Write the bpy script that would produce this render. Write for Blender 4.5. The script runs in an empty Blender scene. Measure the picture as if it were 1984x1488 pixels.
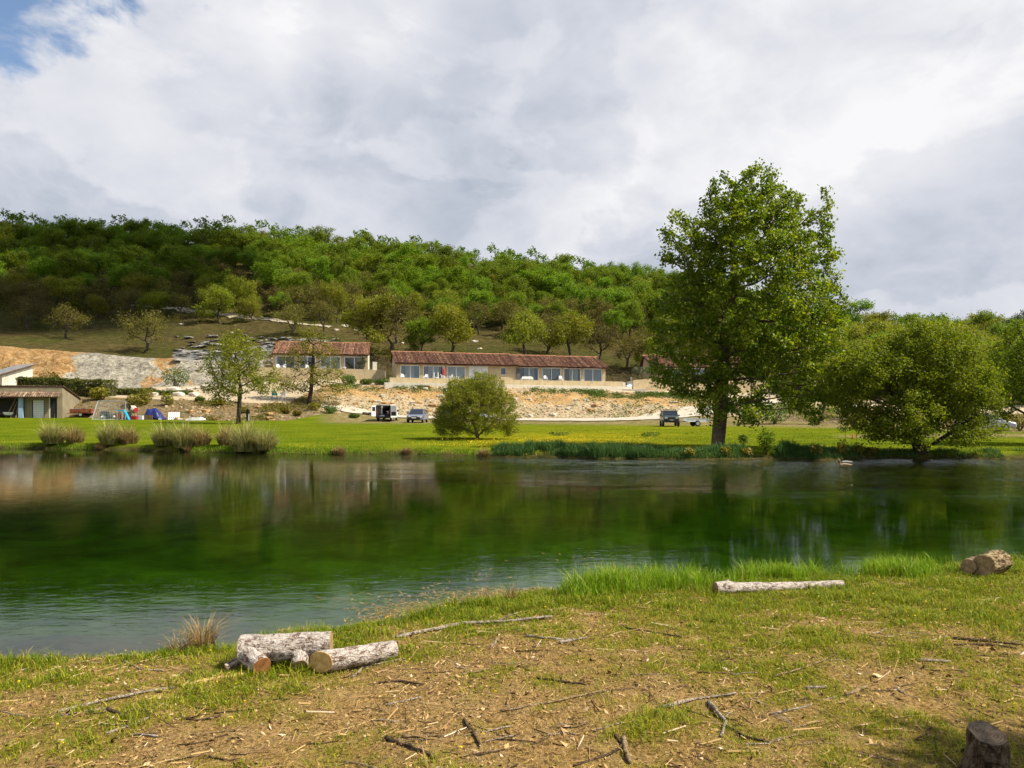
import bpy, math, random
import numpy as np
from mathutils import Vector, Matrix

# ------------------------------------------------------------------ camera, world, sun, exposure
scene = bpy.context.scene
COL = scene.collection
CZ, F, CX, HY = 2.1, 1500.0, 992.0, 790.0        # eye height above the water, focal length / centre / horizon in photo pixels

cam_data = bpy.data.cameras.new('camera')
cam = bpy.data.objects.new('camera', cam_data)
COL.objects.link(cam)
cam.location = (0, 0, CZ)
cam.rotation_euler = (math.radians(90), 0, 0)
cam_data.sensor_width = 36.0
cam_data.lens = 36.0 * F / 1984.0
cam_data.shift_y = (HY - 744.0) / 1984.0
cam_data.clip_start = 0.05
cam_data.clip_end = 6000
scene.camera = cam

SUN_AZ, SUN_EL = math.radians(101), math.radians(49)
world = bpy.data.worlds.new('World')
scene.world = world
world.use_nodes = True


def build_world():
    nt = world.node_tree
    nt.nodes.clear()
    N = nt.nodes.new
    L = nt.links.new

    def math_(op, a, b=None, c=None, clamp=False):
        n = N('ShaderNodeMath'); n.operation = op; n.use_clamp = clamp
        for i, v in enumerate((a, b, c)):
            if v is None: continue
            if isinstance(v, (int, float)): n.inputs[i].default_value = v
            else: L(v, n.inputs[i])
        return n.outputs[0]

    sky = N('ShaderNodeTexSky'); sky.sky_type = 'NISHITA'; sky.sun_disc = False
    sky.sun_elevation = SUN_EL; sky.sun_rotation = SUN_AZ; sky.altitude = 150
    sky.air_density = 1.0; sky.dust_density = 0.6; sky.ozone_density = 1.5
    tc = N('ShaderNodeTexCoord'); d = tc.outputs['Generated']
    sep = N('ShaderNodeSeparateXYZ'); L(d, sep.inputs[0])
    zc = math_('MAXIMUM', sep.outputs[2], 0.0)
    comb = N('ShaderNodeCombineXYZ'); L(sep.outputs[0], comb.inputs[0]); L(math_('MULTIPLY', sep.outputs[1], 0.6), comb.inputs[1]); L(math_('MULTIPLY', zc, 1.55), comb.inputs[2])

    def noise(scale, detail, rough, dist, off):
        m = N('ShaderNodeMapping'); m.inputs['Location'].default_value = off
        L(comb.outputs[0], m.inputs[0])
        n = N('ShaderNodeTexNoise'); n.inputs['Scale'].default_value = scale; n.inputs['Detail'].default_value = detail
        n.inputs['Roughness'].default_value = rough; n.inputs['Distortion'].default_value = dist
        L(m.outputs[0], n.inputs['Vector']); return n.outputs['Fac']

    def blob(px, py, k):                      # smooth bump around one direction of the sky
        v_ = Vector(((px - CX) / F, 1.0, (HY - py) / F)).normalized()
        n = N('ShaderNodeVectorMath'); n.operation = 'DOT_PRODUCT'; L(d, n.inputs[0]); n.inputs[1].default_value = v_
        e = math_('MULTIPLY', math_('SUBTRACT', n.outputs['Value'], 1.0), k)
        return math_('EXPONENT', e)

    big = noise(2.6, 2, 0.5, 0.2, (3.1, 7.4, 0.0))
    mid = noise(5.2, 4, 0.5, 0.35, (1.3, 2.2, 4.0))
    puff = noise(8.5, 6, 0.56, 0.25, (9.3, 5.2, 1.0))
    puff = math_('ABSOLUTE', math_('SUBTRACT', math_('MULTIPLY', puff, 2.0), 1.0))          # billows with crisp creases
    soft = noise(3.3, 1, 0.4, 0.0, (5.0, 1.0, 2.0))
    b = math_('ADD', math_('MULTIPLY', big, 0.95), math_('MULTIPLY', mid, 0.95))
    b = math_('SUBTRACT', b, math_('MULTIPLY', puff, math_('MULTIPLY', math_('SUBTRACT', soft, 0.20), 1.5)))
    b = math_('SUBTRACT', b, 0.38)
    cum = noise(4.2, 7, 0.55, 0.3, (7.7, 0.6, 3.0))
    cmr = N('ShaderNodeMapRange'); cmr.interpolation_type = 'SMOOTHSTEP'; L(cum, cmr.inputs[0]); cmr.inputs[1].default_value = 0.485; cmr.inputs[2].default_value = 0.545
    b = math_('ADD', b, math_('MULTIPLY', math_('SUBTRACT', cmr.outputs[0], 0.5), math_('MULTIPLY', soft, 0.34)))
    for px, py, k, a in ((900, 300, 70, -0.24), (160, 330, 60, -0.12), (700, 380, 130, -0.10), (1750, 470, 200, -0.04), (1850, 480, 60, 0.05),
                         (1830, 240, 160, 0.30), (1560, 330, 260, 0.2), (700, 60, 70, 0.16), (330, 130, 90, 0.10), (1380, 120, 60, 0.06),
                         (1850, 30, 80, 0.06), (1100, 470, 160, 0.13)):
        b = math_('ADD', b, math_('MULTIPLY', blob(px, py, k), a))
    ramp = N('ShaderNodeValToRGB'); L(b, ramp.inputs[0])
    cr = ramp.color_ramp
    pts = [(0.06, (0.43, 0.485, 0.58)), (0.28, (0.55, 0.595, 0.68)), (0.50, (0.69, 0.715, 0.785)), (0.74, (0.81, 0.82, 0.865)), (1.0, (0.95, 0.95, 0.965))]
    while len(cr.elements) < len(pts): cr.elements.new(0.5)
    for e, (p, c) in zip(cr.elements, pts):
        e.position = p; e.color = (*c, 1)
    cloud = N('ShaderNodeVectorMath'); cloud.operation = 'SCALE'; L(ramp.outputs[0], cloud.inputs[0]); cloud.inputs['Scale'].default_value = 6.2
    # gaps between the clouds open up overhead, where one looks straight up through them
    gapn = noise(6.5, 6, 0.56, 0.3, (0.4, 3.7, 8.0))
    gap = math_('ADD', gapn, math_('MULTIPLY', math_('SUBTRACT', zc, 0.52), 0.62))
    gap = math_('ADD', gap, math_('MULTIPLY', blob(10, 5, 230), 0.37))
    gap = math_('ADD', gap, math_('MULTIPLY', blob(165, 72, 1800), 0.20))
    gap = math_('SUBTRACT', gap, math_('MULTIPLY', blob(150, 10, 900), 0.12))
    gap = math_('SUBTRACT', gap, math_('MULTIPLY', blob(1500, 60, 25), 0.22))
    mr = N('ShaderNodeMapRange'); mr.interpolation_type = 'SMOOTHSTEP'; L(gap, mr.inputs[0])
    mr.inputs[1].default_value = 0.575; mr.inputs[2].default_value = 0.70
    mix = N('ShaderNodeMix'); mix.data_type = 'RGBA'
    L(mr.outputs[0], mix.inputs[0]); L(cloud.outputs[0], mix.inputs[6]); L(sky.outputs[0], mix.inputs[7])
    bg = N('ShaderNodeBackground'); bg.inputs['Strength'].default_value = 0.1
    L(mix.outputs[2], bg.inputs[0])
    out = N('ShaderNodeOutputWorld'); L(bg.outputs[0], out.inputs[0])
    world.cycles.sampling_method = 'MANUAL'
    world.cycles.sample_map_resolution = 512


build_world()
sun_data = bpy.data.lights.new('sun', 'SUN')
sun_data.energy = 5.0
sun_data.angle = math.radians(0.6)
sun_data.color = (1.0, 0.915, 0.74)
sun = bpy.data.objects.new('sun', sun_data)
COL.objects.link(sun)
SUN_DIR = Vector((math.sin(SUN_AZ) * math.cos(SUN_EL), math.cos(SUN_AZ) * math.cos(SUN_EL), math.sin(SUN_EL)))
sun.rotation_euler = SUN_DIR.to_track_quat('Z', 'Y').to_euler()
sun.location = SUN_DIR * 60
vs = scene.view_settings
vs.view_transform = 'Standard'; vs.look = 'None'; vs.gamma = 1.0; vs.use_curve_mapping = False
vs.exposure = 0.68
cyc = scene.cycles
cyc.use_denoising = True; cyc.use_light_tree = False; cyc.adaptive_threshold = 0.02
cyc.max_bounces = 8; cyc.diffuse_bounces = 3; cyc.glossy_bounces = 3; cyc.transmission_bounces = 4; cyc.transparent_max_bounces = 16
cyc.caustics_reflective = False; cyc.caustics_refractive = False
cyc.sample_clamp_indirect = 4.0

# ------------------------------------------------------------------ small helpers
RNG = np.random.default_rng(7)
random.seed(7)


def tag(o, label=None, cat=None, group=None, kind=None):
    if label: o['label'] = label
    if cat: o['category'] = cat
    if group: o['group'] = group
    if kind: o['kind'] = kind
    return o


def link(o, parent=None):
    COL.objects.link(o)
    if parent is not None: o.parent = parent
    return o


def empty(name, loc=(0, 0, 0), rz=0.0):
    o = bpy.data.objects.new(name, None)
    o.location = loc; o.rotation_euler = (0, 0, rz); o.empty_display_size = 0.2
    return link(o)


def np_mesh(name, verts, polys, mat=None, smooth=False, attrs=None):
    """polys: list of int arrays (M,k); attrs: {name: per-face float array} given in the order of polys."""
    me = bpy.data.meshes.new(name)
    verts = np.ascontiguousarray(verts, dtype=np.float32)
    me.vertices.add(len(verts)); me.vertices.foreach_set('co', verts.ravel())
    polys = [np.asarray(p, dtype=np.int32) for p in polys if len(p)]
    loops = np.concatenate([p.ravel() for p in polys])
    sizes = np.concatenate([np.full(len(p), p.shape[1], np.int32) for p in polys])
    starts = np.concatenate([[0], np.cumsum(sizes)[:-1]]).astype(np.int32)
    me.loops.add(len(loops)); me.loops.foreach_set('vertex_index', loops)
    me.polygons.add(len(sizes)); me.polygons.foreach_set('loop_start', starts); me.polygons.foreach_set('loop_total', sizes)
    me.polygons.foreach_set('use_smooth', np.full(len(sizes), smooth, dtype=bool))
    for k, a in (attrs or {}).items():
        dom = 'FACE' if len(a) == len(sizes) else 'POINT'
        at = me.attributes.new(k, 'FLOAT', dom); at.data.foreach_set('value', np.asarray(a, np.float32))
    me.update(calc_edges=True)
    if mat: me.materials.append(mat)
    return me


def mesh_obj(name, me, parent=None):
    return link(bpy.data.objects.new(name, me), parent)


class MB:
    """collects boxes, tubes, prisms ... for ONE mesh"""
    def __init__(s): s.v = []; s.f = []

    def add(s, vs_, fs):
        o = len(s.v); s.v += [tuple(map(float, p)) for p in vs_]; s.f += [tuple(i + o for i in f) for f in fs]; return s

    def box(s, c, size, rz=0.0, tilt=None):
        x, y, z = (k / 2 for k in size)
        pts = [Vector((a * x, b * y, c_ * z)) for c_ in (-1, 1) for b in (-1, 1) for a in (-1, 1)]
        M = Matrix.Rotation(rz, 3, 'Z')
        if tilt is not None: M = M @ tilt
        s.add([M @ p + Vector(c) for p in pts], [(0, 2, 3, 1), (4, 5, 7, 6), (0, 1, 5, 4), (2, 6, 7, 3), (1, 3, 7, 5), (0, 4, 6, 2)])
        return s

    def box2(s, a, b):
        return s.box([(i + j) / 2 for i, j in zip(a, b)], [abs(j - i) for i, j in zip(a, b)])

    def tube(s, pts, rad, k=8, cap=True):
        pts = [Vector(p) for p in pts]
        rad = rad if hasattr(rad, '__len__') else [rad] * len(pts)
        rings = []
        prev = None
        for i, p in enumerate(pts):
            d = (pts[min(i + 1, len(pts) - 1)] - pts[max(i - 1, 0)]).normalized()
            if prev is None:
                ref = Vector((0, 0, 1)) if abs(d.z) < 0.9 else Vector((1, 0, 0))
                u = d.cross(ref).normalized()
            else:
                u = (prev - d * prev.dot(d)).normalized()
            prev = u; w = d.cross(u)
            rings.append([p + (u * math.cos(2 * math.pi * j / k) + w * math.sin(2 * math.pi * j / k)) * rad[i] for j in range(k)])
        return s.loft(rings, cap)

    def loft(s, rings, cap=True):
        k = len(rings[0]); vs_ = [p for r in rings for p in r]; fs = []
        for i in range(len(rings) - 1):
            for j in range(k):
                a, b = i * k + j, i * k + (j + 1) % k
                fs.append((a, b, b + k, a + k))
        if cap:
            fs.append(tuple(range(k))[::-1]); fs.append(tuple((len(rings) - 1) * k + j for j in range(k)))
        return s.add(vs_, fs)

    def prism(s, poly, axis, a, b):
        """poly: 2-d outline; extruded along axis ('x','y','z') from a to b"""
        def P(p, t):
            return {'x': (t, p[0], p[1]), 'y': (p[0], t, p[1]), 'z': (p[0], p[1], t)}[axis]
        n = len(poly)
        return s.add([P(p, a) for p in poly] + [P(p, b) for p in poly],
                     [tuple(range(n))[::-1], tuple(range(n, 2 * n))] + [(i, (i + 1) % n, n + (i + 1) % n, n + i) for i in range(n)])

    def quad(s, a, b, c, d): return s.add([a, b, c, d], [(0, 1, 2, 3)])

    def mesh(s, name, mat, smooth=False, bevel=0.0):
        me = bpy.data.meshes.new(name); me.from_pydata(s.v, [], s.f)
        if smooth: me.polygons.foreach_set('use_smooth', [True] * len(me.polygons))
        me.materials.append(mat); me.update()
        import bmesh
        bm = bmesh.new(); bm.from_mesh(me); bmesh.ops.recalc_face_normals(bm, faces=bm.faces)
        if bevel: bmesh.ops.bevel(bm, geom=list(bm.edges), offset=bevel, segments=2, affect='EDGES', profile=0.6)
        bm.to_mesh(me); bm.free()
        return me

    def build(s, name, mat, parent=None, smooth=False, bevel=0.0):
        return mesh_obj(name, s.mesh(name, mat, smooth, bevel), parent)


# -------- value noise (numpy)
_PERM = np.random.default_rng(11).random((256, 256)).astype(np.float64)


def vnoise(x, y):
    xi = np.floor(x).astype(int); yi = np.floor(y).astype(int)
    fx = x - xi; fy = y - yi
    fx = fx * fx * (3 - 2 * fx); fy = fy * fy * (3 - 2 * fy)
    a = _PERM[xi & 255, yi & 255]; b = _PERM[(xi + 1) & 255, yi & 255]
    c = _PERM[xi & 255, (yi + 1) & 255]; d = _PERM[(xi + 1) & 255, (yi + 1) & 255]
    return (a * (1 - fx) + b * fx) * (1 - fy) + (c * (1 - fx) + d * fx) * fy


def fbm(x, y, oct_=4, s=1.0, ox=0.0, oy=0.0):
    x = np.asarray(x, float) * s + ox; y = np.asarray(y, float) * s + oy
    t = 0; a = 0.5; n = 0
    for _ in range(oct_):
        t = t + a * vnoise(x, y); n += a; a *= 0.5; x = x * 2.03 + 17.1; y = y * 2.03 + 5.7
    return t / n


def smooth01(t):
    t = np.clip(t, 0, 1); return t * t * (3 - 2 * t)


# ------------------------------------------------------------------ materials
MATS = {}


class NB:
    def __init__(s, name):
        s.m = bpy.data.materials.new(name); s.m.use_nodes = True
        s.t = s.m.node_tree; s.t.nodes.clear(); s.out = s.n('ShaderNodeOutputMaterial')

    def n(s, k, **kw):
        x = s.t.nodes.new(k)
        for a, b in kw.items(): setattr(x, a, b)
        return x

    def l(s, a, b): s.t.links.new(a, b)

    def setin(s, node, i, v):
        if v is None: return
        if hasattr(v, 'links'): s.l(v, node.inputs[i])
        else: node.inputs[i].default_value = v

    def math(s, op, a, b=None, c=None, clamp=False):
        x = s.n('ShaderNodeMath', operation=op, use_clamp=clamp)
        for i, v in enumerate((a, b, c)): s.setin(x, i, v)
        return x.outputs[0]

    def coord(s, kind='Object'): return s.n('ShaderNodeTexCoord').outputs[kind]
    def pos(s): return s.n('ShaderNodeNewGeometry').outputs['Position']

    def map(s, vec, scale=(1, 1, 1), rot=(0, 0, 0)):
        x = s.n('ShaderNodeMapping'); x.inputs['Scale'].default_value = scale; x.inputs['Rotation'].default_value = rot
        s.l(vec, x.inputs[0]); return x.outputs[0]

    def noise(s, vec, scale, detail=4, rough=0.55, dist=0.0):
        x = s.n('ShaderNodeTexNoise'); s.l(vec, x.inputs['Vector'])
        x.inputs['Scale'].default_value = scale; x.inputs['Detail'].default_value = detail
        x.inputs['Roughness'].default_value = rough; x.inputs['Distortion'].default_value = dist
        return x.outputs['Fac']

    def voro(s, vec, scale, out='Distance'):
        x = s.n('ShaderNodeTexVoronoi'); s.l(vec, x.inputs['Vector']); x.inputs['Scale'].default_value = scale
        return x.outputs[out]

    def ramp(s, fac, pts):
        x = s.n('ShaderNodeValToRGB'); s.l(fac, x.inputs[0]); e = x.color_ramp.elements
        while len(e) < len(pts): e.new(0.5)
        for q, (p, c) in zip(e, pts):
            q.position = p; q.color = (*c, 1) if hasattr(c, '__len__') else (c, c, c, 1)
        return x.outputs[0]

    def mix(s, fac, a, b, blend='MIX'):
        x = s.n('ShaderNodeMix', data_type='RGBA', blend_type=blend)
        s.setin(x, 0, fac)
        for i, v in ((6, a), (7, b)):
            if isinstance(v, tuple): x.inputs[i].default_value = (*v, 1)
            else: s.l(v, x.inputs[i])
        return x.outputs[2]

    def attr(s, name): return s.n('ShaderNodeAttribute', attribute_name=name).outputs['Fac']
    def orand(s): return s.n('ShaderNodeObjectInfo').outputs['Random']

    def bump(s, h, strength=0.5, dist=0.05):
        x = s.n('ShaderNodeBump'); x.inputs['Strength'].default_value = strength; x.inputs['Distance'].default_value = dist
        s.l(h, x.inputs['Height']); return x.outputs[0]

    def bsdf(s, color, rough=0.8, spec=0.3, metal=0.0, normal=None, **kw):
        x = s.n('ShaderNodeBsdfPrincipled')
        if isinstance(color, tuple): x.inputs['Base Color'].default_value = (*color, 1)
        else: s.l(color, x.inputs['Base Color'])
        s.setin(x, 'Roughness', rough); x.inputs['Specular IOR Level'].default_value = spec; x.inputs['Metallic'].default_value = metal
        if normal is not None: s.l(normal, x.inputs['Normal'])
        for k, v in kw.items(): s.setin(x, k, v)
        return x.outputs[0]

    def done(s, sh):
        s.l(sh, s.out.inputs['Surface']); MATS[s.m.name] = s.m; return s.m


def simple(name, col, rough=0.6, spec=0.3, metal=0.0, var=0.15, scale=6.0, bump=0.0, **kw):
    """plain surface with a little wear: two-scale noise on the colour, optional fine relief"""
    b = NB(name); p = b.coord()
    f = b.noise(p, scale, 6, 0.6)
    c2 = tuple(max(0, k * (1 - var)) for k in col); c3 = tuple(min(1, k * (1 + var)) for k in col)
    c = b.ramp(f, [(0.3, c2), (0.7, c3)])
    nrm = b.bump(b.noise(p, scale * 6, 4), bump, 0.02) if bump else None
    return b.done(b.bsdf(c, rough, spec, metal, nrm, **kw))


def leaf_mat(name, dark, mid, light, trans=0.35, tint_obj=0.25, rough=0.55, spec=0.25):
    b = NB(name)
    t = b.attr('tint')
    c = b.ramp(t, [(0.0, dark), (0.55, mid), (1.0, light)])
    hsv = b.n('ShaderNodeHueSaturation')
    r = b.orand()
    b.l(c, hsv.inputs['Color'])
    hsv.inputs['Saturation'].default_value = 1.0
    b.l(b.math('ADD', b.math('MULTIPLY', r, 0.035), 0.468), hsv.inputs['Hue'])
    b.l(b.math('ADD', b.math('MULTIPLY', r, tint_obj * 2), 1.0 - tint_obj), hsv.inputs['Value'])
    pr = b.bsdf(hsv.outputs[0], rough, spec)
    tr = b.n('ShaderNodeBsdfTranslucent')
    mixc = b.mix(1.0, hsv.outputs[0], (1.15, 1.25, 0.55), 'MULTIPLY')
    b.l(mixc, tr.inputs[0])
    mx = b.n('ShaderNodeMixShader'); mx.inputs[0].default_value = trans
    b.l(pr, mx.inputs[1]); b.l(tr.outputs[0], mx.inputs[2])
    return b.done(mx.outputs[0])
# ------------------------------------------------------------------ the lie of the land
def P(px, py, Y):
    """world point seen at photo pixel (px, py) at depth Y"""
    return Vector(((px - CX) / F * Y, Y, CZ + (HY - py) / F * Y))


_cols = [-900, 0, 250, 450, 560, 640, 800, 1000, 1200, 1400, 1600, 1984, 2900]
_shore = [868, 868, 873, 877, 879, 880, 880, 885, 888, 890, 890, 889, 889]
# (Y, photo row) of each knot, column by column: lawn back, slope foot, slope top, terrace back, cut top, open slope, tree line, ridge
_k = {
    -900: [(80, 810), (86, 806), (96, 765), (110, 748), (122, 668), (140, 645), (165, 590), (225, 455)],
    0:    [(80, 810), (86, 806), (96, 762), (110, 746), (121, 669), (140, 645), (165, 590), (225, 460)],
    250:  [(80, 813), (82, 812), (89, 772), (111, 752), (122, 690), (140, 655), (165, 603), (225, 472)],
    450:  [(80, 816), (82, 815), (90, 779), (112, 744), (121, 700), (140, 652), (165, 605), (225, 474)],
    560:  [(82, 816), (84, 815), (93, 781), (118, 728), (126, 676), (140, 645), (163, 606), (225, 483)],
    640:  [(84, 816), (92, 799), (109, 745), (119, 720), (126, 674), (140, 650), (161, 612), (225, 495)],
    800:  [(88, 817), (97, 805), (108, 749), (121, 742), (125, 700), (142, 664), (160, 628), (225, 513)],
    1000: [(88, 818), (97, 809), (110, 752), (124, 744), (128, 704), (144, 672), (160, 640), (225, 533)],
    1200: [(88, 820), (98, 810), (112, 759), (127, 750), (131, 716), (147, 684), (162, 652), (225, 556)],
    1400: [(88, 822), (100, 805), (112, 769), (127, 752), (131, 725), (148, 694), (168, 664), (230, 588)],
    1600: [(75, 826), (85, 822), (100, 792), (120, 772), (130, 750), (150, 720), (175, 694), (240, 650)],
    1984: [(62, 838), (75, 829), (92, 802), (115, 786), (130, 768), (150, 742), (180, 710), (260, 664)],
    2900: [(62, 838), (75, 829), (92, 802), (115, 786), (130, 768), (150, 742), (180, 710), (260, 664)],
}
_KY, _KZ = [], []
for c_, s_ in zip(_cols, _shore):
    ys = CZ * F / (s_ - HY)
    ky = [ys - 2.5, ys, ys + 0.55, 50.0]; kz = [-0.9, 0.0, 0.27, 0.42]
    for Y_, r_ in _k[c_]:
        ky.append(Y_); kz.append(CZ + (HY - r_) / F * Y_)
    ky.append(420.0); kz.append(kz[-1] - 25)
    _KY.append(ky); _KZ.append(kz)
_KY = np.array(_KY).T; _KZ = np.array(_KZ).T          # (knots, columns)
NK = len(_KY)


def knots(px):
    px = np.asarray(px, float)
    Yk = np.array([np.interp(px, _cols, r) for r in _KY]); Zk = np.array([np.interp(px, _cols, r) for r in _KZ])
    w = (fbm(px * 0.013, px * 0 + 3.3, 3) - 0.5) * 1.6
    Yk[0] += w; Yk[1] += w; Yk[2] += w
    return Yk, Zk


_amp = [0, 0.0, 0.05, 0.06, 0.06, 0.12, 0.25, 0.10, 0.5, 0.8, 1.0, 1.0, 1.0]
_mid = [0, 0, 0, 0, 0, 1.1, 0.0, 2.6, 0.3, 0, 0, 0]


def far_z(X, Y):
    X = np.asarray(X, float); Y = np.asarray(Y, float)
    px = CX + F * X / Y
    Yk, Zk = knots(px)
    z = Zk[0].copy(); amp = np.zeros_like(z)
    n1 = fbm(X, Y, 5, 0.32) - 0.5; n2 = fbm(X, Y, 4, 0.07, 31, 7) - 0.5
    for k in range(NK - 1):
        m = (Y >= Yk[k]) if k < NK - 2 else (Y >= Yk[k])
        t = np.clip((Y - Yk[k]) / (Yk[k + 1] - Yk[k]), 0, 1)
        if k not in (0, 1, 4, 5, 6): ts = t
        else: ts = t
        zz = Zk[k] + (Zk[k + 1] - Zk[k]) * ts
        aa = _amp[k] + (_amp[k + 1] - _amp[k]) * t + _mid[k] * np.sin(np.pi * t)
        z = np.where(m, zz, z); amp = np.where(m, aa, amp)
    rug = np.where((Y > Yk[7]) & (Y < Yk[8]), np.sin(np.pi * np.clip((Y - Yk[7]) / (Yk[8] - Yk[7]), 0, 1)), 0)
    return z + amp * (n1 + 0.9 * n2) + rug * (fbm(X, Y * .6, 4, 1.0, 12, 3) - .5) * 1.7


def far_hit(px, py, y0=30.0, y1=330.0):
    Ys = np.arange(y0, y1, 0.2)
    z = far_z((px - CX) / F * Ys, Ys)
    rows = HY - (z - CZ) * F / Ys
    ok = np.nonzero(rows <= py)[0]
    i = ok[0] if len(ok) else len(Ys) - 1
    Y = Ys[i]
    return Vector(((px - CX) / F * Y, Y, float(z[i])))


def far_at(px, Y):
    X = (px - CX) / F * Y
    return Vector((X, Y, float(far_z(np.array([X]), np.array([Y]))[0])))


# near bank: shoreline as a curve Y(X)
_rx = np.array([-60, -30, -12, -4.25, -2.9, -2.3, -1.62, -1.2, -0.55, 0.05, 0.65, 1.4, 2.5, 4.2, 7.0, 14, 30, 60.0])
_ry = np.array([3.0, 4.6, 5.9, 6.45, 6.55, 6.85, 7.15, 7.65, 8.3, 8.7, 8.9, 9.1, 9.3, 9.65, 10.6, 12.6, 15, 18.0])
_nx = np.linspace(-60, 60, 1201); _ny = np.interp(_nx, _rx, _ry)
for _ in range(40): _ny[1:-1] = (_ny[:-2] + 2 * _ny[1:-1] + _ny[2:]) / 4


def near_s(X, Y):
    X = np.asarray(X, float); Y = np.asarray(Y, float)
    ys = np.interp(X, _nx, _ny); sl = (np.interp(X + 0.3, _nx, _ny) - np.interp(X - 0.3, _nx, _ny)) / 0.6
    sl = np.where(Y > ys, 0.45, sl)
    return (ys - Y) / np.sqrt(1 + sl * sl) + (fbm(X, Y, 3, 1.7) - 0.5) * 0.28


def near_z(X, Y):
    s = near_s(X, Y)
    land = 0.06 * smooth01(s / 0.45) + 0.40 * (1 - np.exp(-np.clip(s, 0, None) / 5.5))
    land = land + (fbm(X, Y, 4, 2.3, 5, 9) - 0.5) * 0.09 * smooth01(s / 0.5) + (fbm(X, Y, 3, 9.0, 2, 4) - 0.5) * 0.03 * smooth01(s / 0.5)
    d = -s
    bed = -1.75 * (1 - np.exp(-np.clip(d, 0, None) / 5.5)) - 0.02 + (fbm(X, Y, 3, 0.8) - 0.5) * 0.3 * smooth01(d / 2)
    return np.where(s > 0, land, bed)


def near_hit(px, py):
    Ys = np.arange(1.6, 16, 0.01)
    X = (px - CX) / F * Ys; z = near_z(X, Ys)
    rows = HY - (z - CZ) * F / Ys
    i = np.nonzero(rows <= py)[0]; i = i[0] if len(i) else len(Ys) - 1
    return Vector((X[i], Ys[i], float(z[i])))


def nz(x, y): return float(near_z(np.array([x]), np.array([y]))[0])


# ------------------------------------------------------------------ ground materials
def ground_lawn():
    b = NB('mown_grass'); p = b.pos()
    f = b.noise(p, 0.35, 6, 0.6); g = b.noise(b.map(p, (0.16, 0.75, 1)), 1.6, 5, 0.65); h = b.noise(p, 22, 3)
    c = b.ramp(f, [(0.32, (0.045, 0.085, 0.004)), (0.5, (0.095, 0.14, 0.006)), (0.68, (0.165, 0.185, 0.012))])
    c = b.mix(0.5, c, b.ramp(g, [(0.36, (0.05, 0.09, 0.005)), (0.66, (0.19, 0.20, 0.014))]))
    c = b.mix(b.math('MULTIPLY', b.attr('yellow'), b.ramp(b.noise(p, 2.5, 4, 0.7), [(0.42, 0.0), (0.6, 1.0)])), c, (0.34, 0.26, 0.012))
    c = b.mix(b.attr('dry'), c, b.ramp(b.noise(p, 1.4, 6, 0.7), [(0.35, (0.10, 0.10, 0.03)), (0.55, (0.24, 0.18, 0.09)), (0.7, (0.36, 0.30, 0.19))]))
    c = b.mix(b.attr('bank'), c, b.ramp(b.noise(p, 3, 5), [(0.35, (0.03, 0.035, 0.012)), (0.65, (0.10, 0.08, 0.03))]))
    hh = b.math('ADD', h, g)
    return b.done(b.bsdf(c, 1.0, 0.0, normal=b.bump(hh, 0.8, 0.08)))


def ground_embankment():
    b = NB('clay_embankment'); p = b.pos()
    f = b.noise(p, 0.5, 7, 0.65, 0.4); g = b.noise(p, 3.2, 6, 0.7); h = b.attr('up')
    ochre = b.ramp(b.math('ADD', b.math('MULTIPLY', f, 0.6), b.math('MULTIPLY', g, 0.4)),
                   [(0.32, (0.23, 0.125, 0.045)), (0.5, (0.40, 0.25, 0.10)), (0.68, (0.5, 0.36, 0.19))])
    pale = b.ramp(g, [(0.3, (0.17, 0.125, 0.07)), (0.48, (0.38, 0.29, 0.17)), (0.68, (0.55, 0.47, 0.34))])
    litter = b.ramp(g, [(0.3, (0.045, 0.035, 0.018)), (0.5, (0.16, 0.115, 0.055)), (0.72, (0.30, 0.22, 0.12))])
    k = b.math('ADD', h, b.math('MULTIPLY', b.math('SUBTRACT', f, 0.5), 0.9))
    c = b.mix(b.ramp(k, [(0.42, 0.0), (0.52, 1.0)]), pale, ochre)
    c = b.mix(b.ramp(k, [(0.84, 0.0), (0.95, 1.0)]), c, pale)
    c = b.mix(b.attr('litter'), c, litter)
    grn = b.ramp(b.noise(p, 0.8, 6, 0.7), [(0.55, 0.0), (0.66, 0.75)])
    c = b.mix(b.math('MULTIPLY', grn, b.attr('litter')), c, (0.06, 0.075, 0.015))
    rub = b.voro(p, 2.3)
    return b.done(b.bsdf(c, 0.95, 0.1, normal=b.bump(b.math('ADD', g, b.math('MULTIPLY', rub, 0.7)), 1.0, 0.25)))


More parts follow.
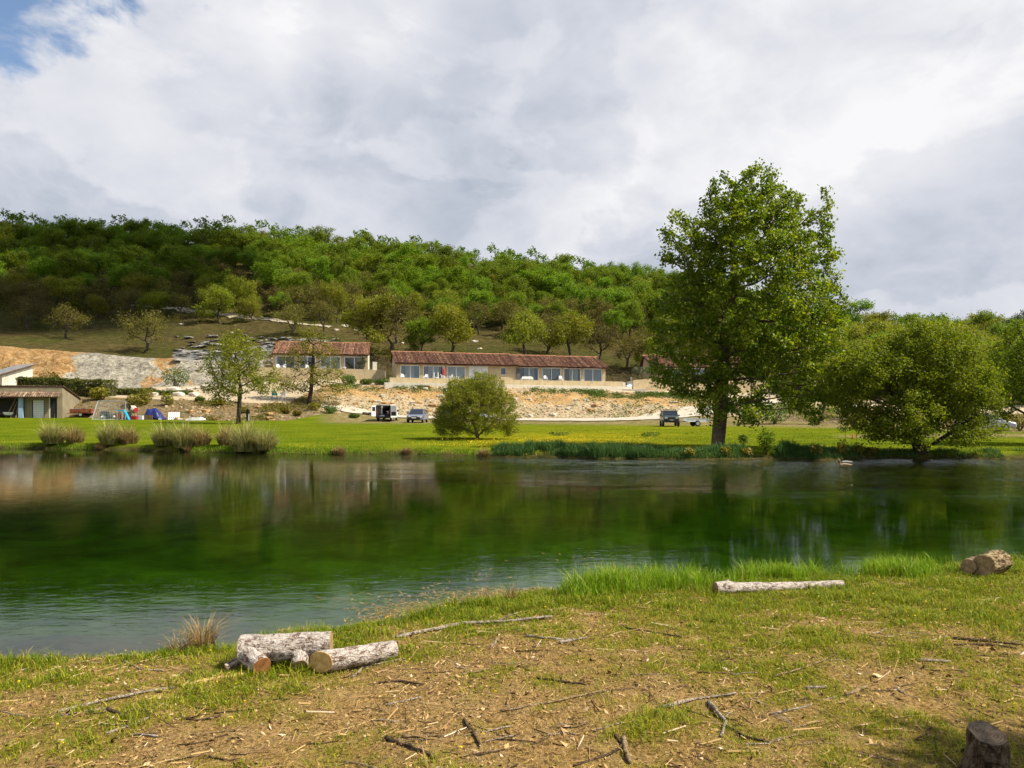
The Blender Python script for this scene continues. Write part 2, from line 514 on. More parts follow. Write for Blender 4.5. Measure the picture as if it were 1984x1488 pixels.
def ground_cliff():
    b = NB('cut_rock_face'); p = b.pos()
    g = b.noise(p, 1.1, 8, 0.72, 1.0); f = b.noise(p, 0.35, 4); lay = b.noise(b.map(p, (0.8, 0.8, 1.5), (0.12, 0.35, 0)), 0.9, 6, 0.7, 1.4)
    ochre = b.ramp(g, [(0.34, (0.17, 0.09, 0.035)), (0.5, (0.38, 0.225, 0.09)), (0.68, (0.52, 0.39, 0.22))])
    white = b.ramp(b.math('ADD', b.math('MULTIPLY', g, 0.6), b.math('MULTIPLY', lay, 0.4)),
                   [(0.36, (0.06, 0.055, 0.045)), (0.48, (0.30, 0.275, 0.22)), (0.64, (0.56, 0.52, 0.43))])
    earth = b.ramp(g, [(0.35, (0.035, 0.033, 0.013)), (0.65, (0.11, 0.085, 0.04))])
    w = b.attr('white'); o = b.attr('ochre')
    jit = b.math('MULTIPLY', b.math('SUBTRACT', b.noise(p, 0.33, 6, 0.72, .8), 0.5), 2.4)
    c = b.mix(b.ramp(b.math('ADD', o, jit), [(0.42, 0.0), (0.58, 1.0)]), earth, ochre)
    c = b.mix(b.ramp(b.math('ADD', w, jit), [(0.42, 0.0), (0.58, 1.0)]), c, white)
    c = b.mix(b.ramp(b.noise(p, .55, 7, .75, .5), [(.55, 0.0), (.66, .75)]), c, earth)
    return b.done(b.bsdf(c, 0.95, 0.1, normal=b.bump(b.math('ADD', g, lay), 1.0, 0.5)))


def ground_hill():
    b = NB('dry_hillside_grass'); p = b.pos()
    g = b.noise(p, 0.9, 7, 0.7); f = b.noise(p, 0.09, 5, 0.6); st = b.noise(b.map(p, (0.5, 0.5, 2.0)), 1.6, 6, 0.7)
    c = b.ramp(g, [(0.3, (0.035, 0.03, 0.012)), (0.52, (0.07, 0.057, 0.022)), (0.72, (0.125, 0.095, 0.042))])
    c = b.mix(b.ramp(f, [(0.42, 0.0), (0.62, 0.8)]), c, b.ramp(g, [(0.3, (0.032, 0.038, 0.009)), (0.7, (0.068, 0.07, 0.02))]))
    c = b.mix(b.ramp(st, [(0.68, 0.0), (0.75, 0.8)]), c, (0.32, 0.28, 0.2))
    lay = b.noise(b.map(p, (0.35, 0.35, 2.6), (0.1, 0.06, 0)), 1.5, 6, 0.7, 0.7)
    rk = b.ramp(b.math('ADD', b.math('MULTIPLY', lay, .65), b.math('MULTIPLY', g, .35)), [(.38, (0.025, 0.025, 0.026)), (.48, (0.13, 0.13, 0.13)), (.56, (0.27, 0.265, 0.25)), (.66, (0.5, 0.47, 0.42))])
    c = b.mix(b.ramp(b.math('ADD', b.attr('rock'), b.math('MULTIPLY', b.math('SUBTRACT', g, .5), 1.6)), [(.42, 0.0), (.55, 1.0)]), c, rk)
    g = b.math('ADD', g, b.math('MULTIPLY', lay, b.attr('rock')))
    return b.done(b.bsdf(c, 1.0, 0.0, normal=b.bump(g, 0.9, 0.4)))


def ground_gravel(name, lo, hi):
    b = NB(name); p = b.pos()
    g = b.noise(p, 2.2, 8, 0.7); h = b.noise(p, 14, 4, 0.7)
    c = b.ramp(b.math('ADD', b.math('MULTIPLY', g, 0.6), b.math('MULTIPLY', h, 0.4)), [(0.35, lo), (0.62, hi)])
    return b.done(b.bsdf(c, 0.95, 0.1, normal=b.bump(h, 0.6, 0.05)))


def ground_near():
    b = NB('trodden_litter_soil'); p = b.pos()
    g = b.noise(p, 5.5, 8, 0.68); h = b.noise(p, 38, 6, 0.7); fib = b.noise(b.map(p, (1, 0.3, 1), (0, 0, 0.5)), 60, 3, 0.6)
    fib2 = b.noise(b.map(p, (0.3, 1, 1), (0, 0, 0.3)), 70, 3, 0.6)
    k = b.math('ADD', b.math('MULTIPLY', h, 0.5), b.math('MULTIPLY', b.math('MAXIMUM', fib, fib2), 0.5))
    c = b.ramp(k, [(0.40, (0.055, 0.034, 0.010)), (0.5, (0.21, 0.128, 0.046)), (0.6, (0.385, 0.245, 0.095)), (0.72, (0.54, 0.38, 0.17))])
    c = b.mix(b.ramp(g, [(0.42, 0.0), (0.62, 0.6)]), c, b.mix(0.5, c, (0.36, 0.27, 0.13)))
    grn = b.ramp(h, [(0.3, (0.05, 0.06, 0.004)), (0.55, (0.18, 0.155, 0.018)), (0.75, (0.30, 0.225, 0.055))])
    c = b.mix(b.attr('grass'), c, grn)
    c = b.mix(b.attr('wet'), c, b.ramp(g, [(0.35, (0.02, 0.018, 0.010)), (0.65, (0.09, 0.07, 0.04))]))
    return b.done(b.bsdf(c, 1.0, 0.0, normal=b.bump(b.math('ADD', k, g), 1.0, 0.04)))


def ground_bed():
    b = NB('algae_pond_bed'); p = b.pos()
    f = b.noise(p, 0.5, 6, 0.62, 0.6); g = b.noise(p, 2.2, 6, 0.7, 0.8)
    c = b.ramp(b.math('ADD', b.math('MULTIPLY', f, 0.7), b.math('MULTIPLY', g, 0.3)),
               [(0.34, (0.022, 0.038, 0.010)), (0.5, (0.078, 0.122, 0.028)), (0.66, (0.15, 0.205, 0.05))])
    mud = b.ramp(g, [(0.35, (0.024, 0.016, 0.010)), (0.65, (0.075, 0.05, 0.03))])
    c = b.mix(b.attr('mud'), c, mud)
    return b.done(b.bsdf(c, 0.95, 0.05))


def water_mat():
    b = NB('pond_water'); p = b.pos()
    sep = b.n('ShaderNodeSeparateXYZ'); b.l(p, sep.inputs[0])
    # wind ruffles the water towards the far right and in a few drifting lanes
    gx = b.math('ADD', b.math('MULTIPLY', sep.outputs[0], 0.035), b.math('MULTIPLY', sep.outputs[1], 0.05))
    gx = b.math('SUBTRACT', gx, 1.15)
    wind = b.math('ADD', gx, b.math('MULTIPLY', b.noise(b.map(p, (0.10, 0.30, 1)), 1.0, 4, 0.6), 0.9))
    wind = b.ramp(wind, [(0.35, 0.05), (0.75, 0.55), (1.0, 1.0)])
    n1 = b.noise(b.map(p, (1.0, 2.6, 1), (0, 0, 0.15)), 2.4, 3, 0.55, 0.3)
    n2 = b.noise(b.map(p, (1.0, 1.7, 1), (0, 0, -0.25)), 7.5, 3, 0.6, 0.3)
    n3 = b.noise(b.map(p, (1.0, 0.55, 1), (0, 0, .2)), 1.5, 4, 0.6, 0.4)
    w1 = b.math('MULTIPLY', n1, 0.020); w2 = b.math('ADD', b.math('MULTIPLY', n2, 0.010), b.math('MULTIPLY', b.math('MULTIPLY', n3, 0.16), wind))
    near = b.ramp(b.math('MULTIPLY', sep.outputs[1], 0.05), [(0.30, 0.06), (0.75, 0.022)])
    amp = b.math('ADD', near, b.math('MULTIPLY', wind, 0.9))
    hgt = b.math('MULTIPLY', b.math('ADD', w1, w2), amp)
    bp = b.n('ShaderNodeBump'); bp.inputs['Strength'].default_value = 1.0; bp.inputs['Distance'].default_value = 1.0
    b.l(hgt, bp.inputs['Height'])
    fr = b.n('ShaderNodeFresnel'); fr.inputs['IOR'].default_value = 1.33; b.l(bp.outputs[0], fr.inputs['Normal'])
    tr = b.n('ShaderNodeBsdfTransparent'); tr.inputs[0].default_value = (0.92, 0.95, 0.86, 1)
    gl = b.n('ShaderNodeBsdfGlossy'); gl.inputs['Roughness'].default_value = 0.0; gl.inputs['Color'].default_value = (0.86, 0.9, 0.92, 1)
    b.l(bp.outputs[0], gl.inputs['Normal'])
    mx = b.n('ShaderNodeMixShader'); b.l(fr.outputs[0], mx.inputs[0]); b.l(tr.outputs[0], mx.inputs[1]); b.l(gl.outputs[0], mx.inputs[2])
    va = b.n('ShaderNodeVolumeAbsorption'); va.inputs['Color'].default_value = (0.50, 0.69, 0.26, 1); va.inputs['Density'].default_value = 0.42
    b.l(va.outputs[0], b.out.inputs['Volume'])
    return b.done(mx.outputs[0])


# ------------------------------------------------------------------ ground sheets
def struct(name, me): return tag(mesh_obj(name, me), kind='structure')


def grid_faces(nr, nc):
    i = np.arange(nr - 1)[:, None] * nc + np.arange(nc - 1)[None, :]
    i = i.ravel(); return np.stack([i, i + 1, i + nc + 1, i + nc], 1)


def strip(name, k0, k1, rows, mat, pxs, attrs=None):
    Yk, _ = knots(pxs)
    ts = []
    for k in range(k0, k1):
        n = rows[k - k0]
        for j in range(n): ts.append((k, j / n))
    ts.append((k1, 0.0))
    Y = np.array([Yk[k] + ((Yk[k + 1] - Yk[k]) * t if t else 0) for k, t in ts])
    X = (pxs[None, :] - CX) / F * Y
    if k0 == 0: Y[0] = Y[0]
    Z = far_z(X, Y)
    V = np.stack([X, Y, Z], -1).reshape(-1, 3)
    at = {}
    if attrs:
        tt = np.array([k - k0 + t for k, t in ts])[:, None] + 0 * X
        for nm, fn in attrs.items(): at[nm] = np.clip(fn(X, Y, tt, pxs[None, :] + 0 * X), 0, 1).ravel()
    return struct(name, np_mesh(name, V, [grid_faces(len(ts), len(pxs))], mat, True, at))


PX = np.concatenate([np.arange(-900, -100, 40), np.arange(-100, 2100, 7), np.arange(2100, 2901, 40)]).astype(float)


def _yellow(X, Y, t, px):
    m = np.exp(-((px - 1120) / 190) ** 2) * np.exp(-((Y - 44) / 9) ** 2) + 0.35 * np.exp(-((px - 1250) / 300) ** 2) * np.exp(-((Y - 66) / 10) ** 2)
    return m * 1.0


def _dry(X, Y, t, px):
    m = smooth01((t - 3.55) / 0.45) * smooth01((px - 600) / 60) * 0.9
    path = np.exp(-((Y - (46.5 + (px - 1600) * 0.004)) / 2.4) ** 2) * smooth01((px - 1590) / 90)
    return np.maximum(m, path)


def _bank(X, Y, t, px): return 1 - smooth01((t - 1.1) / 0.9)


lawn = strip('lawn', 0, 5, [3, 5, 26, 22, 10], ground_lawn(), PX, {'yellow': _yellow, 'dry': _dry, 'bank': _bank})
embank = strip('embankment', 5, 6, [34], ground_embankment(), PX,
               {'up': lambda X, Y, t, px: t, 'litter': lambda X, Y, t, px: np.maximum(1 - smooth01((px - 590) / 70), smooth01((px - 1430) / 120)) * 0.92})
terrace = strip('terrace_ground', 6, 7, [14], ground_gravel('terrace_gravel', (0.26, 0.19, 0.11), (0.5, 0.42, 0.30)), PX)
cliff = strip('cut_slope', 7, 8, [26], ground_cliff(), PX,
              {'ochre': lambda X, Y, t, px: 1 - smooth01((px - 360) / 60),
               'white': lambda X, Y, t, px: np.interp(px - (t - 0.5) * 40, [110, 165, 265, 295, 315, 335, 480, 640], [0, 1, .95, .45, .4, .75, 0.6, 0])})
hill = strip('hillside', 8, NK - 1, [16, 14, 40, 14], ground_hill(), PX,
             {'rock': lambda X, Y, t, px: np.maximum(smooth01((px - 325) / 25) * (1 - smooth01((px - 500) / 50)) * (1 - smooth01((t - .35) / .2)),
                                                     smooth01((px - 470) / 40) * (1 - smooth01((px - 660) / 30)) * np.exp(-((t - .35) / .22) ** 2))})
base = np.array([[-3000, -3000, -4.0], [3000, -3000, -4.0], [3000, 3000, -4.0], [-3000, 3000, -4.0]])
struct('ground', np_mesh('ground', base, [[[0, 1, 2, 3]]], ground_hill()))


def grass_mask(X, Y):
    s = near_s(X, Y)
    n = fbm(X, Y, 4, 1.15, 40, 3); n2 = fbm(X, Y, 3, 4.2, 8, 21) * .6 + fbm(X, Y, 2, 12.0, 3, 2) * .4
    edge = np.exp(-np.clip(s, 0, None) / 1.25)                       # lush towards the water
    right = smooth01((X - 0.2) / 2.0) * 0.38
    low = smooth01((3.9 - Y) / 1.2) * smooth01((X - 0.6) / 1.2) * 0.15
    mid = smooth01((Y - 6.2) / 2.5) * 0.26
    bare = np.exp(-(((X + 0.9) / 1.6) ** 2 + ((Y - 4.5) / 1.3) ** 2)) * 0.26
    return np.clip((n - 0.5) * 1.9 + (n2 - 0.5) * 2.2 + 0.24 + edge * 0.85 + right + low + mid - bare, 0, 1) * smooth01((s + 0.05) / 0.15)


def near_ground():
    xs = np.concatenate([np.linspace(-60, -9, 30)[:-1], np.arange(-9, 12, 0.07), np.linspace(12, 60, 30)])
    ys = np.concatenate([np.linspace(-40, 1.5, 24)[:-1], np.arange(1.5, 14, 0.07), np.linspace(14, 46, 40)])
    X, Y = np.meshgrid(xs, ys)
    Z = near_z(X, Y)
    px = CX + F * X / np.maximum(Y, 5)
    yfar = knots(px.ravel())[0][1].reshape(X.shape)
    Z = np.where(Y > 14, np.minimum(-0.25, np.maximum(Z, np.where(Y > yfar - 9, -1.9 + np.clip((Y - yfar + 9) / 9, 0, 1) * 1.25, -2))), Z)
    V = np.stack([X, Y, Z], -1).reshape(-1, 3)
    Fc = grid_faces(len(ys), len(xs))
    under = V[Fc][:, :, 2].max(1) < -0.03
    s = near_s(X, Y).ravel()
    g = grass_mask(X, Y).ravel()
    mud = 1 - smooth01((-s - 0.4) / (2.0 + 3.5 * smooth01((-X.ravel() - 0.3) / 2.5)))
    struct('near_bank', np_mesh('near_bank', V, [Fc[~under]], ground_near(), True, {'grass': g * 0.9, 'wet': 1 - smooth01((s - 0.02) / 0.16)}))
    struct('pond_bed', np_mesh('pond_bed', V, [Fc[under]], ground_bed(), True, {'mud': mud}))


near_ground()
wb = MB().box2((-75, 2.0, -3.6), (75, 47, 0.0))
struct('water', wb.mesh('water', water_mat()))


def ribbon(name, pts, width, mat, lift=0.05, nl=5, n=120, ragged=0.35):
    pts = [Vector(p) for p in pts]
    cum = np.concatenate([[0], np.cumsum([(pts[i + 1] - pts[i]).length for i in range(len(pts) - 1)])])
    t = np.linspace(0, cum[-1], n)
    x = np.interp(t, cum, [p.x for p in pts]); y = np.interp(t, cum, [p.y for p in pts])
    for _ in range(12):
        x[1:-1] = (x[:-2] + 2 * x[1:-1] + x[2:]) / 4; y[1:-1] = (y[:-2] + 2 * y[1:-1] + y[2:]) / 4
    w = width if not hasattr(width, '__len__') else np.interp(t / cum[-1], np.linspace(0, 1, len(width)), width)
    dx = np.gradient(x); dy = np.gradient(y); l = np.hypot(dx, dy) + 1e-9
    nx, ny = -dy / l, dx / l
    V = []
    for j in range(nl):
        o = (j / (nl - 1) - 0.5)
        rag = (fbm(t, t * 0 + 7.7 * (o > 0), 3, 0.9) - 0.5) * ragged * 2 * abs(o) * 2
        a = o * w + np.sign(o) * rag
        V.append(np.stack([x + nx * a, y + ny * a, far_z(x + nx * a, y + ny * a) + lift], -1))
    V = np.stack(V, 1).reshape(-1, 3)
    return struct(name, np_mesh(name, V, [grid_faces(n, nl)], mat, True))


GRAVEL = ground_gravel('pale_limestone_gravel', (0.34, 0.295, 0.225), (0.53, 0.48, 0.40))
EDGE = [far_hit(*q) for q in ((622, 786), (690, 798), (760, 807), (830, 810), (920, 812), (1040, 814), (1160, 814), (1270, 810))]
RISE = [far_hit(*q) for q in ((1340, 799), (1400, 791), (1480, 783), (1560, 779))]
ribbon('gravel_road', EDGE + RISE, [2.0, 3.2, 4.4, 5.0, 4.6, 3.2, 2.6], GRAVEL, 0.10, 9, 180)
ribbon('hill_path', [far_hit(*q) for q in ((255, 592), (330, 598), (400, 605), (470, 615), (560, 625), (640, 634))], [1.4, 2.0, 2.2, 1.6, 1.2], ground_gravel('scree', (0.22, 0.18, 0.11), (0.5, 0.44, 0.33)), 0.12, 5, 90, 0.8)
ribbon('garden_path', [far_at(q, y) for q, y in ((205, 99), (300, 101), (380, 107), (440, 109), (520, 110.3))], 2.4, GRAVEL, 0.12, 5, 70)
# ------------------------------------------------------------------ trees: grown skeletons (space colonisation) with leaf-sized faces
def grow(attr, trunk, step, infl, kill, rng, maxit=90, jitter=0.12, trop=(0, 0, 0.08)):
    nodes = [np.array(p, float) for p in trunk]
    parent = [-1] + list(range(len(trunk) - 1))
    A = np.asarray(attr, float)
    nd = np.full(len(A), 1e9); ni = np.zeros(len(A), int)

    def upd(lo):
        nonlocal nd, ni
        new = np.array(nodes[lo:])
        d = np.linalg.norm(A[:, None, :] - new[None], axis=2)
        j = d.argmin(1); m = d[np.arange(len(A)), j]
        b = m < nd
        nd = np.where(b, m, nd); ni = np.where(b, j + lo, ni)
    upd(0)
    trop = np.array(trop)
    grown = {}
    for _ in range(maxit):
        act = nd < infl
        if not act.any(): infl *= 1.5; act = nd < infl
        if not len(A): break
        idx = ni[act]
        N = np.array(nodes)
        dirs = A[act] - N[idx]; dirs /= np.linalg.norm(dirs, axis=1)[:, None] + 1e-9
        acc = np.zeros((len(N), 3)); np.add.at(acc, idx, dirs)
        who = np.unique(idx)
        lo = len(nodes)
        for w in who:
            if grown.get(w, 0) >= 3: continue
            v = acc[w]; l = np.linalg.norm(v)
            if l < 1e-6: continue
            v = v / l + trop + rng.normal(0, jitter, 3); v /= np.linalg.norm(v)
            nodes.append(N[w] + v * step * rng.uniform(0.8, 1.2)); parent.append(int(w)); grown[w] = grown.get(w, 0) + 1
        if len(nodes) == lo: break
        upd(lo)
        keep = nd > kill
        A = A[keep]; nd = nd[keep]; ni = ni[keep]
    return np.array(nodes), np.array(parent)


def tubes(nodes, parent, rbase, rmin, expo=0.5, sides=(9, 5, 3), rt=(0.06, 0.02), flare=1.0):
    n = len(nodes)
    cnt = np.zeros(n); ch = np.zeros(n, int)
    for i in range(n - 1, 0, -1):
        if ch[i] == 0: cnt[i] += 1
        cnt[parent[i]] += cnt[i]; ch[parent[i]] += 1
    main = np.full(n, -1); best = np.zeros(n)
    for i in range(1, n):
        p = parent[i]
        if cnt[i] > best[p]: best[p] = cnt[i]; main[p] = i
    r = np.maximum(rmin, rbase * (cnt / cnt[0]) ** expo)
    r[0] *= flare
    D = np.zeros((n, 3)); D[1:] = nodes[1:] - nodes[parent[1:]]; D[0] = nodes[1] - nodes[0]
    D /= np.linalg.norm(D, axis=1)[:, None] + 1e-9
    T = D.copy(); has = main >= 0; T[has] += D[main[has]]; T /= np.linalg.norm(T, axis=1)[:, None] + 1e-9
    i = np.arange(1, n); p = parent[1:]
    ism = main[p] == i
    r0 = np.where(ism, r[p], np.minimum(r[p] * 0.9, r[i] * 1.3)); r1 = r[i]
    d0 = np.where(ism[:, None], T[p], D[i]); d1 = T[i]
    V, Q = [], []; off = 0
    cls = np.where(r1 > rt[0], 0, np.where(r1 > rt[1], 1, 2))
    for c in range(3):
        k = sides[c]; m = cls == c
        if not m.any() or k == 0: continue
        def ring(c_, d, rr):
            ref = np.array([0.31, 0.93, 0.17]); u = np.cross(d, ref); u /= np.linalg.norm(u, axis=1)[:, None] + 1e-9
            w = np.cross(d, u); a = np.arange(k) * 2 * np.pi / k
            return c_[:, None] + rr[:, None, None] * (u[:, None] * np.cos(a)[None, :, None] + w[:, None] * np.sin(a)[None, :, None])
        R0 = ring(nodes[p[m]], d0[m], r0[m]); R1 = ring(nodes[i[m]], d1[m], r1[m])
        vv = np.concatenate([R0, R1], 1).reshape(-1, 3)
        b = np.arange(m.sum())[:, None] * 2 * k + off; j = np.arange(k); j2 = (j + 1) % k
        q = np.stack([b + j, b + j2, b + k + j2, b + k + j], -1).reshape(-1, 4)
        V.append(vv); Q.append(q); off += len(vv)
    return np.concatenate(V), np.concatenate(Q), cnt, r


def leaves(pos, size, rng, up=0.5, aspect=0.75, fold=0.25, outdir=None, tint=None):
    n = len(pos); size = size * rng.uniform(0.6, 1.35, n) if np.isscalar(size) else size
    nrm = rng.normal(0, 1, (n, 3)); nrm[:, 2] = np.abs(nrm[:, 2]) * 0.6 + up
    if outdir is not None: nrm += outdir
    nrm /= np.linalg.norm(nrm, axis=1)[:, None]
    a = rng.normal(0, 1, (n, 3)); a -= (a * nrm).sum(1)[:, None] * nrm; a /= np.linalg.norm(a, axis=1)[:, None]
    b = np.cross(nrm, a)
    s = size[:, None]
    w = s * aspect * 0.5
    V = np.stack([pos - a * s * 0.5, pos + b * w - nrm * w * fold + a * s * 0.05, pos + a * s * 0.5, pos - b * w - nrm * w * fold + a * s * 0.05], 1).reshape(-1, 3)
    k = np.arange(n)[:, None] * 4
    T = np.concatenate([k + np.array([0, 1, 2]), k + np.array([0, 2, 3])], 1).reshape(-1, 3)
    tint = rng.random(n) if tint is None else tint
    return V, T, np.repeat(tint, 2)


def in_lobes(lobes, n, rng, shell=0.45):
    """random points in a union of ellipsoids (cx,cy,cz,rx,ry,rz), denser towards the outside"""
    w = np.array([l[3] * l[4] * l[5] for l in lobes]) ** 0.75; w /= w.sum()
    k = rng.choice(len(lobes), n, p=w); L = np.array(lobes)[k]
    d = rng.normal(0, 1, (n, 3)); d /= np.linalg.norm(d, axis=1)[:, None]
    rad = rng.random(n) ** (1 / (3 + shell * 4))
    return L[:, :3] + d * rad[:, None] * L[:, 3:]


def tree_meshes(name, lobes, trunk, rbase, rng, n_attr, step, kill, n_leaf, leaf, mats, infl=None, clump=0.22, rmin=0.006, up=0.5,
                expo=0.5, sides=(9, 5, 3), rt=(0.06, 0.02), flare=1.25, tipmax=3, shell=0.45, jitter=0.12, thin=None, aspect=0.75, trop=(0, 0, 0.08)):
    A = in_lobes(lobes, n_attr, rng, shell)
    if thin: A = A[fbm(A[:, 0] + A[:, 1] * 0.7, A[:, 2] + A[:, 1] * 0.5, 3, thin[0], 3, 5) > thin[1]]
    nodes, parent = grow(A, trunk, step, infl or step * 5, kill, rng, jitter=jitter, trop=trop)
    V, Q, cnt, r = tubes(nodes, parent, rbase, rmin, expo, sides, rt, flare)
    tm = np_mesh(name + '_trunk', V, [Q], mats[0], True)
    tips = np.nonzero(cnt <= tipmax)[0]; tips = tips[tips > len(trunk)]
    pick = rng.choice(tips, n_leaf)
    pos = nodes[pick] + rng.normal(0, clump, (n_leaf, 3)) * np.array([1, 1, 0.85])
    cl = rng.random(len(nodes))[pick]
    LV, LT, ti = leaves(pos, leaf, rng, up, aspect, tint=np.clip(cl * 0.55 + rng.random(n_leaf) * 0.5, 0, 1))
    cm = np_mesh(name + '_crown', LV, [LT], mats[1], False, {'tint': ti})
    return tm, cm


def put_tree(name, meshes, loc, rz=0.0, scale=1.0, label=None, cat='tree', group=None):
    r = empty(name, loc, rz)
    r.scale = (scale,) * 3 if np.isscalar(scale) else scale
    tag(r, label, cat, group)
    mesh_obj('trunk', meshes[0], r); mesh_obj('crown', meshes[1], r)
    return r


BARK = simple('grey_brown_bark', (0.115, 0.085, 0.06), 0.95, 0.1, var=0.45, scale=5, bump=0.6)
BARK_DARK = simple('dark_bark', (0.05, 0.038, 0.028), 0.95, 0.1, var=0.4, scale=5, bump=0.5)
BARK_OAK = simple('oak_bark', (0.075, 0.06, 0.045), 0.95, 0.1, var=0.4, scale=4, bump=0.5)
L_POP = leaf_mat('poplar_leaf', (0.06, 0.115, 0.005), (0.15, 0.215, 0.008), (0.33, 0.36, 0.016), 0.48, 0.0, 0.42, 0.35)
L_WIL = leaf_mat('willow_leaf', (0.065, 0.125, 0.006), (0.135, 0.205, 0.010), (0.215, 0.285, 0.016), 0.48, 0.0)
L_BUSH = leaf_mat('sallow_leaf', (0.08, 0.125, 0.010), (0.18, 0.225, 0.016), (0.31, 0.33, 0.03), 0.48, 0.0)
L_OAK = leaf_mat('oak_leaf', (0.065, 0.12, 0.006), (0.13, 0.215, 0.009), (0.215, 0.31, 0.014), 0.44, 0.24)
L_BUD = leaf_mat('budding_oak_leaf', (0.075, 0.075, 0.012), (0.145, 0.14, 0.02), (0.22, 0.20, 0.032), 0.38, 0.22)
L_YEL = leaf_mat('fresh_yellow_leaf', (0.10, 0.135, 0.009), (0.19, 0.22, 0.014), (0.30, 0.30, 0.025), 0.45, 0.18)
L_HEDGE = leaf_mat('hedge_leaf', (0.03, 0.06, 0.006), (0.075, 0.11, 0.012), (0.2, 0.19, 0.03), 0.25, 0.15)
L_SHRUB = leaf_mat('shrub_leaf', (0.03, 0.075, 0.008), (0.07, 0.14, 0.012), (0.14, 0.21, 0.02), 0.3, 0.15)
L_GOLD = leaf_mat('golden_shrub_leaf', (0.08, 0.09, 0.008), (0.18, 0.17, 0.012), (0.34, 0.28, 0.02), 0.3, 0.1)
L_DARK = leaf_mat('dark_evergreen_leaf', (0.01, 0.025, 0.008), (0.022, 0.05, 0.014), (0.045, 0.085, 0.02), 0.2, 0.15)
L_OLIVE = leaf_mat('olive_leaf', (0.06, 0.07, 0.045), (0.12, 0.13, 0.08), (0.2, 0.2, 0.13), 0.2, 0.1)


def lobes_px(base_px, base_py, Y, rows, seed=0):
    """ellipse outlines (px, py, rx, ry[, dy]) seen at depth Y -> ellipsoids in metres about the foot of the tree"""
    k = Y / F; rg = np.random.default_rng(seed); out = []
    for q in rows:
        px, py, rx, ry = q[:4]; dy = q[4] if len(q) > 4 else rg.uniform(-0.35, 0.35) * rx * k
        out.append(((px - base_px) * k, dy, (base_py - py) * k, rx * k, (rx * 0.7 + min(rx, ry) * 0.3) * k, ry * k))
    return out


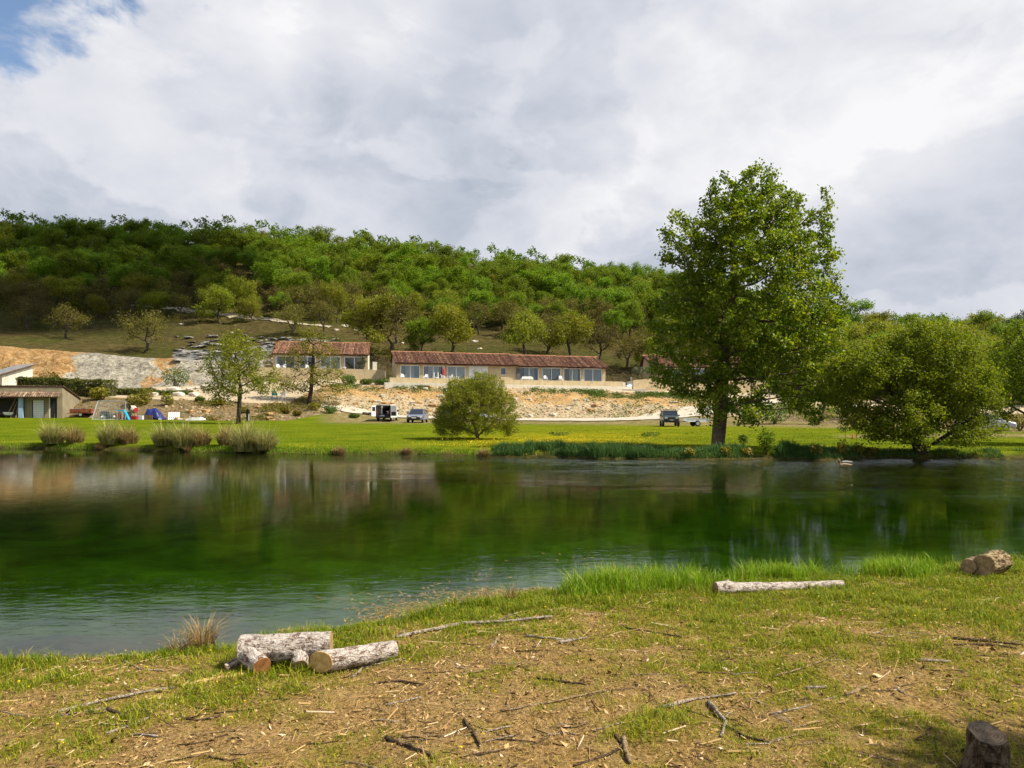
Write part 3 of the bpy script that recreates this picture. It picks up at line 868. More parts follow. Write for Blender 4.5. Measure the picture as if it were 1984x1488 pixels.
def hero_trees():
    rg = np.random.default_rng(21)
    # the tall poplar on the far bank
    b = far_hit(1391, 868)
    Y = b.y
    lb = lobes_px(1391, 868, Y, [(1455, 560, 135, 190, 0), (1472, 405, 62, 92, 0), (1402, 405, 42, 76, .4), (1316, 462, 44, 60, -.5), (1545, 455, 48, 88, .3),
                                 (1592, 425, 20, 60, -.3), (1435, 470, 78, 100, -.4), (1520, 400, 45, 55, .4), (1365, 520, 60, 80, -.3), (1612, 520, 32, 62, .5), (1330, 645, 72, 135, .2), (1560, 670, 78, 140, -.2), (1445, 735, 95, 70, .3),
                                 (1570, 775, 30, 52, -.6), (1372, 790, 30, 36, -.7), (1290, 735, 26, 30, .6), (1610, 610, 34, 70, .2), (1440, 800, 45, 30, -1.0)], 4)
    k = Y / F
    trunk = [((px - 1391) * k, 0.05 * i, (868 - py) * k) for i, (px, py) in enumerate([(1391, 876), (1391, 866), (1393, 845), (1396, 820), (1399, 790), (1401, 765), (1403, 735), (1405, 700), (1409, 660), (1415, 615), (1423, 565), (1432, 515)])]
    mm = tree_meshes('poplar', lb, trunk, 0.30, rg, 4000, 0.29, 0.35, 76000, 0.13, (BARK, L_POP), infl=1.9, clump=0.135, rmin=0.011, expo=0.52, tipmax=3, shell=0.2, up=0.25, flare=1.3, sides=(12, 6, 4), thin=(0.9, 0.33))
    put_tree('poplar_tree', mm, (b.x, b.y, b.z - 0.05), label='tall full-crowned poplar with a thick single trunk on the far bank')
    # low spreading willow
    b = far_hit(1790, 880); Y = b.y
    lb = lobes_px(1800, 880, Y, [(1720, 745, 85, 80, 0), (1830, 720, 95, 95, .4), (1790, 680, 60, 55, -.2), (1870, 760, 70, 80, -.3), (1690, 790, 55, 45, .6), (1750, 815, 75, 45, -.6), (1880, 815, 45, 40, .5), (1660, 730, 45, 40, .2), (1665, 815, 40, 32, -.4), (1700, 840, 38, 22, -.8), (1915, 835, 28, 26, -.5), (1850, 845, 40, 22, -1.0), (1760, 855, 34, 16, -1.2), (1640, 770, 28, 34, .3)], 6)
    k = Y / F
    tr = [((-6) * k, 0, -0.1), (-8 * k, 0.02, 6 * k), (-12 * k, 0.05, 22 * k)]
    A = [((30) * k, 0.0, 24 * k)]
    mm = tree_meshes('willow', lb, tr, 0.26, rg, 3000, 0.25, 0.29, 62000, 0.095, (BARK_DARK, L_WIL), infl=2.2, clump=0.15, rmin=0.008, shell=0.25, up=0.35, tipmax=3, thin=(0.9, 0.36), expo=0.55, trop=(0, 0, 0.0))
    put_tree('willow_tree', mm, (b.x, b.y, b.z), label='low wide spreading willow with dark forked trunk at the right end of the far bank')
    # the tree at the right edge
    b = far_at(2010, 37.0); Y = b.y
    lb = lobes_px(2010, 872, Y, [(1985, 730, 75, 75, 0), (2060, 720, 95, 95, .5), (1950, 780, 40, 45, .2), (2100, 790, 60, 60, 0), (1990, 660, 45, 40, 0)], 7)
    k = Y / F
    mm = tree_meshes('edge_willow', lb, [(0, 0, -0.1), (2 * k, 0, 25 * k), (-3 * k, 0, 50 * k)], 0.2, rg, 1500, 0.25, 0.30, 30000, 0.10, (BARK_DARK, L_WIL), infl=2.2, clump=0.15, rmin=0.008, shell=0.25)
    put_tree('willow_tree', mm, b, label='willow cut off by the right edge, beyond the spreading willow')
    # round sallow bush
    b = far_hit(925, 851); Y = b.y
    lb = lobes_px(925, 851, Y, [(918, 792, 66, 56, 0), (898, 772, 46, 42, .3), (942, 757, 40, 34, -.3), (930, 733, 16, 14, .1), (885, 748, 16, 14, .2), (975, 800, 34, 40, .2), (870, 812, 32, 36, -.2), (925, 745, 24, 20, 0), (850, 825, 14, 20, .3), (990, 825, 18, 24, 0)], 8)
    k = Y / F
    tr = [(0, 0, -0.15), (0, 0, 0.05)]
    mm = tree_meshes('sallow', lb, tr, 0.10, rg, 3000, 0.14, 0.16, 46000, 0.085, (BARK, L_BUSH), infl=1.3, clump=0.10, rmin=0.006, shell=0.2, tipmax=3, up=0.3, flare=1.0, trop=(0, 0, 0.02), aspect=0.5)
    put_tree('sallow_bush', mm, b, label='big rounded many-stemmed sallow bush standing on the lawn', cat='bush')
    # slender tree with the punching bag
    b = far_hit(462, 821); Y = b.y
    lb = lobes_px(462, 821, Y, [(455, 690, 48, 42, 0), (490, 705, 45, 40, .4), (420, 720, 35, 38, -.3), (455, 660, 28, 22, 0), (515, 740, 32, 30, .2), (405, 752, 20, 18, .5), (470, 735, 50, 35, -.8), (430, 765, 30, 16, 0)], 9)
    k = Y / F
    tr = [((px - 462) * k, 0, (821 - py) * k) for px, py in ((462, 824), (462, 812), (463, 795), (464, 780), (465, 764), (466, 748))]
    mm = tree_meshes('alder', lb, tr, 0.19, rg, 800, 0.38, 0.48, 9000, 0.17, (BARK_OAK, L_YEL), infl=3.0, clump=0.26, rmin=0.014, shell=0.3, tipmax=2, flare=1.3, thin=(0.5, 0.38))
    put_tree('slender_tree', mm, b, label='thin-leaved young tree on the lawn edge with a black punching bag hanging from it')
    # gnarled oak on the mound
    b = far_hit(598, 783); Y = b.y
    lb = lobes_px(598, 783, Y, [(608, 650, 30, 18, 0), (600, 675, 34, 20, .3), (640, 690, 28, 18, .2), (575, 700, 28, 20, -.3), (630, 730, 40, 20, 0), (570, 745, 42, 16, .3), (655, 755, 28, 12, -.2), (545, 750, 18, 10, 0)], 10)
    k = Y / F
    tr = [((px - 598) * k, 0, (783 - py) * k) for px, py in ((598, 786), (599, 775), (602, 762), (604, 745), (604, 725), (606, 705), (607, 685), (608, 668))]
    mm = tree_meshes('gnarled_oak', lb, tr, 0.24, rg, 600, 0.38, 0.5, 7500, 0.17, (BARK_DARK, L_YEL), infl=2.6, clump=0.32, rmin=0.02, shell=0.3, tipmax=2, flare=1.3, jitter=0.45, thin=(0.5, 0.36))
    put_tree('gnarled_oak', mm, b, label='gnarled half-bare oak with sparse yellow leaves on the mound before the small bungalow')
    # tree out of the picture to the right whose crown shades the corner of the near bank
    b = Vector((8.1, 2.4, nz(8.1, 2.4)))
    mm = tree_meshes('bank_tree', [(0.2, -.3, 5.0, 1.1, 1.0, .9), (-0.2, 0.0, 5.8, .9, .9, 0.7)], [(0, 0, -0.1), (0, 0, 1), (0.05, 0, 2.2), (0.1, 0, 3.4)], 0.14, rg, 600, 0.25, 0.3, 7000, 0.13, (BARK, L_POP), infl=2.0, clump=0.17, rmin=0.008)
    put_tree('bank_tree', mm, b, label='young leafy tree on the near bank just beyond the right edge')


def forest():
    rg = np.random.default_rng(5)

    def variant(i, kind):
        h = {'oak': 7.6, 'bud': 6.4, 'yel': 6.8, 'dark': 7.5}[kind]
        r = h * 0.42
        rows = [(rg.normal(0, .15) * r, rg.normal(0, .15) * r, h * .60, r * rg.uniform(.6, .8), r * rg.uniform(.6, .8), h * rg.uniform(.24, .33))]
        for _ in range(8):
            a = rg.uniform(0, 6.28); q = rg.uniform(0.45, 1.0) * r
            rows.append((math.cos(a) * q, math.sin(a) * q, h * rg.uniform(.28, .90), r * rg.uniform(.22, .48), r * rg.uniform(.22, .48), h * rg.uniform(.07, .17)))
        ln = rg.uniform(-.5, .5)
        tr = [(0, 0, -0.4), (0.05, 0, 0.3), (ln * .5, .1, h * .12), (ln * .9, 0, h * .20)]
        mat = {'oak': (BARK_OAK, L_OAK), 'bud': (BARK_OAK, L_BUD), 'yel': (BARK_OAK, L_YEL), 'dark': (BARK_DARK, L_DARK)}[kind]
        nl = {'oak': 7800, 'bud': 3200, 'yel': 5600, 'dark': 7000}[kind]
        return tree_meshes('%s_%d' % (kind, i), rows, tr, 0.17, rg, 420 if kind != 'bud' else 330, 0.42, 0.55, nl, {'oak': .215, 'bud': .17, 'yel': .20, 'dark': .22}[kind], mat, infl=3, clump=.33, rmin=0.028,
                           sides=(6, 4, 3), tipmax=3 if kind != 'bud' else 2, shell=.35, jitter=.25, thin=(0.5, 0.33), up=0.6)
    V = {'oak': [variant(i, 'oak') for i in range(9)], 'bud': [variant(i, 'bud') for i in range(5)], 'yel': [variant(i, 'yel') for i in range(4)], 'dark': [variant(0, 'dark')]}
    names = {'oak': 'oak_tree', 'bud': 'budding_oak', 'yel': 'young_oak', 'dark': 'evergreen_oak'}

    def place(kind, p, s, label, group=None):
        sx = s * rg.uniform(.85, 1.2)
        o = put_tree(names[kind], V[kind][rg.integers(len(V[kind]))], (p.x, p.y, p.z - 0.1), rg.uniform(0, 6.28), (sx, sx, s), label, 'tree', group)
        return o
    taken = []
    # single trees one can pick out on the open slope and behind the bungalows: (kind, px, foot row, top row, label)
    for kind, px, py, top, lab in (
            ('bud', 282, 684, 588, 'leaning half-bare oak rooted at the top of the white rock cut'),
            ('bud', 128, 656, 580, 'bare-branched oak standing alone on the dark slope above the ochre cut'),
            ('bud', 55, 640, 565, 'thinly leafed oak on the slope above the shed, near the left edge'),
            ('bud', 72, 622, 550, 'second thinly leafed oak behind the one above the shed'),
            ('bud', 190, 605, 535, 'budding oak at the lower edge of the wood, before the stony path begins'),
            ('bud', 350, 614, 560, 'small budding oak just below the start of the stony hill path'),
            ('yel', 425, 628, 552, 'round green oak just below the stony hill path'),
            ('yel', 487, 623, 575, 'smallest green tree beside the stony hill path'),
            ('bud', 565, 650, 578, 'dark-trunked oak on the slope directly above the small bungalow roof'),
            ('bud', 628, 650, 572, 'budding oak right of the one above the small bungalow roof'),
            ('yel', 712, 690, 568, 'tall yellow-green oak between the two bungalows'),
            ('bud', 762, 690, 566, 'grey-brown budding oak behind the left end of the long roof'),
            ('oak', 818, 692, 610, 'bright green low tree close behind the left part of the long roof'),
            ('yel', 876, 692, 580, 'yellowish oak with visible trunk behind the long roof'),
            ('yel', 1020, 702, 585, 'widest yellow-green oak behind the middle of the long roof'),
            ('yel', 1106, 702, 588, 'yellow-green oak behind the right part of the long roof'),
            ('bud', 1060, 690, 600, 'bare twiggy tree between the two yellow oaks behind the long roof'),
            ('bud', 1163, 702, 610, 'twiggy thin tree above the right end of the long roof'),
            ('bud', 1216, 716, 640, 'slim budding tree right of the long bungalow'),
            ('yel', 1250, 718, 650, 'small yellow-green tree at the edge of the poplar crown'),
            ('oak', 1195, 665, 600, 'green oak low on the open slope right of the long roof')):
        p = far_hit(px, py, 118); s = (py - top) / F * p.y / {'oak': 7.6, 'bud': 6.4, 'yel': 6.8, 'dark': 7.5}[kind]
        place(kind, p, s, lab); taken.append((p.x, p.y))
    p = far_at(1965, 215); place('dark', p, 1.5, 'dark evergreen tree standing out on the far right skyline'); taken.append((p.x, p.y))
    # the wood: candidates over the hill, thinned to a minimum spacing
    cand = []
    for _ in range(17000):
        px = rg.uniform(-720, 2500); Y = rg.uniform(112, 262)
        Yk, _z = knots(np.array([px]))
        if px < 1330:
            lo, hi = Yk[10, 0] - 8, Yk[11, 0] + 16
        elif px < 1600:
            lo, hi = Yk[9, 0] - 12, Yk[11, 0] + 12
        else:
            lo, hi = 88 + max(0, 1750 - px) * 0.08, 262
        if px < 560 and Y < 172 and rg.random() < .6: continue
        if lo < Y < hi: cand.append((px, Y))
    sel = []
    for px, Y in cand:
        X = (px - CX) / F * Y; sp = 4.5 if px < 1500 else 6.0
        if all((X - a) ** 2 + (Y - b_) ** 2 > sp * sp for a, b_ in taken):
            taken.append((X, Y)); sel.append((px, Y))
    view = [q for q in sel if -40 < q[0] < 2030]
    view.sort(key=lambda q: q[1]); NV = 450
    extra = [q for q in sel if not (-40 < q[0] < 2030)] + view[NV:]
    n = 0
    for px, Y in view[:NV]:
        Yk, _z = knots(np.array([px])); fr = (Y - Yk[10, 0]) / (Yk[11, 0] - Yk[10, 0])
        right = px > 1500
        pr = rg.random()
        if right: kind = 'yel' if pr < .6 else ('oak' if pr < .85 else 'bud')
        elif fr < .12: kind = 'bud' if pr < .6 else 'yel' if pr < .8 else 'oak'
        elif fr < .35 and px < 620: kind = 'bud' if pr < .4 else 'oak'
        else: kind = 'oak' if pr < .86 else 'yel' if pr < .93 else 'bud'
        tone = {'oak': 'leafy green oak', 'yel': 'yellow-green oak', 'bud': 'brownish budding oak'}[kind]
        if right:
            where = 'in the wood behind the willow' if px > 1690 else 'in the wood between poplar and willow'
            where += ', at its top' if Y > 190 else ', low down' if Y < 130 else ', halfway up'
        else:
            row = 'on the skyline' if fr > .86 else 'high in the wood' if fr > .55 else 'midway up the wood' if fr > .22 else 'at the lower wood edge'
            colm = 'above the ochre cut' if px < 180 else 'above the pale cut' if px < 400 else 'above the small bungalow' if px < 720 else 'above the long roof, left' if px < 950 else 'above the long roof, right' if px < 1180 else 'beside the poplar'
            where = row + ', ' + colm
        lab = tone + ' ' + where; grp = tone + 's ' + where
        s = rg.uniform(.75, 1.30) * (1.2 if right else 1.0) * (1 if kind != 'bud' else .95)
        place(kind, far_at(px, Y), s, lab, grp); n += 1
    # what lies behind the ridge and beyond the frame: one mass
    tm, cm = V['oak'][0]
    def coords(me):
        a = np.empty(len(me.vertices) * 3, np.float32); me.vertices.foreach_get('co', a); a = a.reshape(-1, 3)
        t = np.empty(len(me.loops), np.int32); me.loops.foreach_get('vertex_index', t); return a, t.reshape(-1, 3)
    a, t = coords(cm); keep = np.arange(0, len(t), 30); keep = np.concatenate([keep // 2 * 2, keep // 2 * 2 + 1]); keep = np.unique(keep)
    t = t[keep]
    VV, TT = [], []; off = 0
    for px, Y in extra:
        p = far_at(px, Y); an = rg.uniform(0, 6.28); s = rg.uniform(.8, 1.15)
        R = np.array([[math.cos(an), -math.sin(an), 0], [math.sin(an), math.cos(an), 0], [0, 0, 1]]) * s
        cen = a[t].mean(1, keepdims=True)
        q = (a[t] - cen) * 3.0 + cen
        VV.append(q.reshape(-1, 3) @ R.T + np.array(p)); TT.append(np.arange(len(t) * 3).reshape(-1, 3) + off); off += len(t) * 3
    if VV:
        TT = np.concatenate(TT)
        o = mesh_obj('distant_woodland', np_mesh('distant_woodland', np.concatenate(VV), [TT], L_OAK, False, {'tint': np.repeat(rg.random(len(TT) // 2 + 1), 2)[:len(TT)]}))
        tag(o, 'mass of green treetops behind the ridge and beyond the picture edges', 'woodland', kind='stuff')
    return n, len(extra)


hero_trees()
print('FOREST', forest())
# ------------------------------------------------------------------ grasses
def blade_mat(name, pts, trans=0.3, rough=0.55):
    b = NB(name); t = b.attr('tint')
    c = b.ramp(t, pts)
    pr = b.bsdf(c, rough, 0.25); tr = b.n('ShaderNodeBsdfTranslucent'); b.l(c, tr.inputs[0])
    mx = b.n('ShaderNodeMixShader'); mx.inputs[0].default_value = trans; b.l(pr, mx.inputs[1]); b.l(tr.outputs[0], mx.inputs[2])
    return b.done(mx.outputs[0])


G_NEAR = blade_mat('bank_grass_blade', [(0.0, (0.08, 0.14, 0.004)), (0.35, (0.18, 0.25, 0.007)), (0.65, (0.34, 0.35, 0.014)), (0.85, (0.46, 0.39, 0.04)), (1.0, (0.56, 0.42, 0.13))], 0.4)
G_TALL = blade_mat('tall_grass_blade', [(0.0, (0.09, 0.19, 0.006)), (0.5, (0.20, 0.34, 0.012)), (0.9, (0.36, 0.44, 0.025)), (1.0, (0.5, 0.45, 0.12))], 0.4)
G_DRY = blade_mat('dry_rush_blade', [(0.0, (0.13, 0.075, 0.025)), (0.45, (0.30, 0.19, 0.07)), (0.8, (0.46, 0.33, 0.15)), (1.0, (0.12, 0.16, 0.03))], 0.2)
G_REED = blade_mat('pampas_blade', [(0.0, (0.13, 0.16, 0.03)), (0.35, (0.25, 0.26, 0.06)), (0.65, (0.45, 0.40, 0.14)), (1.0, (0.62, 0.54, 0.27))], 0.35)
G_RUST = blade_mat('rusty_reed_blade', [(0.0, (0.12, 0.07, 0.025)), (0.5, (0.30, 0.21, 0.075)), (1.0, (0.55, 0.46, 0.19))], 0.35)
G_SEDGE = blade_mat('sedge_blade', [(0.0, (0.03, 0.08, 0.016)), (0.6, (0.07, 0.15, 0.028)), (1.0, (0.15, 0.25, 0.06))], 0.3)
G_FLOWER = blade_mat('buttercup', [(0.0, (0.50, 0.33, 0.0)), (1.0, (0.72, 0.52, 0.012))], 0.2)


def blades(pos, h, w, rng, lean=0.35, curl=0.5, az=None, tint=None):
    n = len(pos); h = np.broadcast_to(h, n); w = np.broadcast_to(w, n); lean = np.broadcast_to(lean, n)
    az = rng.uniform(0, 2 * np.pi, n) if az is None else az
    d = np.stack([np.cos(az), np.sin(az), 0 * az], 1)
    fa = az + np.pi / 2 + rng.normal(0, 0.5, n)
    sd = np.stack([np.cos(fa), np.sin(fa), 0 * fa], 1) * (w / 2)[:, None]
    up = np.array([0, 0, 1.0])
    m = pos + d * (h * lean * 0.45)[:, None] + up * (h * 0.56)[:, None]
    t = pos + d * (h * lean * (1 + curl))[:, None] + up * (h * (1 - 0.35 * lean * curl * 2))[:, None]
    V = np.stack([pos - sd, pos + sd, m + sd * 0.75, m - sd * 0.75, t], 1).reshape(-1, 3)
    k = np.arange(n)[:, None] * 5
    Q = k + np.array([0, 1, 2, 3]); T = k + np.array([3, 2, 4])
    tint = rng.random(n) if tint is None else tint
    return V, Q, T, np.concatenate([tint, tint])


def blades_obj(name, pos, h, w, rng, mat, parent=None, **kw):
    V, Q, T, ti = blades(pos, h, w, rng, **kw)
    return mesh_obj(name, np_mesh(name, V, [Q, T], mat, False, {'tint': ti}), parent)


def blades_mesh(name, pos, h, w, rng, mat, **kw):
    V, Q, T, ti = blades(pos, h, w, rng, **kw)
    return np_mesh(name, V, [Q, T], mat, False, {'tint': ti})


def near_points(n, rg, x0=-7, x1=10, y0=2.6, y1=13.5):
    X = rg.uniform(x0, x1, n); Y = rg.uniform(y0, y1, n)
    px = CX + F * X / Y
    m = (px > -160) & (px < 2150)
    X, Y = X[m], Y[m]; s = near_s(X, Y); m = s > 0.0
    return X[m], Y[m], s[m]


def tall_zone(X, s): return smooth01((X - 0.45) / 0.3) * (1 - smooth01((X - 4.4) / 1.2)) * (1 - smooth01((s - 0.5) / 0.5))


def near_grass():
    rg = np.random.default_rng(31)
    X, Y, s = near_points(900000, rg)
    m = rg.random(len(X)) < (grass_mask(X, Y) ** 1.15 * 0.66 + .05)
    m &= rg.random(len(X)) < np.clip(7.5 / Y, 0.45, 1.0)
    X, Y, s = X[m], Y[m], s[m]
    tz = tall_zone(X, s); g = grass_mask(X, Y)
    h = (0.012 + 0.020 * g + 0.035 * np.exp(-s / 0.6)) * rg.uniform(0.6, 1.6, len(X))
    h = h * (1 + 0.9 * (fbm(X, Y, 3, 3.3, 3, 8) > 0.60)) * (1 + 0.35 * smooth01((4.2 - Y) / 1.0) * (X > 0.3))
    tint = np.clip(rg.normal(0.55, 0.24, len(X)) + (0.6 - g) * 0.3 - .18 * np.exp(-s / .8), 0, 1)
    pos = np.stack([X, Y, near_z(X, Y) - 0.004], 1)
    o = blades_obj('short_grass', pos, h, np.clip(0.0032 + 0.0005 * Y, 0, 0.008) * rg.uniform(.7, 1.3, len(X)), rg, G_NEAR, lean=rg.uniform(0.1, 0.9, len(X)), tint=tint)
    tag(o, 'short patchy green grass growing through the litter of the near bank', 'grass', kind='stuff')
    # tall waterside grass
    X, Y, s = near_points(300000, rg, 0.0, 8, 7.2, 12.0)
    tz = tall_zone(X, s) * smooth01((fbm(X, Y, 3, 1.6, 1, 2) - 0.30) / 0.2)
    m = rg.random(len(X)) < tz * 0.42
    X, Y, s, tz = X[m], Y[m], s[m], tz[m]
    h = 0.27 * rg.uniform(0.45, 1.25, len(X)) * (0.55 + 0.45 * tz) * (0.75 + 0.6 * fbm(X, Y, 2, 2.2))
    pos = np.stack([X, Y, near_z(X, Y) - 0.01], 1)
    o = blades_obj('tall_grass', pos, h, 0.009 * rg.uniform(.7, 1.3, len(X)), rg, G_TALL, lean=rg.uniform(0.05, 0.55, len(X)), tint=np.clip(rg.normal(.5, .25, len(X)), 0, 1))
    tag(o, 'tall bright green grass fringing the near waterline', 'grass', kind='stuff')
    # litter: chips, bark crumbs, dead leaves
    X, Y, s = near_points(230000, rg)
    m = (s > 0.2) & (rg.random(len(X)) < (1.12 - grass_mask(X, Y) * 0.75) * (.35 + .65 * smooth01((fbm(X, Y, 3, 2.0, 17, 7) - .35) / .25)))
    X, Y = X[m], Y[m]; n = len(X)
    pos = np.stack([X, Y, near_z(X, Y) + rg.uniform(0.001, 0.010, n)], 1)
    size = rg.gamma(1.7, 0.0095, n) + 0.006
    V, T, ti = leaves(pos, size, rg, up=1.7, aspect=rg.uniform(.15, .6, n)[:, None], fold=.3, tint=rg.random(n) ** 1.35)
    k2 = 2800; X2, Y2, s2 = near_points(k2 * 4, rg); m2 = (s2 > .3) & (rg.random(len(X2)) < (1.1 - grass_mask(X2, Y2) * .9) * smooth01((fbm(X2, Y2, 3, 1.3, 7, 7) - .36) / .22)); X2, Y2 = X2[m2][:k2], Y2[m2][:k2]; k2 = len(X2)
    V2, T2, ti2 = leaves(np.stack([X2, Y2, near_z(X2, Y2) + rg.uniform(.003, .014, k2)], 1), rg.gamma(2.2, .020, k2) + .015, rg, up=2.2, aspect=rg.uniform(.06, .22, k2)[:, None], fold=.4, tint=rg.random(k2) ** 2.0 * .9)
    T = np.concatenate([T, T2 + len(V)]); V = np.concatenate([V, V2]); ti = np.concatenate([ti, ti2])
    b = NB('wood_chip_litter')
    c = b.ramp(b.attr('tint'), [(0.0, (0.07, 0.04, 0.018)), (0.3, (0.2, 0.115, 0.05)), (0.55, (0.36, 0.225, 0.10)), (0.8, (0.45, 0.30, 0.13)), (0.96, (0.52, 0.39, 0.22)), (1.0, (0.62, 0.54, 0.42))])
    mat = b.done(b.bsdf(c, 0.85, 0.15))
    o = mesh_obj('wood_litter', np_mesh('wood_litter', V, [T], mat, False, {'tint': ti}))
    tag(o, 'wood chips, bark crumbs and dead leaves strewn over the near bank', 'litter', kind='stuff')
    # fine twigs
    n0 = 9000
    X, Y, s = near_points(n0, rg); m = (s > .15); X, Y = X[m], Y[m]; n = len(X)
    a = rg.uniform(0, np.pi, n); l = rg.gamma(2.0, 0.022, n) + 0.02; r = rg.uniform(0.0012, 0.0035, n)
    c_ = np.stack([X, Y, near_z(X, Y) + 0.006], 1); d = np.stack([np.cos(a), np.sin(a), rg.normal(0, .12, n)], 1) * l[:, None]
    sd = np.stack([-np.sin(a), np.cos(a), 0 * a], 1) * r[:, None]; up = np.array([0, 0, 1.0]) * (r * 1.7)[:, None]
    V = np.stack([c_ - d - sd, c_ - d + sd, c_ - d + up, c_ + d - sd, c_ + d + sd, c_ + d + up], 1).reshape(-1, 3)
    k = np.arange(n)[:, None] * 6
    Q = np.concatenate([k + np.array(q) for q in ((0, 3, 5, 2), (1, 2, 5, 4), (0, 1, 4, 3))], 0)
    t = rg.random(n)
    o = mesh_obj('fine_twigs', np_mesh('fine_twigs', V, [Q], mat, False, {'tint': np.concatenate([t, t, t])}))
    tag(o, 'fine dead twigs scattered over the near bank', 'twigs', kind='stuff')
    # yellow-flowered plants along the bank and single buttercups
    X, Y, s = near_points(120000, rg, -3.5, 6, 4, 12.5)
    dens = np.exp(-s / .28) * np.exp(-((X + 0.35) / 1.0) ** 2) * 1.0 + np.exp(-s / .5) * np.exp(-((X - 5.9) / 1.2) ** 2) * .4 + .006
    m = rg.random(len(X)) < dens * .16 * smooth01((fbm(X, Y, 2, 3.0) - .35) / .2)
    X, Y = X[m], Y[m]; n = len(X); z = near_z(X, Y)
    st = blades_obj('yellow_spikes', np.stack([X, Y, z], 1), rg.uniform(.06, .15, n), 0.012, rg, blade_mat('yellow_green_spike', [(0, (0.16, 0.20, 0.01)), (1, (0.42, 0.36, 0.015))], .3), lean=rg.uniform(0, .4, n))
    tag(st, 'yellow-green flowering spikes along the near waterline', 'flowers', kind='stuff')
    X, Y, s = near_points(2600, rg, -3.5, 9, 3, 12.5); m = rg.random(len(X)) < .16 + .4 * np.exp(-s / .6); X, Y = X[m], Y[m]; n = len(X)
    V, T, ti = leaves(np.stack([X, Y, near_z(X, Y) + rg.uniform(.04, .12, n)], 1), 0.018, rg, up=1.5, aspect=.9)
    o = mesh_obj('buttercups', np_mesh('buttercups', V, [T], G_FLOWER, False, {'tint': ti}))
    tag(o, 'tiny yellow buttercups dotted over the near bank', 'flowers', kind='stuff')
    # weed and dead stems floating along the near edge
    n = 5200
    X = rg.uniform(-2.2, 1.6, n); d = rg.gamma(1.6, .22, n); Y = np.interp(X, _nx, _ny) + d * 1.2
    keep = near_s(X, Y) < -.02; keep &= rg.random(n) < smooth01((fbm(X, Y, 3, 1.3, 4, 4) - .40) / .15); X, Y = X[keep], Y[keep]; n = len(X)
    V, T, ti = leaves(np.stack([X, Y, np.full(n, .004) + rg.uniform(0, .004, n)], 1), rg.uniform(.03, .11, n), rg, up=9, aspect=.14, fold=0.0)
    o = mesh_obj('floating_weed', np_mesh('floating_weed', V, [T], G_DRY, False, {'tint': ti}))
    tag(o, 'dead stems and weed floating along the near waterline', 'weed', kind='stuff')


def tuft(name, pos_xy, zfun, n, h, spread, mat, rg, label, cat='tuft', lean=.5, w=.006, group=None):
    x, y = pos_xy
    o = empty(name, (x, y, zfun(x, y)))
    a = rg.uniform(0, 2 * np.pi, n); r = spread * np.sqrt(rg.random(n)) * .5
    pos = np.stack([np.cos(a) * r, np.sin(a) * r, np.zeros(n) - .01], 1)
    blades_obj('blades', pos, h * rg.uniform(.4, 1.15, n), w, rg, mat, o, lean=lean * rg.uniform(.2, 1.6, n), az=a + rg.normal(0, .6, n))
    return tag(o, label, cat, group)


# ------------------------------------------------------------------ logs, sticks and the stump on the near bank
def bark_mat(name, base, dark, pale, k=1.0):
    b = NB(name); p = b.coord()
    st = b.map(p, (1.0, 3.2, 3.2))
    f = b.noise(st, 7 * k, 7, .7, .6); g = b.noise(p, 26 * k, 6, .7); v = b.voro(b.map(p, (1, 2, 2)), 22 * k)
    c = b.ramp(f, [(.38, dark), (.46, base), (.57, pale)])
    c = b.mix(b.ramp(b.noise(p, 12 * k, 5, .75, 1.2), [(.528, 0.0), (.585, .9)]), c, dark)
    c = b.mix(b.ramp(g, [(.63, 0.0), (.70, .8)]), c, (0.36, 0.17, 0.05))
    return b.done(b.bsdf(c, .9, .15, normal=b.bump(b.math('ADD', b.math('ADD', f, g), b.math('MULTIPLY', v, .5)), 1.0, .02)))


def cut_mat(name, c0, c1):
    b = NB(name); p = b.coord()
    s = b.n('ShaderNodeSeparateXYZ'); b.l(b.coord('Object'), s.inputs[0])
    r = b.math('SQRT', b.math('ADD', b.math('POWER', s.outputs[0], 2.0), b.math('POWER', s.outputs[1], 2.0)))
    r = b.math('ADD', r, b.math('MULTIPLY', b.noise(p, 14, 3), .02))
    rings = b.math('SINE', b.math('MULTIPLY', b.math('ADD', r, b.math('MULTIPLY', b.noise(p, 5, 2), .03)), 430.0))
    c = b.ramp(b.math('ADD', b.math('MULTIPLY', rings, .07), b.noise(p, 18, 5, .65)), [(.3, c0), (.68, c1)])
    return b.done(b.bsdf(c, .85, .15, normal=b.bump(b.noise(p, 60, 4), .4, .005)))


BARK_PALE = bark_mat('pale_flaking_bark', (0.44, 0.38, 0.335), (0.13, 0.075, 0.048), (0.58, 0.52, 0.475), 1.6)
BARK_MOSS = bark_mat('rough_brown_bark', (0.17, 0.11, 0.06), (0.04, 0.025, 0.015), (0.36, 0.29, 0.16))
BARK_STUMP = bark_mat('stump_bark', (0.09, 0.06, 0.035), (0.025, 0.016, 0.01), (0.17, 0.13, 0.08))
BARK_GREY = bark_mat('weathered_grey_stick', (0.34, 0.28, 0.21), (0.14, 0.095, 0.055), (0.5, 0.44, 0.36), 2.5)
BARK_TAN = bark_mat('tan_stick', (0.30, 0.20, 0.11), (0.14, 0.085, 0.04), (0.46, 0.34, 0.2), 2.5)
BARK_BROWN = bark_mat('dark_stick', (0.10, 0.065, 0.038), (0.04, 0.026, 0.016), (0.19, 0.13, 0.08), 2.5)
CUT_FRESH = cut_mat('fresh_cut_wood', (0.34, 0.20, 0.06), (0.66, 0.47, 0.19))
CUT_OLD = cut_mat('old_cut_wood', (0.13, 0.08, 0.04), (0.40, 0.28, 0.15))
CUT_RED = cut_mat('torn_red_wood', (0.12, 0.045, 0.015), (0.34, 0.16, 0.06))


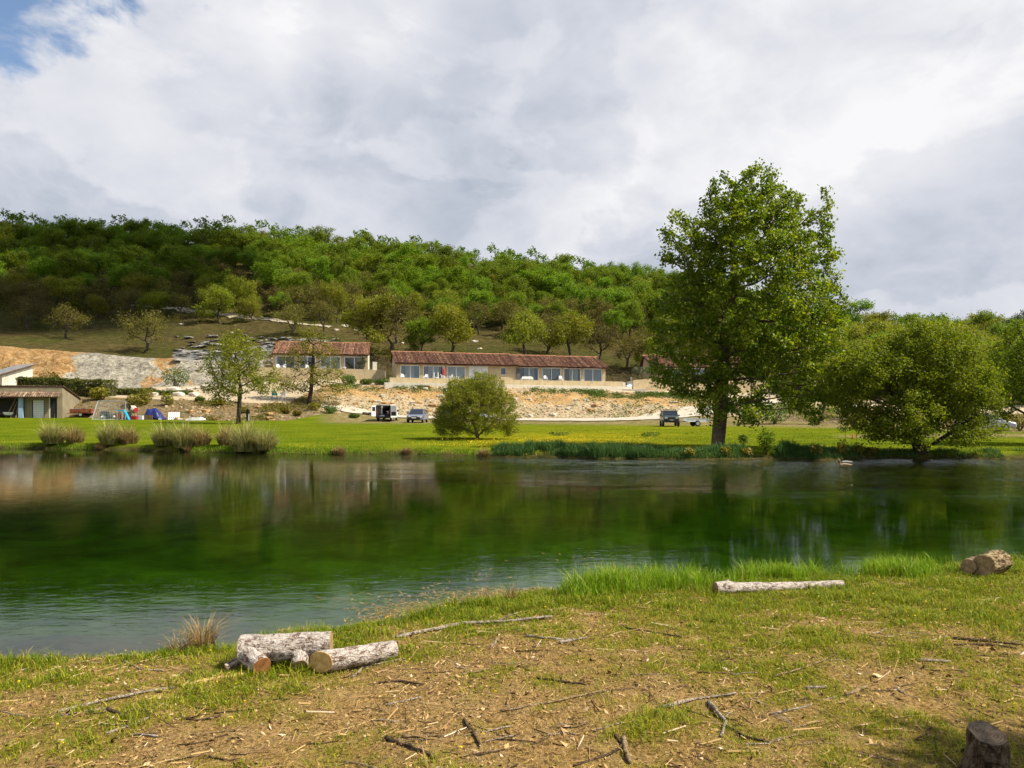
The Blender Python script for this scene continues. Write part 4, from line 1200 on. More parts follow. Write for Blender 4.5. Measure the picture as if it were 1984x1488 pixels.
def log_mesh(length, r0, r1, mat, seed, k=28, n=26, bend=0.0, rough=.07, knob=None):
    """round log along +X, its centre line starting at the origin"""
    rg = np.random.default_rng(seed); V = []
    a = np.arange(k) * 2 * np.pi / k
    for i in range(n):
        t = i / (n - 1); r = r0 + (r1 - r0) * t
        if knob: r *= 1 + knob[1] * math.exp(-((t - knob[0]) / .05) ** 2)
        nn = fbm(np.cos(a) * 1.3 + t * length * 7 + seed, np.sin(a) * 1.3 + seed * 3.1, 3, 1.6) - .5
        n2 = fbm(np.cos(a) * 5 + t * length * 22 + seed, np.sin(a) * 5 + seed, 3, 1.6) - .5
        rr = r * (1 + nn * rough * 3 + n2 * rough * 1.5)
        V.append(np.stack([np.full(k, t * length), np.cos(a) * rr, np.sin(a) * rr + bend * math.sin(math.pi * t)], 1))
    V = np.array(V); ends = (V[0].copy(), V[-1].copy())
    return np_mesh('log', V.reshape(-1, 3), [np.stack([(np.arange(n - 1)[:, None] * k + np.arange(k)), (np.arange(n - 1)[:, None] * k + (np.arange(k) + 1) % k),
                   (np.arange(1, n)[:, None] * k + (np.arange(k) + 1) % k), (np.arange(1, n)[:, None] * k + np.arange(k))], -1).reshape(-1, 4)], mat, True), ends


def end_cap(name, ring, mat, parent, out, rim=.012):
    """sawn end: a slightly domed disc in its own frame so the growth rings sit on its centre"""
    c = ring.mean(0); k = len(ring); x = Vector(out).normalized()
    y = x.orthogonal().normalized(); z = x.cross(y)
    R = Matrix((y, z, x)).transposed()
    loc = [R.transposed() @ (Vector(p) - Vector(c)) for p in ring]
    V = [(p.x, p.y, 0.0) for p in loc] + [(p.x * .96, p.y * .96, .004) for p in loc] + [(p.x * .5, p.y * .5, .005) for p in loc] + [(0, 0, .004)]
    # keep the true depth of the ring
    V = [(v[0], v[1], v[2] + (loc[i % k].z if i < 2 * k else 0)) for i, v in enumerate(V)]
    Fq = [(i, (i + 1) % k, k + (i + 1) % k, k + i) for i in range(k)] + [(k + i, k + (i + 1) % k, 2 * k + (i + 1) % k, 2 * k + i) for i in range(k)] + [(2 * k + i, 2 * k + (i + 1) % k, 3 * k) for i in range(k)]
    me = bpy.data.meshes.new(name); me.from_pydata([tuple(v) for v in V], [], Fq); me.materials.append(mat); me.update()
    o = mesh_obj(name, me, parent); o.matrix_local = Matrix.Translation(c) @ R.to_4x4()
    return o


def log(name, p0, p1, r0, r1, bark, cut0, cut1, seed, label, sink=.25, skew=0.0, **kw):
    p0 = Vector(p0); p1 = Vector(p1); d = p1 - p0
    me, ends = log_mesh(d.length, r0, r1, bark, seed, **kw)
    if skew:
        a = np.empty(len(me.vertices) * 3, np.float32); me.vertices.foreach_get('co', a); a = a.reshape(-1, 3)
        w = np.clip(1 - a[:, 0] / (d.length * .5), 0, 1); a[:, 0] += w * skew * (a[:, 1]); me.vertices.foreach_set('co', a.ravel()); me.update()
        e = ends[0]; e[:, 0] += skew * e[:, 1]
    o = mesh_obj(name, me); o.location = p0
    o.rotation_euler = d.to_track_quat('X', 'Z').to_euler()
    tag(o, label, 'log')
    end_cap('cut_end', ends[0], cut0, o, (-1, skew, 0)); end_cap('cut_end', ends[1], cut1, o, (1, 0, 0))
    return o


def stub(parent, p0, p1, r0, r1, bark, cut, seed, name='branch_stub'):
    """a sawn-off side branch, part of a log (coordinates of the log)"""
    p0 = Vector(p0); p1 = Vector(p1); d = p1 - p0
    me, ends = log_mesh(d.length, r0, r1, bark, seed, k=20, n=10)
    o = mesh_obj(name, me, parent); o.location = p0; o.rotation_euler = d.to_track_quat('X', 'Z').to_euler()
    end_cap('cut_end', ends[1], cut, o, (1, 0, 0))
    return o


def near_logs():
    # A: the thick pale log with two sawn side branches
    g = near_hit(468, 1302); g2 = near_hit(655, 1298)
    yy = g.y + .10
    a = Vector((P(466, 0, yy).x, yy, nz(g.x, yy) + .135)); b = Vector((P(641, 0, yy + .06).x, yy + .06, nz(g2.x, yy) + .15))
    o = log('pale_log', a, b, .108, .098, BARK_PALE, CUT_OLD, CUT_OLD, 3, 'thick pale flaky-barked log with sawn side branches, left of the pair by the water')
    L_ = (b - a).length
    stub(o, (.07, -.03, -.02), (.20, -.20, -.075), .088, .072, BARK_PALE, CUT_RED, 5)
    stub(o, (.45, -.03, -.03), (.47, -.15, -.10), .072, .060, BARK_PALE, CUT_OLD, 6)
    stub(o, (.03, .0, -.06), (-.09, -.08, -.105), .034, .026, BARK_PALE, CUT_OLD, 8)
    # B: the log with the fresh oval cut
    g = near_hit(628, 1303); g2 = near_hit(765, 1280)
    a = Vector((P(622, 0, g.y - .02).x, g.y - .02, nz(g.x, g.y) + .085)); b = Vector((P(764, 0, g.y + .30).x, g.y + .30, nz(g2.x, g.y + .30) + .072))
    log('round_log', a, b, .078, .070, BARK_PALE, CUT_FRESH, CUT_OLD, 11, 'slimmer pale log with a fresh yellow oval cut, right of the pair by the water', skew=-.8)
    # C: long thin pale log
    g = near_hit(1386, 1150); g2 = near_hit(1632, 1140)
    a = Vector((g.x, g.y, g.z + .055)); b = Vector((g2.x, g2.y, g2.z + .045))
    o = log('thin_log', a, b, .062, .046, BARK_PALE, CUT_OLD, CUT_OLD, 17, 'long thin white-barked log lying in the tall grass', n=40, bend=-.012, knob=(.09, .25))
    stub(o, (.13, 0, .03), (.145, .01, .085), .024, .016, BARK_PALE, CUT_OLD, 19)
    # D: mossy log pieces at the right edge
    g = near_hit(1905, 1118)
    a = Vector((g.x, g.y, g.z + .125)); b = a + Vector((.34, .22, .02))
    log('mossy_log', a, b, .132, .125, BARK_MOSS, CUT_OLD, CUT_OLD, 23, 'short thick rough-barked log with a round sawn face at the right edge', rough=.13)
    a = Vector((g.x - .115, g.y + .10, g.z + .10)); b = a + Vector((.19, .18, .01))
    log('small_mossy_log', a, b, .085, .082, BARK_MOSS, CUT_OLD, CUT_OLD, 29, 'smaller sawn log half hidden behind the thick rough-barked one', rough=.12)
    # stump in the shade
    g = near_hit(1912, 1492)
    r = empty('tree_stump', g)
    tag(r, 'dark tree stump with a slanting sawn top in the bottom right corner', 'stump')
    me, ends = log_mesh(.24, .118, .082, BARK_STUMP, 31, rough=.14)
    a_ = np.empty(len(me.vertices) * 3, np.float32); me.vertices.foreach_get('co', a_); a_ = a_.reshape(-1, 3)
    w = np.clip(a_[:, 0] / .27, 0, 1) ** 2; a_[:, 0] += w * a_[:, 1] * .38
    me.vertices.foreach_set('co', a_.ravel()); me.update()
    tr = mesh_obj('trunk_base', me, r); tr.rotation_euler = (0, math.radians(-90), 0); tr.location = (0, 0, -.06)
    e = ends[1].copy(); e[:, 0] += e[:, 1] * .38
    end_cap('sawn_top', e, cut_mat('grey_stump_wood', (0.06, 0.04, 0.025), (0.2, 0.15, 0.10)), tr, (1, -.38, 0))


def stick_obj(name, pts, r0, r1, mat, label, group=None, cat='stick', twigs=(), k=7, lift=0.3, rough=.18, seed=0):
    rg = np.random.default_rng(seed + 100)
    pts = [Vector(p) for p in pts]
    q = []
    for i in range(len(pts) - 1):
        for j in range(4): q.append(pts[i].lerp(pts[i + 1], j / 4))
    q.append(pts[-1])
    for i in range(len(q)): q[i] = q[i] + Vector((rg.normal(0, .004), rg.normal(0, .004), 0))
    rad = [(r0 + (r1 - r0) * i / (len(q) - 1)) * rg.uniform(1 - rough, 1 + rough) for i in range(len(q))]
    c = q[0].copy()
    root = MB().tube([p - c for p in q], rad, k).build(name, mat, smooth=True); root.location = c
    tag(root, label, cat, group)
    for t, ang, ln in twigs:
        p = q[int(t * (len(q) - 1))] - c; d = Vector((math.cos(ang), math.sin(ang), .25)) * ln
        MB().tube([p, p + d * .55 + Vector((0, 0, .01)), p + d], [r1 * .8, r1 * .6, r1 * .3], 5).build('side_twig', mat, root, smooth=True)
    return root


def near_sticks():
    def pt(q, r=.008, up=0.0):
        g = near_hit(*q); return Vector((g.x, g.y, g.z + r * .8 + up))
    spec = [
        ('long_branch', [(768, 1238), (830, 1224), (900, 1210), (985, 1206), (1070, 1197)], 4.0, 2.6, 'g', 'long pale curved branch lying along the bank behind the logs', [(.12, 1.9, .10), (.15, -1.2, .12), (.72, .5, .22)]),
        ('driftwood', [(115, 1381), (190, 1363), (275, 1344), (338, 1334)], 3.4, 2.4, 'g', 'long grey stick left of the yellow split plank', [(.65, 1.7, .07)]),
        ('white_stick', [(193, 1276), (235, 1271), (281, 1274)], 2.6, 1.8, 'g', 'whitish stick at the water edge left of the dry rushes', []),
        ('bent_twig', [(237, 1281), (275, 1299), (318, 1301)], 2.0, 1.6, 'g', 'thin bent grey twig just behind the grass left of the logs', []),
        ('dark_branch', [(208, 1378), (238, 1388), (268, 1407)], 4.0, 2.6, 'd', 'short dark angled branch in the left litter', [(.6, .6, .06)]),
        ('forked_twig', [(204, 1425), (250, 1409), (290, 1393)], 2.6, 1.6, 'g', 'pale forked twig in front of the short dark angled branch', [(.5, 2.2, .06)]),
        ('twin_stick', [(344, 1391), (385, 1398), (427, 1390)], 2.8, 2.0, 'd', 'dark bowed stick in the litter below the plank', [(.3, -.15, .14)]),
        ('straight_stick', [(256, 1426), (306, 1429)], 3.0, 2.4, 'g', 'short straight dark-grey stick near the bottom left', []),
        ('shaggy_bark', [(745, 1434), (790, 1449), (842, 1472)], 4.5, 2.5, 'd', 'thick shaggy dark bark strip near the bottom centre', []),
        ('long_twig', [(968, 1381), (1060, 1364), (1130, 1349), (1182, 1338)], 2.8, 1.5, 't', 'long brown twig across the middle of the litter', [(.3, .9, .08)]),
        ('curved_stick', [(899, 1399), (915, 1420), (932, 1446)], 3.4, 2.2, 'd', 'curved dark-tipped stick right of the shaggy bark strip', []),
        ('curved_splinter', [(1208, 1434), (1213, 1462), (1222, 1484)], 6.0, 3.0, 't', 'smooth pale curved splinter at the bottom edge', []),
        ('crooked_branch', [(1190, 1424), (1208, 1446), (1180, 1466), (1110, 1486)], 3.4, 2.0, 'd', 'crooked dark branch passing under the pale splinter', [(.4, 1.2, .08)]),
        ('pale_stick', [(1018, 1233), (1050, 1238), (1085, 1239)], 2.6, 1.8, 'g', 'leftmost white stick of the small heap on the grass', []),
        ('pale_stick', [(1086, 1248), (1110, 1243), (1137, 1237)], 3.2, 2.2, 'g', 'thickest white stick of the small heap on the grass', []),
        ('pale_stick', [(1074, 1242), (1112, 1238)], 2.2, 1.6, 'g', 'upper thin white stick of the small heap on the grass', []),
        ('knobbed_stick', [(780, 1430), (820, 1429), (862, 1428)], 3.0, 1.5, 't', 'stick with a pale broken knob lying level near the bottom centre', []),
        ('thin_branch', [(1212, 1219), (1262, 1226), (1322, 1236)], 2.2, 1.4, 'd', 'thin dark branch on the grass right of the white heap', [(.05, 2.2, .06)]),
        ('bleached_branch', [(1284, 1374), (1340, 1359), (1427, 1347)], 3.8, 1.8, 'g', 'bleached tapering branch right of the litter patch', []),
        ('arched_twig', [(1494, 1387), (1560, 1370), (1618, 1352)], 2.4, 1.4, 'g', 'thin arched twig in the grass right of the bleached branch', [(.35, -2.4, .06)]),
        ('hooked_branch', [(1374, 1364), (1396, 1390), (1408, 1404), (1398, 1430)], 4.2, 2.4, 'g', 'hooked grey branch below the bleached one', [(.5, .7, .09)]),
        ('flat_stick', [(734, 1325), (775, 1321), (822, 1328)], 2.6, 1.6, 'd', 'level dark stick right below the slimmer log', [(.2, -.9, .06)]),
        ('short_stick', [(1563, 1336), (1603, 1334)], 3.2, 2.6, 'g', 'short straight silver stick in the right grass', []),
        ('fat_twig', [(1639, 1349), (1682, 1333)], 4.0, 2.6, 't', 'stout tan stick right of the silver one', []),
        ('forked_stick', [(684, 1313), (706, 1294), (740, 1287), (786, 1277)], 2.4, 1.4, 'g', 'grey forked stick beside the end of the slimmer log', [(.3, -.4, .12)]),
        ('thin_stick', [(1783, 1281), (1842, 1284)], 3.0, 1.8, 'g', 'thin grey stick in the bare patch on the right', []),
        ('brush_stick', [(1848, 1239), (1915, 1244), (1984, 1252)], 3.0, 1.8, 'd', 'upper dark stick of the brushwood at the right edge', [(.5, .3, .1)]),
        ('brush_stick', [(1850, 1252), (1910, 1250), (1970, 1258)], 2.4, 1.6, 'd', 'lower dark stick of the brushwood at the right edge', []),
        ('split_stick', [(1500, 1312), (1560, 1297), (1625, 1268)], 2.0, 1.2, 't', 'faint tan twig above the silver stick in the right grass', []),
        ('leaning_twig', [(1404, 1408), (1450, 1432), (1490, 1440)], 3.0, 2.0, 'd', 'dark root-like branch near the bottom right litter', []),
        ('grey_twig', [(750, 1368), (790, 1360), (815, 1352)], 2.4, 1.4, 'g', 'grey twig in the litter below the level dark stick', []),
        ('slim_branch', [(1040, 1316), (1090, 1323), (1135, 1328)], 2.6, 1.6, 'd', 'dark thin branch across the litter above the long brown twig', []),
        ('upright_twig', [(953, 1256), (962, 1242), (978, 1224)], 2.0, 1.4, 'g', 'small white twig pointing away from the heap of white sticks', []),
        ('crossing_twig', [(890, 1310), (938, 1300), (950, 1297)], 2.2, 1.4, 't', 'short tan twig left of the dark thin branch', [])]
    mats = {'g': BARK_GREY, 'd': BARK_BROWN, 't': BARK_TAN}
    for i, (nm, pp, r0, r1, m, lab, tw) in enumerate(spec):
        g = near_hit(*pp[0]); k = g.y / F
        stick_obj(nm, [pt(q, r0 * k) for q in pp], r0 * k, r1 * k, mats[m], lab, twigs=tw, seed=i, rough=.5 if 'shaggy' in nm else .18)
    # the yellow split plank
    a = pt((353, 1330), .01); b = pt((480, 1309), .02)
    d = b - a; R = d.to_track_quat('X', 'Z').to_matrix()
    L_ = d.length
    pl = MB().prism([(-.0, -.012), (L_ * .1, -.024), (L_ * .97, -.020), (L_, -.004), (L_ * .98, .017), (L_ * .3, .022), (L_ * .05, .012)], 'z', -.006, .012)
    o = pl.build('split_plank', CUT_FRESH); o.location = a; o.rotation_euler = R.to_euler(); tag(o, 'yellow split plank lying in front of the thick log', 'plank')
    # nameless twigs too alike to tell apart
    rg = np.random.default_rng(77); n = 0
    while n < 85:
        px, py = rg.uniform(-20, 2000), rg.uniform(1225, 1490)
        g = near_hit(px, py)
        if near_s(g.x, g.y) < .5: continue
        if rg.random() < float(grass_mask(np.array([g.x]), np.array([g.y]))[0]) * .8: continue
        a = rg.normal(0, .55) + (math.pi if rg.random() < .5 else 0); l = rg.uniform(.05, .17)
        pts = []
        for t in (-1, 0, 1):
            x = g.x + math.cos(a) * l * t + (rg.normal(0, .012)); y = g.y + math.sin(a) * l * t + rg.normal(0, .012)
            pts.append(Vector((x, y, nz(x, y) + .006)))
        stick_obj('dead_twig', pts, rg.uniform(.003, .006), rg.uniform(.002, .003), (BARK_GREY, BARK_TAN, BARK_BROWN)[rg.integers(3)], 'small dead twig lying loose on the littered near bank', 'loose twigs on the near bank', 'twig', seed=200 + n, k=5)
        n += 1


near_grass()
near_logs()
near_sticks()
_rg = np.random.default_rng(8)
for px, py, n_, h_, sp_, lab, m_ in (
        (392, 1262, 240, .34, .16, 'dense tuft of dry straw-coloured rushes at the near water edge', G_DRY),
        (352, 1266, 110, .22, .16, 'low sparse dry tuft left of the dense straw-coloured rushes', G_DRY),
        (992, 1166, 60, .26, .10, 'sparse dry rush tuft at the waterline before the tall grass', G_DRY),
        (938, 1168, 46, .18, .12, 'dark thin rush tuft left of the sparse dry one', G_RUST),
        (1600, 1092, 70, .34, .30, 'tallest grass tuft rising above the near fringe', G_TALL),
        (10, 1290, 60, .14, .22, 'small grass tuft at the left end of the near waterline', G_NEAR)):
    g_ = near_hit(px, py)
    tuft('rush_tuft', (g_.x, g_.y), nz, n_, h_, sp_, m_, _rg, lab, lean=.55, w=.0065)
# ------------------------------------------------------------------ plants of the far bank
def fz(x, y): return float(far_z(np.array([x]), np.array([y]))[0])


def leaf_volume(box_fn, n, size, mat, rg, name, parent=None, up=.5, aspect=.7):
    pos, out = box_fn(n)
    V, T, ti = leaves(pos, size, rg, up, aspect, outdir=out)
    return mesh_obj(name, np_mesh(name, V, [T], mat, False, {'tint': ti}), parent)


def shrub(name, loc, rx, ry, h, n, leaf, mat, rg, label, cat='shrub', group=None, lumps=5, stems=7, lift=0.0):
    o = empty(name, loc)
    tag(o, label, cat, group)
    lobes = [(0, 0, h * .52 + lift, rx * .8, ry * .8, h * .46)]
    for _ in range(lumps):
        a = rg.uniform(0, 6.28); lobes.append((math.cos(a) * rx * .5, math.sin(a) * ry * .5, h * rg.uniform(.35, .75) + lift, rx * .45, ry * .45, h * .3))
    p = in_lobes(lobes, n, rg, .9); p[:, 2] = np.maximum(p[:, 2], .02)
    V, T, ti = leaves(p, leaf, rg, .5, .6, outdir=(p - np.array([0, 0, h * .4])) / max(rx, h) * .8)
    mesh_obj('crown', np_mesh(name + '_crown', V, [T], mat, False, {'tint': ti}), o)
    mb = MB()
    for _ in range(stems):
        a = rg.uniform(0, 6.28); q = rg.uniform(.2, .6)
        mb.tube([(0, 0, -.1), (math.cos(a) * rx * q * .4, math.sin(a) * ry * q * .4, h * .3 + lift), (math.cos(a) * rx * q, math.sin(a) * ry * q, h * .7 + lift)], [.025 * h, .018 * h, .008 * h], 5)
    mb.build('stems', BARK_OAK, o)
    return o


def hedge(name, a, b, w, h, n, leaf, mat, rg, label, zf=None, ztop=None):
    a = Vector(a); b = Vector(b); d = (b - a); L_ = d.length
    o = empty(name, a, math.atan2(d.y, d.x)); tag(o, label, 'hedge')
    m = int(n)
    f = rg.choice(5, m, p=[.36, .34, .10, .05, .15]); u = rg.random(m); v = rg.random(m)
    p = np.zeros((m, 3)); out = np.zeros((m, 3))
    for k, (ux, uy, uz, nn) in enumerate((('u', -1, 'v', (0, -1, 0)), ('u', 'w', 1, (0, 0, 1)), (1, 'u', 'v', (1, 0, 0)), (0, 'u', 'v', (-1, 0, 0)), ('u', 'w', 'v', (0, 0, .3)))):
        s = f == k; r2 = rg.random(s.sum())
        X = u[s] if ux == 'u' else np.full(s.sum(), float(ux))
        Yv = {'u': u[s], 'w': r2}.get(uy, None); Yv = np.zeros(s.sum()) if Yv is None else Yv
        Zv = v[s] if uz == 'v' else np.ones(s.sum())
        p[s] = np.stack([X * L_, (Yv - .5) * w if uy != -1 else np.full(s.sum(), -.5 * w), Zv * h], 1); out[s] = np.array(nn) * 1.6
    bump = (fbm(p[:, 0], p[:, 2] + p[:, 1], 3, 1.1) - .5) * .5
    p += out / 1.6 * bump[:, None] + rg.normal(0, .06, (m, 3)); p[:, 2] = np.maximum(p[:, 2], 0.0)
    p[:, 2] += d.z * p[:, 0] / L_
    V, T, ti = leaves(p, leaf, rg, .3, .65, outdir=out)
    mesh_obj('crown', np_mesh(name + '_crown', V, [T], mat, False, {'tint': ti}), o)
    core = MB().box((L_ / 2, 0, h * .46), (L_ * .97, w * .8, h * .88)); core.build('stems', BARK_DARK, o)
    return o


def far_plants():
    rg = np.random.default_rng(12)
    # pampas-like reed clumps on the left bank
    def clump_mesh(seed, mat, h, spread, n):
        r_ = np.random.default_rng(seed); a = r_.uniform(0, 2 * np.pi, n); r = spread * np.sqrt(r_.random(n))
        pos = np.stack([np.cos(a) * r, np.sin(a) * r, np.full(n, -.03)], 1)
        return blades_mesh('clump', pos, h * r_.gamma(9, .105, n) * (1.08 - .45 * (r / spread) ** 2), .028, r_, mat, lean=r_.uniform(.0, .35, n) + .35 * (r / spread) ** 2, az=a + r_.normal(0, .7, n), curl=.55, tint=np.clip(r_.normal(.5, .3, n) , 0, 1))
    reeds = [clump_mesh(1, G_REED, .88, .42, 1300), clump_mesh(2, G_REED, .95, .46, 1500), clump_mesh(3, G_RUST, .75, .34, 850)]
    for px, py, k, s, lab in ((103, 860, 0, 1.05, 'larger straw-tipped reed clump of the first pair from the left'), (145, 859, 2, 1.0, 'smaller rusty reed clump of the first pair from the left'),
                              (214, 861, 1, .95, 'green-gold reed clump of the second pair from the left'), (250, 860, 2, 1.0, 'rust-brown reed clump of the second pair from the left'),
                              (318, 864, 0, 1.0, 'straw-tipped clump at the left of the third reed group'), (358, 867, 1, .98, 'tall grey-green clump in the middle of the third reed group'), (391, 864, 2, .95, 'brown clump at the right of the third reed group'),
                              (441, 863, 2, 1.1, 'brownish clump at the left of the fourth reed group'), (477, 873, 1, 1.1, 'widest grey-green clump in the middle of the fourth reed group'), (516, 872, 0, .92, 'clump at the right end of the fourth reed group')):
        b = far_hit(px, py)
        o = empty('reed_clump', b, rg.uniform(0, 6)); o.scale = (s, s, s); tag(o, lab, 'reeds', 'reed clumps along the left bank')
        mesh_obj('blades', reeds[k], o)
    # dry tussocks at the waterline
    ts = clump_mesh(5, G_DRY, .34, .22, 420)
    for px, py, s, lab in ((657, 880, 1.1, 'largest dry brown tussock at the far waterline'), (788, 881, .9, 'dry brown tussock at the far waterline before the sallow bush'),
                           (937, 884, .95, 'dry brown tussock at the far waterline beside the dark sedge'), (196, 873, 1.0, 'brown tussock in the water before the second reed pair'), (365, 877, .8, 'small brown tussock before the third reed group')):
        b = far_hit(px, py, 29)
        o = empty('tussock', (b.x, b.y, max(b.z, -.03)), rg.uniform(0, 6)); o.scale = (s, s, s * .9); tag(o, lab, 'tussock'); mesh_obj('blades', ts, o)
    # dark sedge belt along the middle of the bank, rough grass under the poplar
    def belt(name, px0, px1, n, h, mat, label, off=(0.0, .9), hv=.35):
        px = rg.uniform(px0, px1, n); Yk, _z = knots(px)
        Y = Yk[1] + .05 + rg.uniform(off[0], off[1], n) ; X = (px - CX) / F * Y
        kp = rg.random(n) < smooth01((fbm(X, Y * .5, 3, .75, len(name), 2) - .30) / .22); px, X, Y = px[kp], X[kp], Y[kp]; n = len(X)
        e = smooth01((px - px0) / 18) * smooth01((px1 - px) / 60)
        pos = np.stack([X, Y, far_z(X, Y) - .03], 1)
        o = blades_obj(name, pos, h * rg.uniform(1 - hv, 1 + hv, n) * (.35 + .65 * e) * (.35 + 1.3 * fbm(X, Y, 3, 1.2)), .022, rg, mat, lean=rg.uniform(.05, .5, n), tint=np.clip(rg.normal(.45, .27, n), 0, 1))
        return tag(o, label, 'sedge', kind='stuff')
    belt('sedge', 952, 1290, 11000, .36, G_SEDGE, 'belt of dark blue-green sedge along the far waterline', (0, 1.1))
    belt('bank_grass', 1200, 1700, 11000, .26, G_SEDGE, 'rough dark grass on the bank below the poplar', (0, 1.5), .5)
    belt('bank_grass', -60, 960, 11000, .10, G_TALL, 'thin grass edge of the left part of the far bank', (-.05, .5), .6)
    belt('bank_grass', 1680, 2080, 6000, .13, G_SEDGE, 'short dark grass under the spreading willow', (0, .9), .6)
    belt('iris_leaves', 1500, 1570, 2200, .50, G_SEDGE, 'upright green iris leaves right of the waterside shrub', (0, .6))
    # taller tufts of grass in the lawn
    px = rg.uniform(-80, 2080, 60000); u = rg.random(60000) ** 1.6; Yk, _z = knots(px)
    Y = Yk[2] + .2 + u * (64 - Yk[2]); X = (px - CX) / F * Y
    keep = rg.random(len(X)) < smooth01((fbm(X, Y, 4, .5, 2, 2) - .36) / .25) * (.25 + .75 * smooth01((px - 980) / 80)); X, Y = X[keep], Y[keep]; n = len(X)
    o = blades_obj('lawn_grass', np.stack([X, Y, far_z(X, Y) - .01], 1), rg.uniform(.03, .10, n), .03, rg, G_NEAR, lean=rg.uniform(.1, .9, n), tint=np.clip(rg.normal(.30, .13, n) + (fbm(X * .4, Y, 4, .22, 3, 3) - .5) * 1.3, 0, 1))
    tag(o, 'longer grass blades standing in the far lawn', 'grass', kind='stuff')
    # buttercup drifts
    px = np.concatenate([rg.normal(1120, 110, 4200), rg.normal(910, 45, 900), rg.uniform(1000, 1500, 500), rg.uniform(640, 1000, 60)]); n = len(px)
    rows = np.concatenate([np.minimum(rg.normal(857, 4, 4200), 866), rg.normal(857, 3, 900), rg.uniform(828, 866, 500), rg.uniform(840, 868, 60)])
    Y = np.clip(1.68 * F / np.maximum(rows - HY, 25), 33, 85); X = (px - CX) / F * Y
    k = rg.random(n) < smooth01((fbm(X, Y, 3, .8, 5, 5) - .38) / .12); X, Y = X[k], Y[k]; n = len(X)
    V, T, ti = leaves(np.stack([X, Y, far_z(X, Y) + rg.uniform(.06, .16, n)], 1), .045, rg, 1.2, .9)
    o = mesh_obj('buttercups', np_mesh('far_buttercups', V, [T], G_FLOWER, False, {'tint': ti})); tag(o, 'drifts of yellow buttercups in the far lawn beside the sallow bush', 'flowers', kind='stuff')
    # waterside shrub and leafy plants
    b = far_hit(1485, 884, 29)
    shrub('waterside_shrub', b, .42, .42, 1.15, 700, .10, L_WIL, rg, 'slim leafy shrub at the far waterline right of the poplar trunk', lumps=6, stems=6)
    for px, h, lab in ((1405, .42, 'low yellowing dock plant below the poplar'), (1448, .36, 'small yellowing plant left of the waterside shrub'), (1583, .5, 'rust-tinged leafy plant right of the iris leaves'), (1632, .72, 'tallest yellow-leaved plant at the far waterline near the ducks'),
                       (1664, .55, 'yellow-leaved plant right of the tallest one near the ducks'), (1690, .35, 'last small yellow plant before the spreading willow'), (1335, .4, 'reddish leafy plant left of the poplar')):
        b = far_at(px, float(knots(np.array([px]))[0][1, 0]) + .25)
        shrub('dock_plant', b, .28, .28, h, 130, .12, L_GOLD, rg, lab, 'plant', 'broad-leaved plants along the far waterline', 3, 4)
    for px, py, rx, h, lab in ((1085, 844, .8, .22, 'low dark-green weed patch in the buttercup lawn'), (1262, 846, .7, .3, 'pale low weed patch in the lawn left of the poplar'), (1440, 862, .3, .5, 'leafy sucker at the foot of the poplar'), (1632, 838, .45, .45, 'small bush beside the orange marker')):
        shrub('weed_patch', far_hit(px, py), rx, rx * .8, h, 260, .09, L_SHRUB, rg, lab, 'weeds', None, 4, 3)
    # hedges and garden shrubs on the left
    a = far_at(150, 91.5); b = far_at(214, 91.0)
    hedge('tall_hedge', (a.x, a.y, P(0, 792, 91).z), (b.x, b.y, P(0, 790, 91).z), 2.6, 3.2, 6200, .22, L_HEDGE, rg, 'tall clipped laurel hedge block behind the shed')
    a = P(40, 757, 94); b = P(152, 760, 94)
    hedge('long_hedge', a, b, 1.6, 1.55, 6500, .2, L_HEDGE, rg, 'long clipped hedge running behind the shed roof')
    a = P(217, 772, 95); b = P(300, 772, 95)
    hedge('low_hedge', a, b, 1.2, 1.15, 2600, .2, L_HEDGE, rg, 'low dark hedge before the garden path, left stretch')
    a = P(302, 772, 96); b = P(372, 772, 97)
    hedge('low_hedge', a, b, 1.1, .9, 1900, .2, L_HEDGE, rg, 'low dark hedge before the garden path, right stretch')
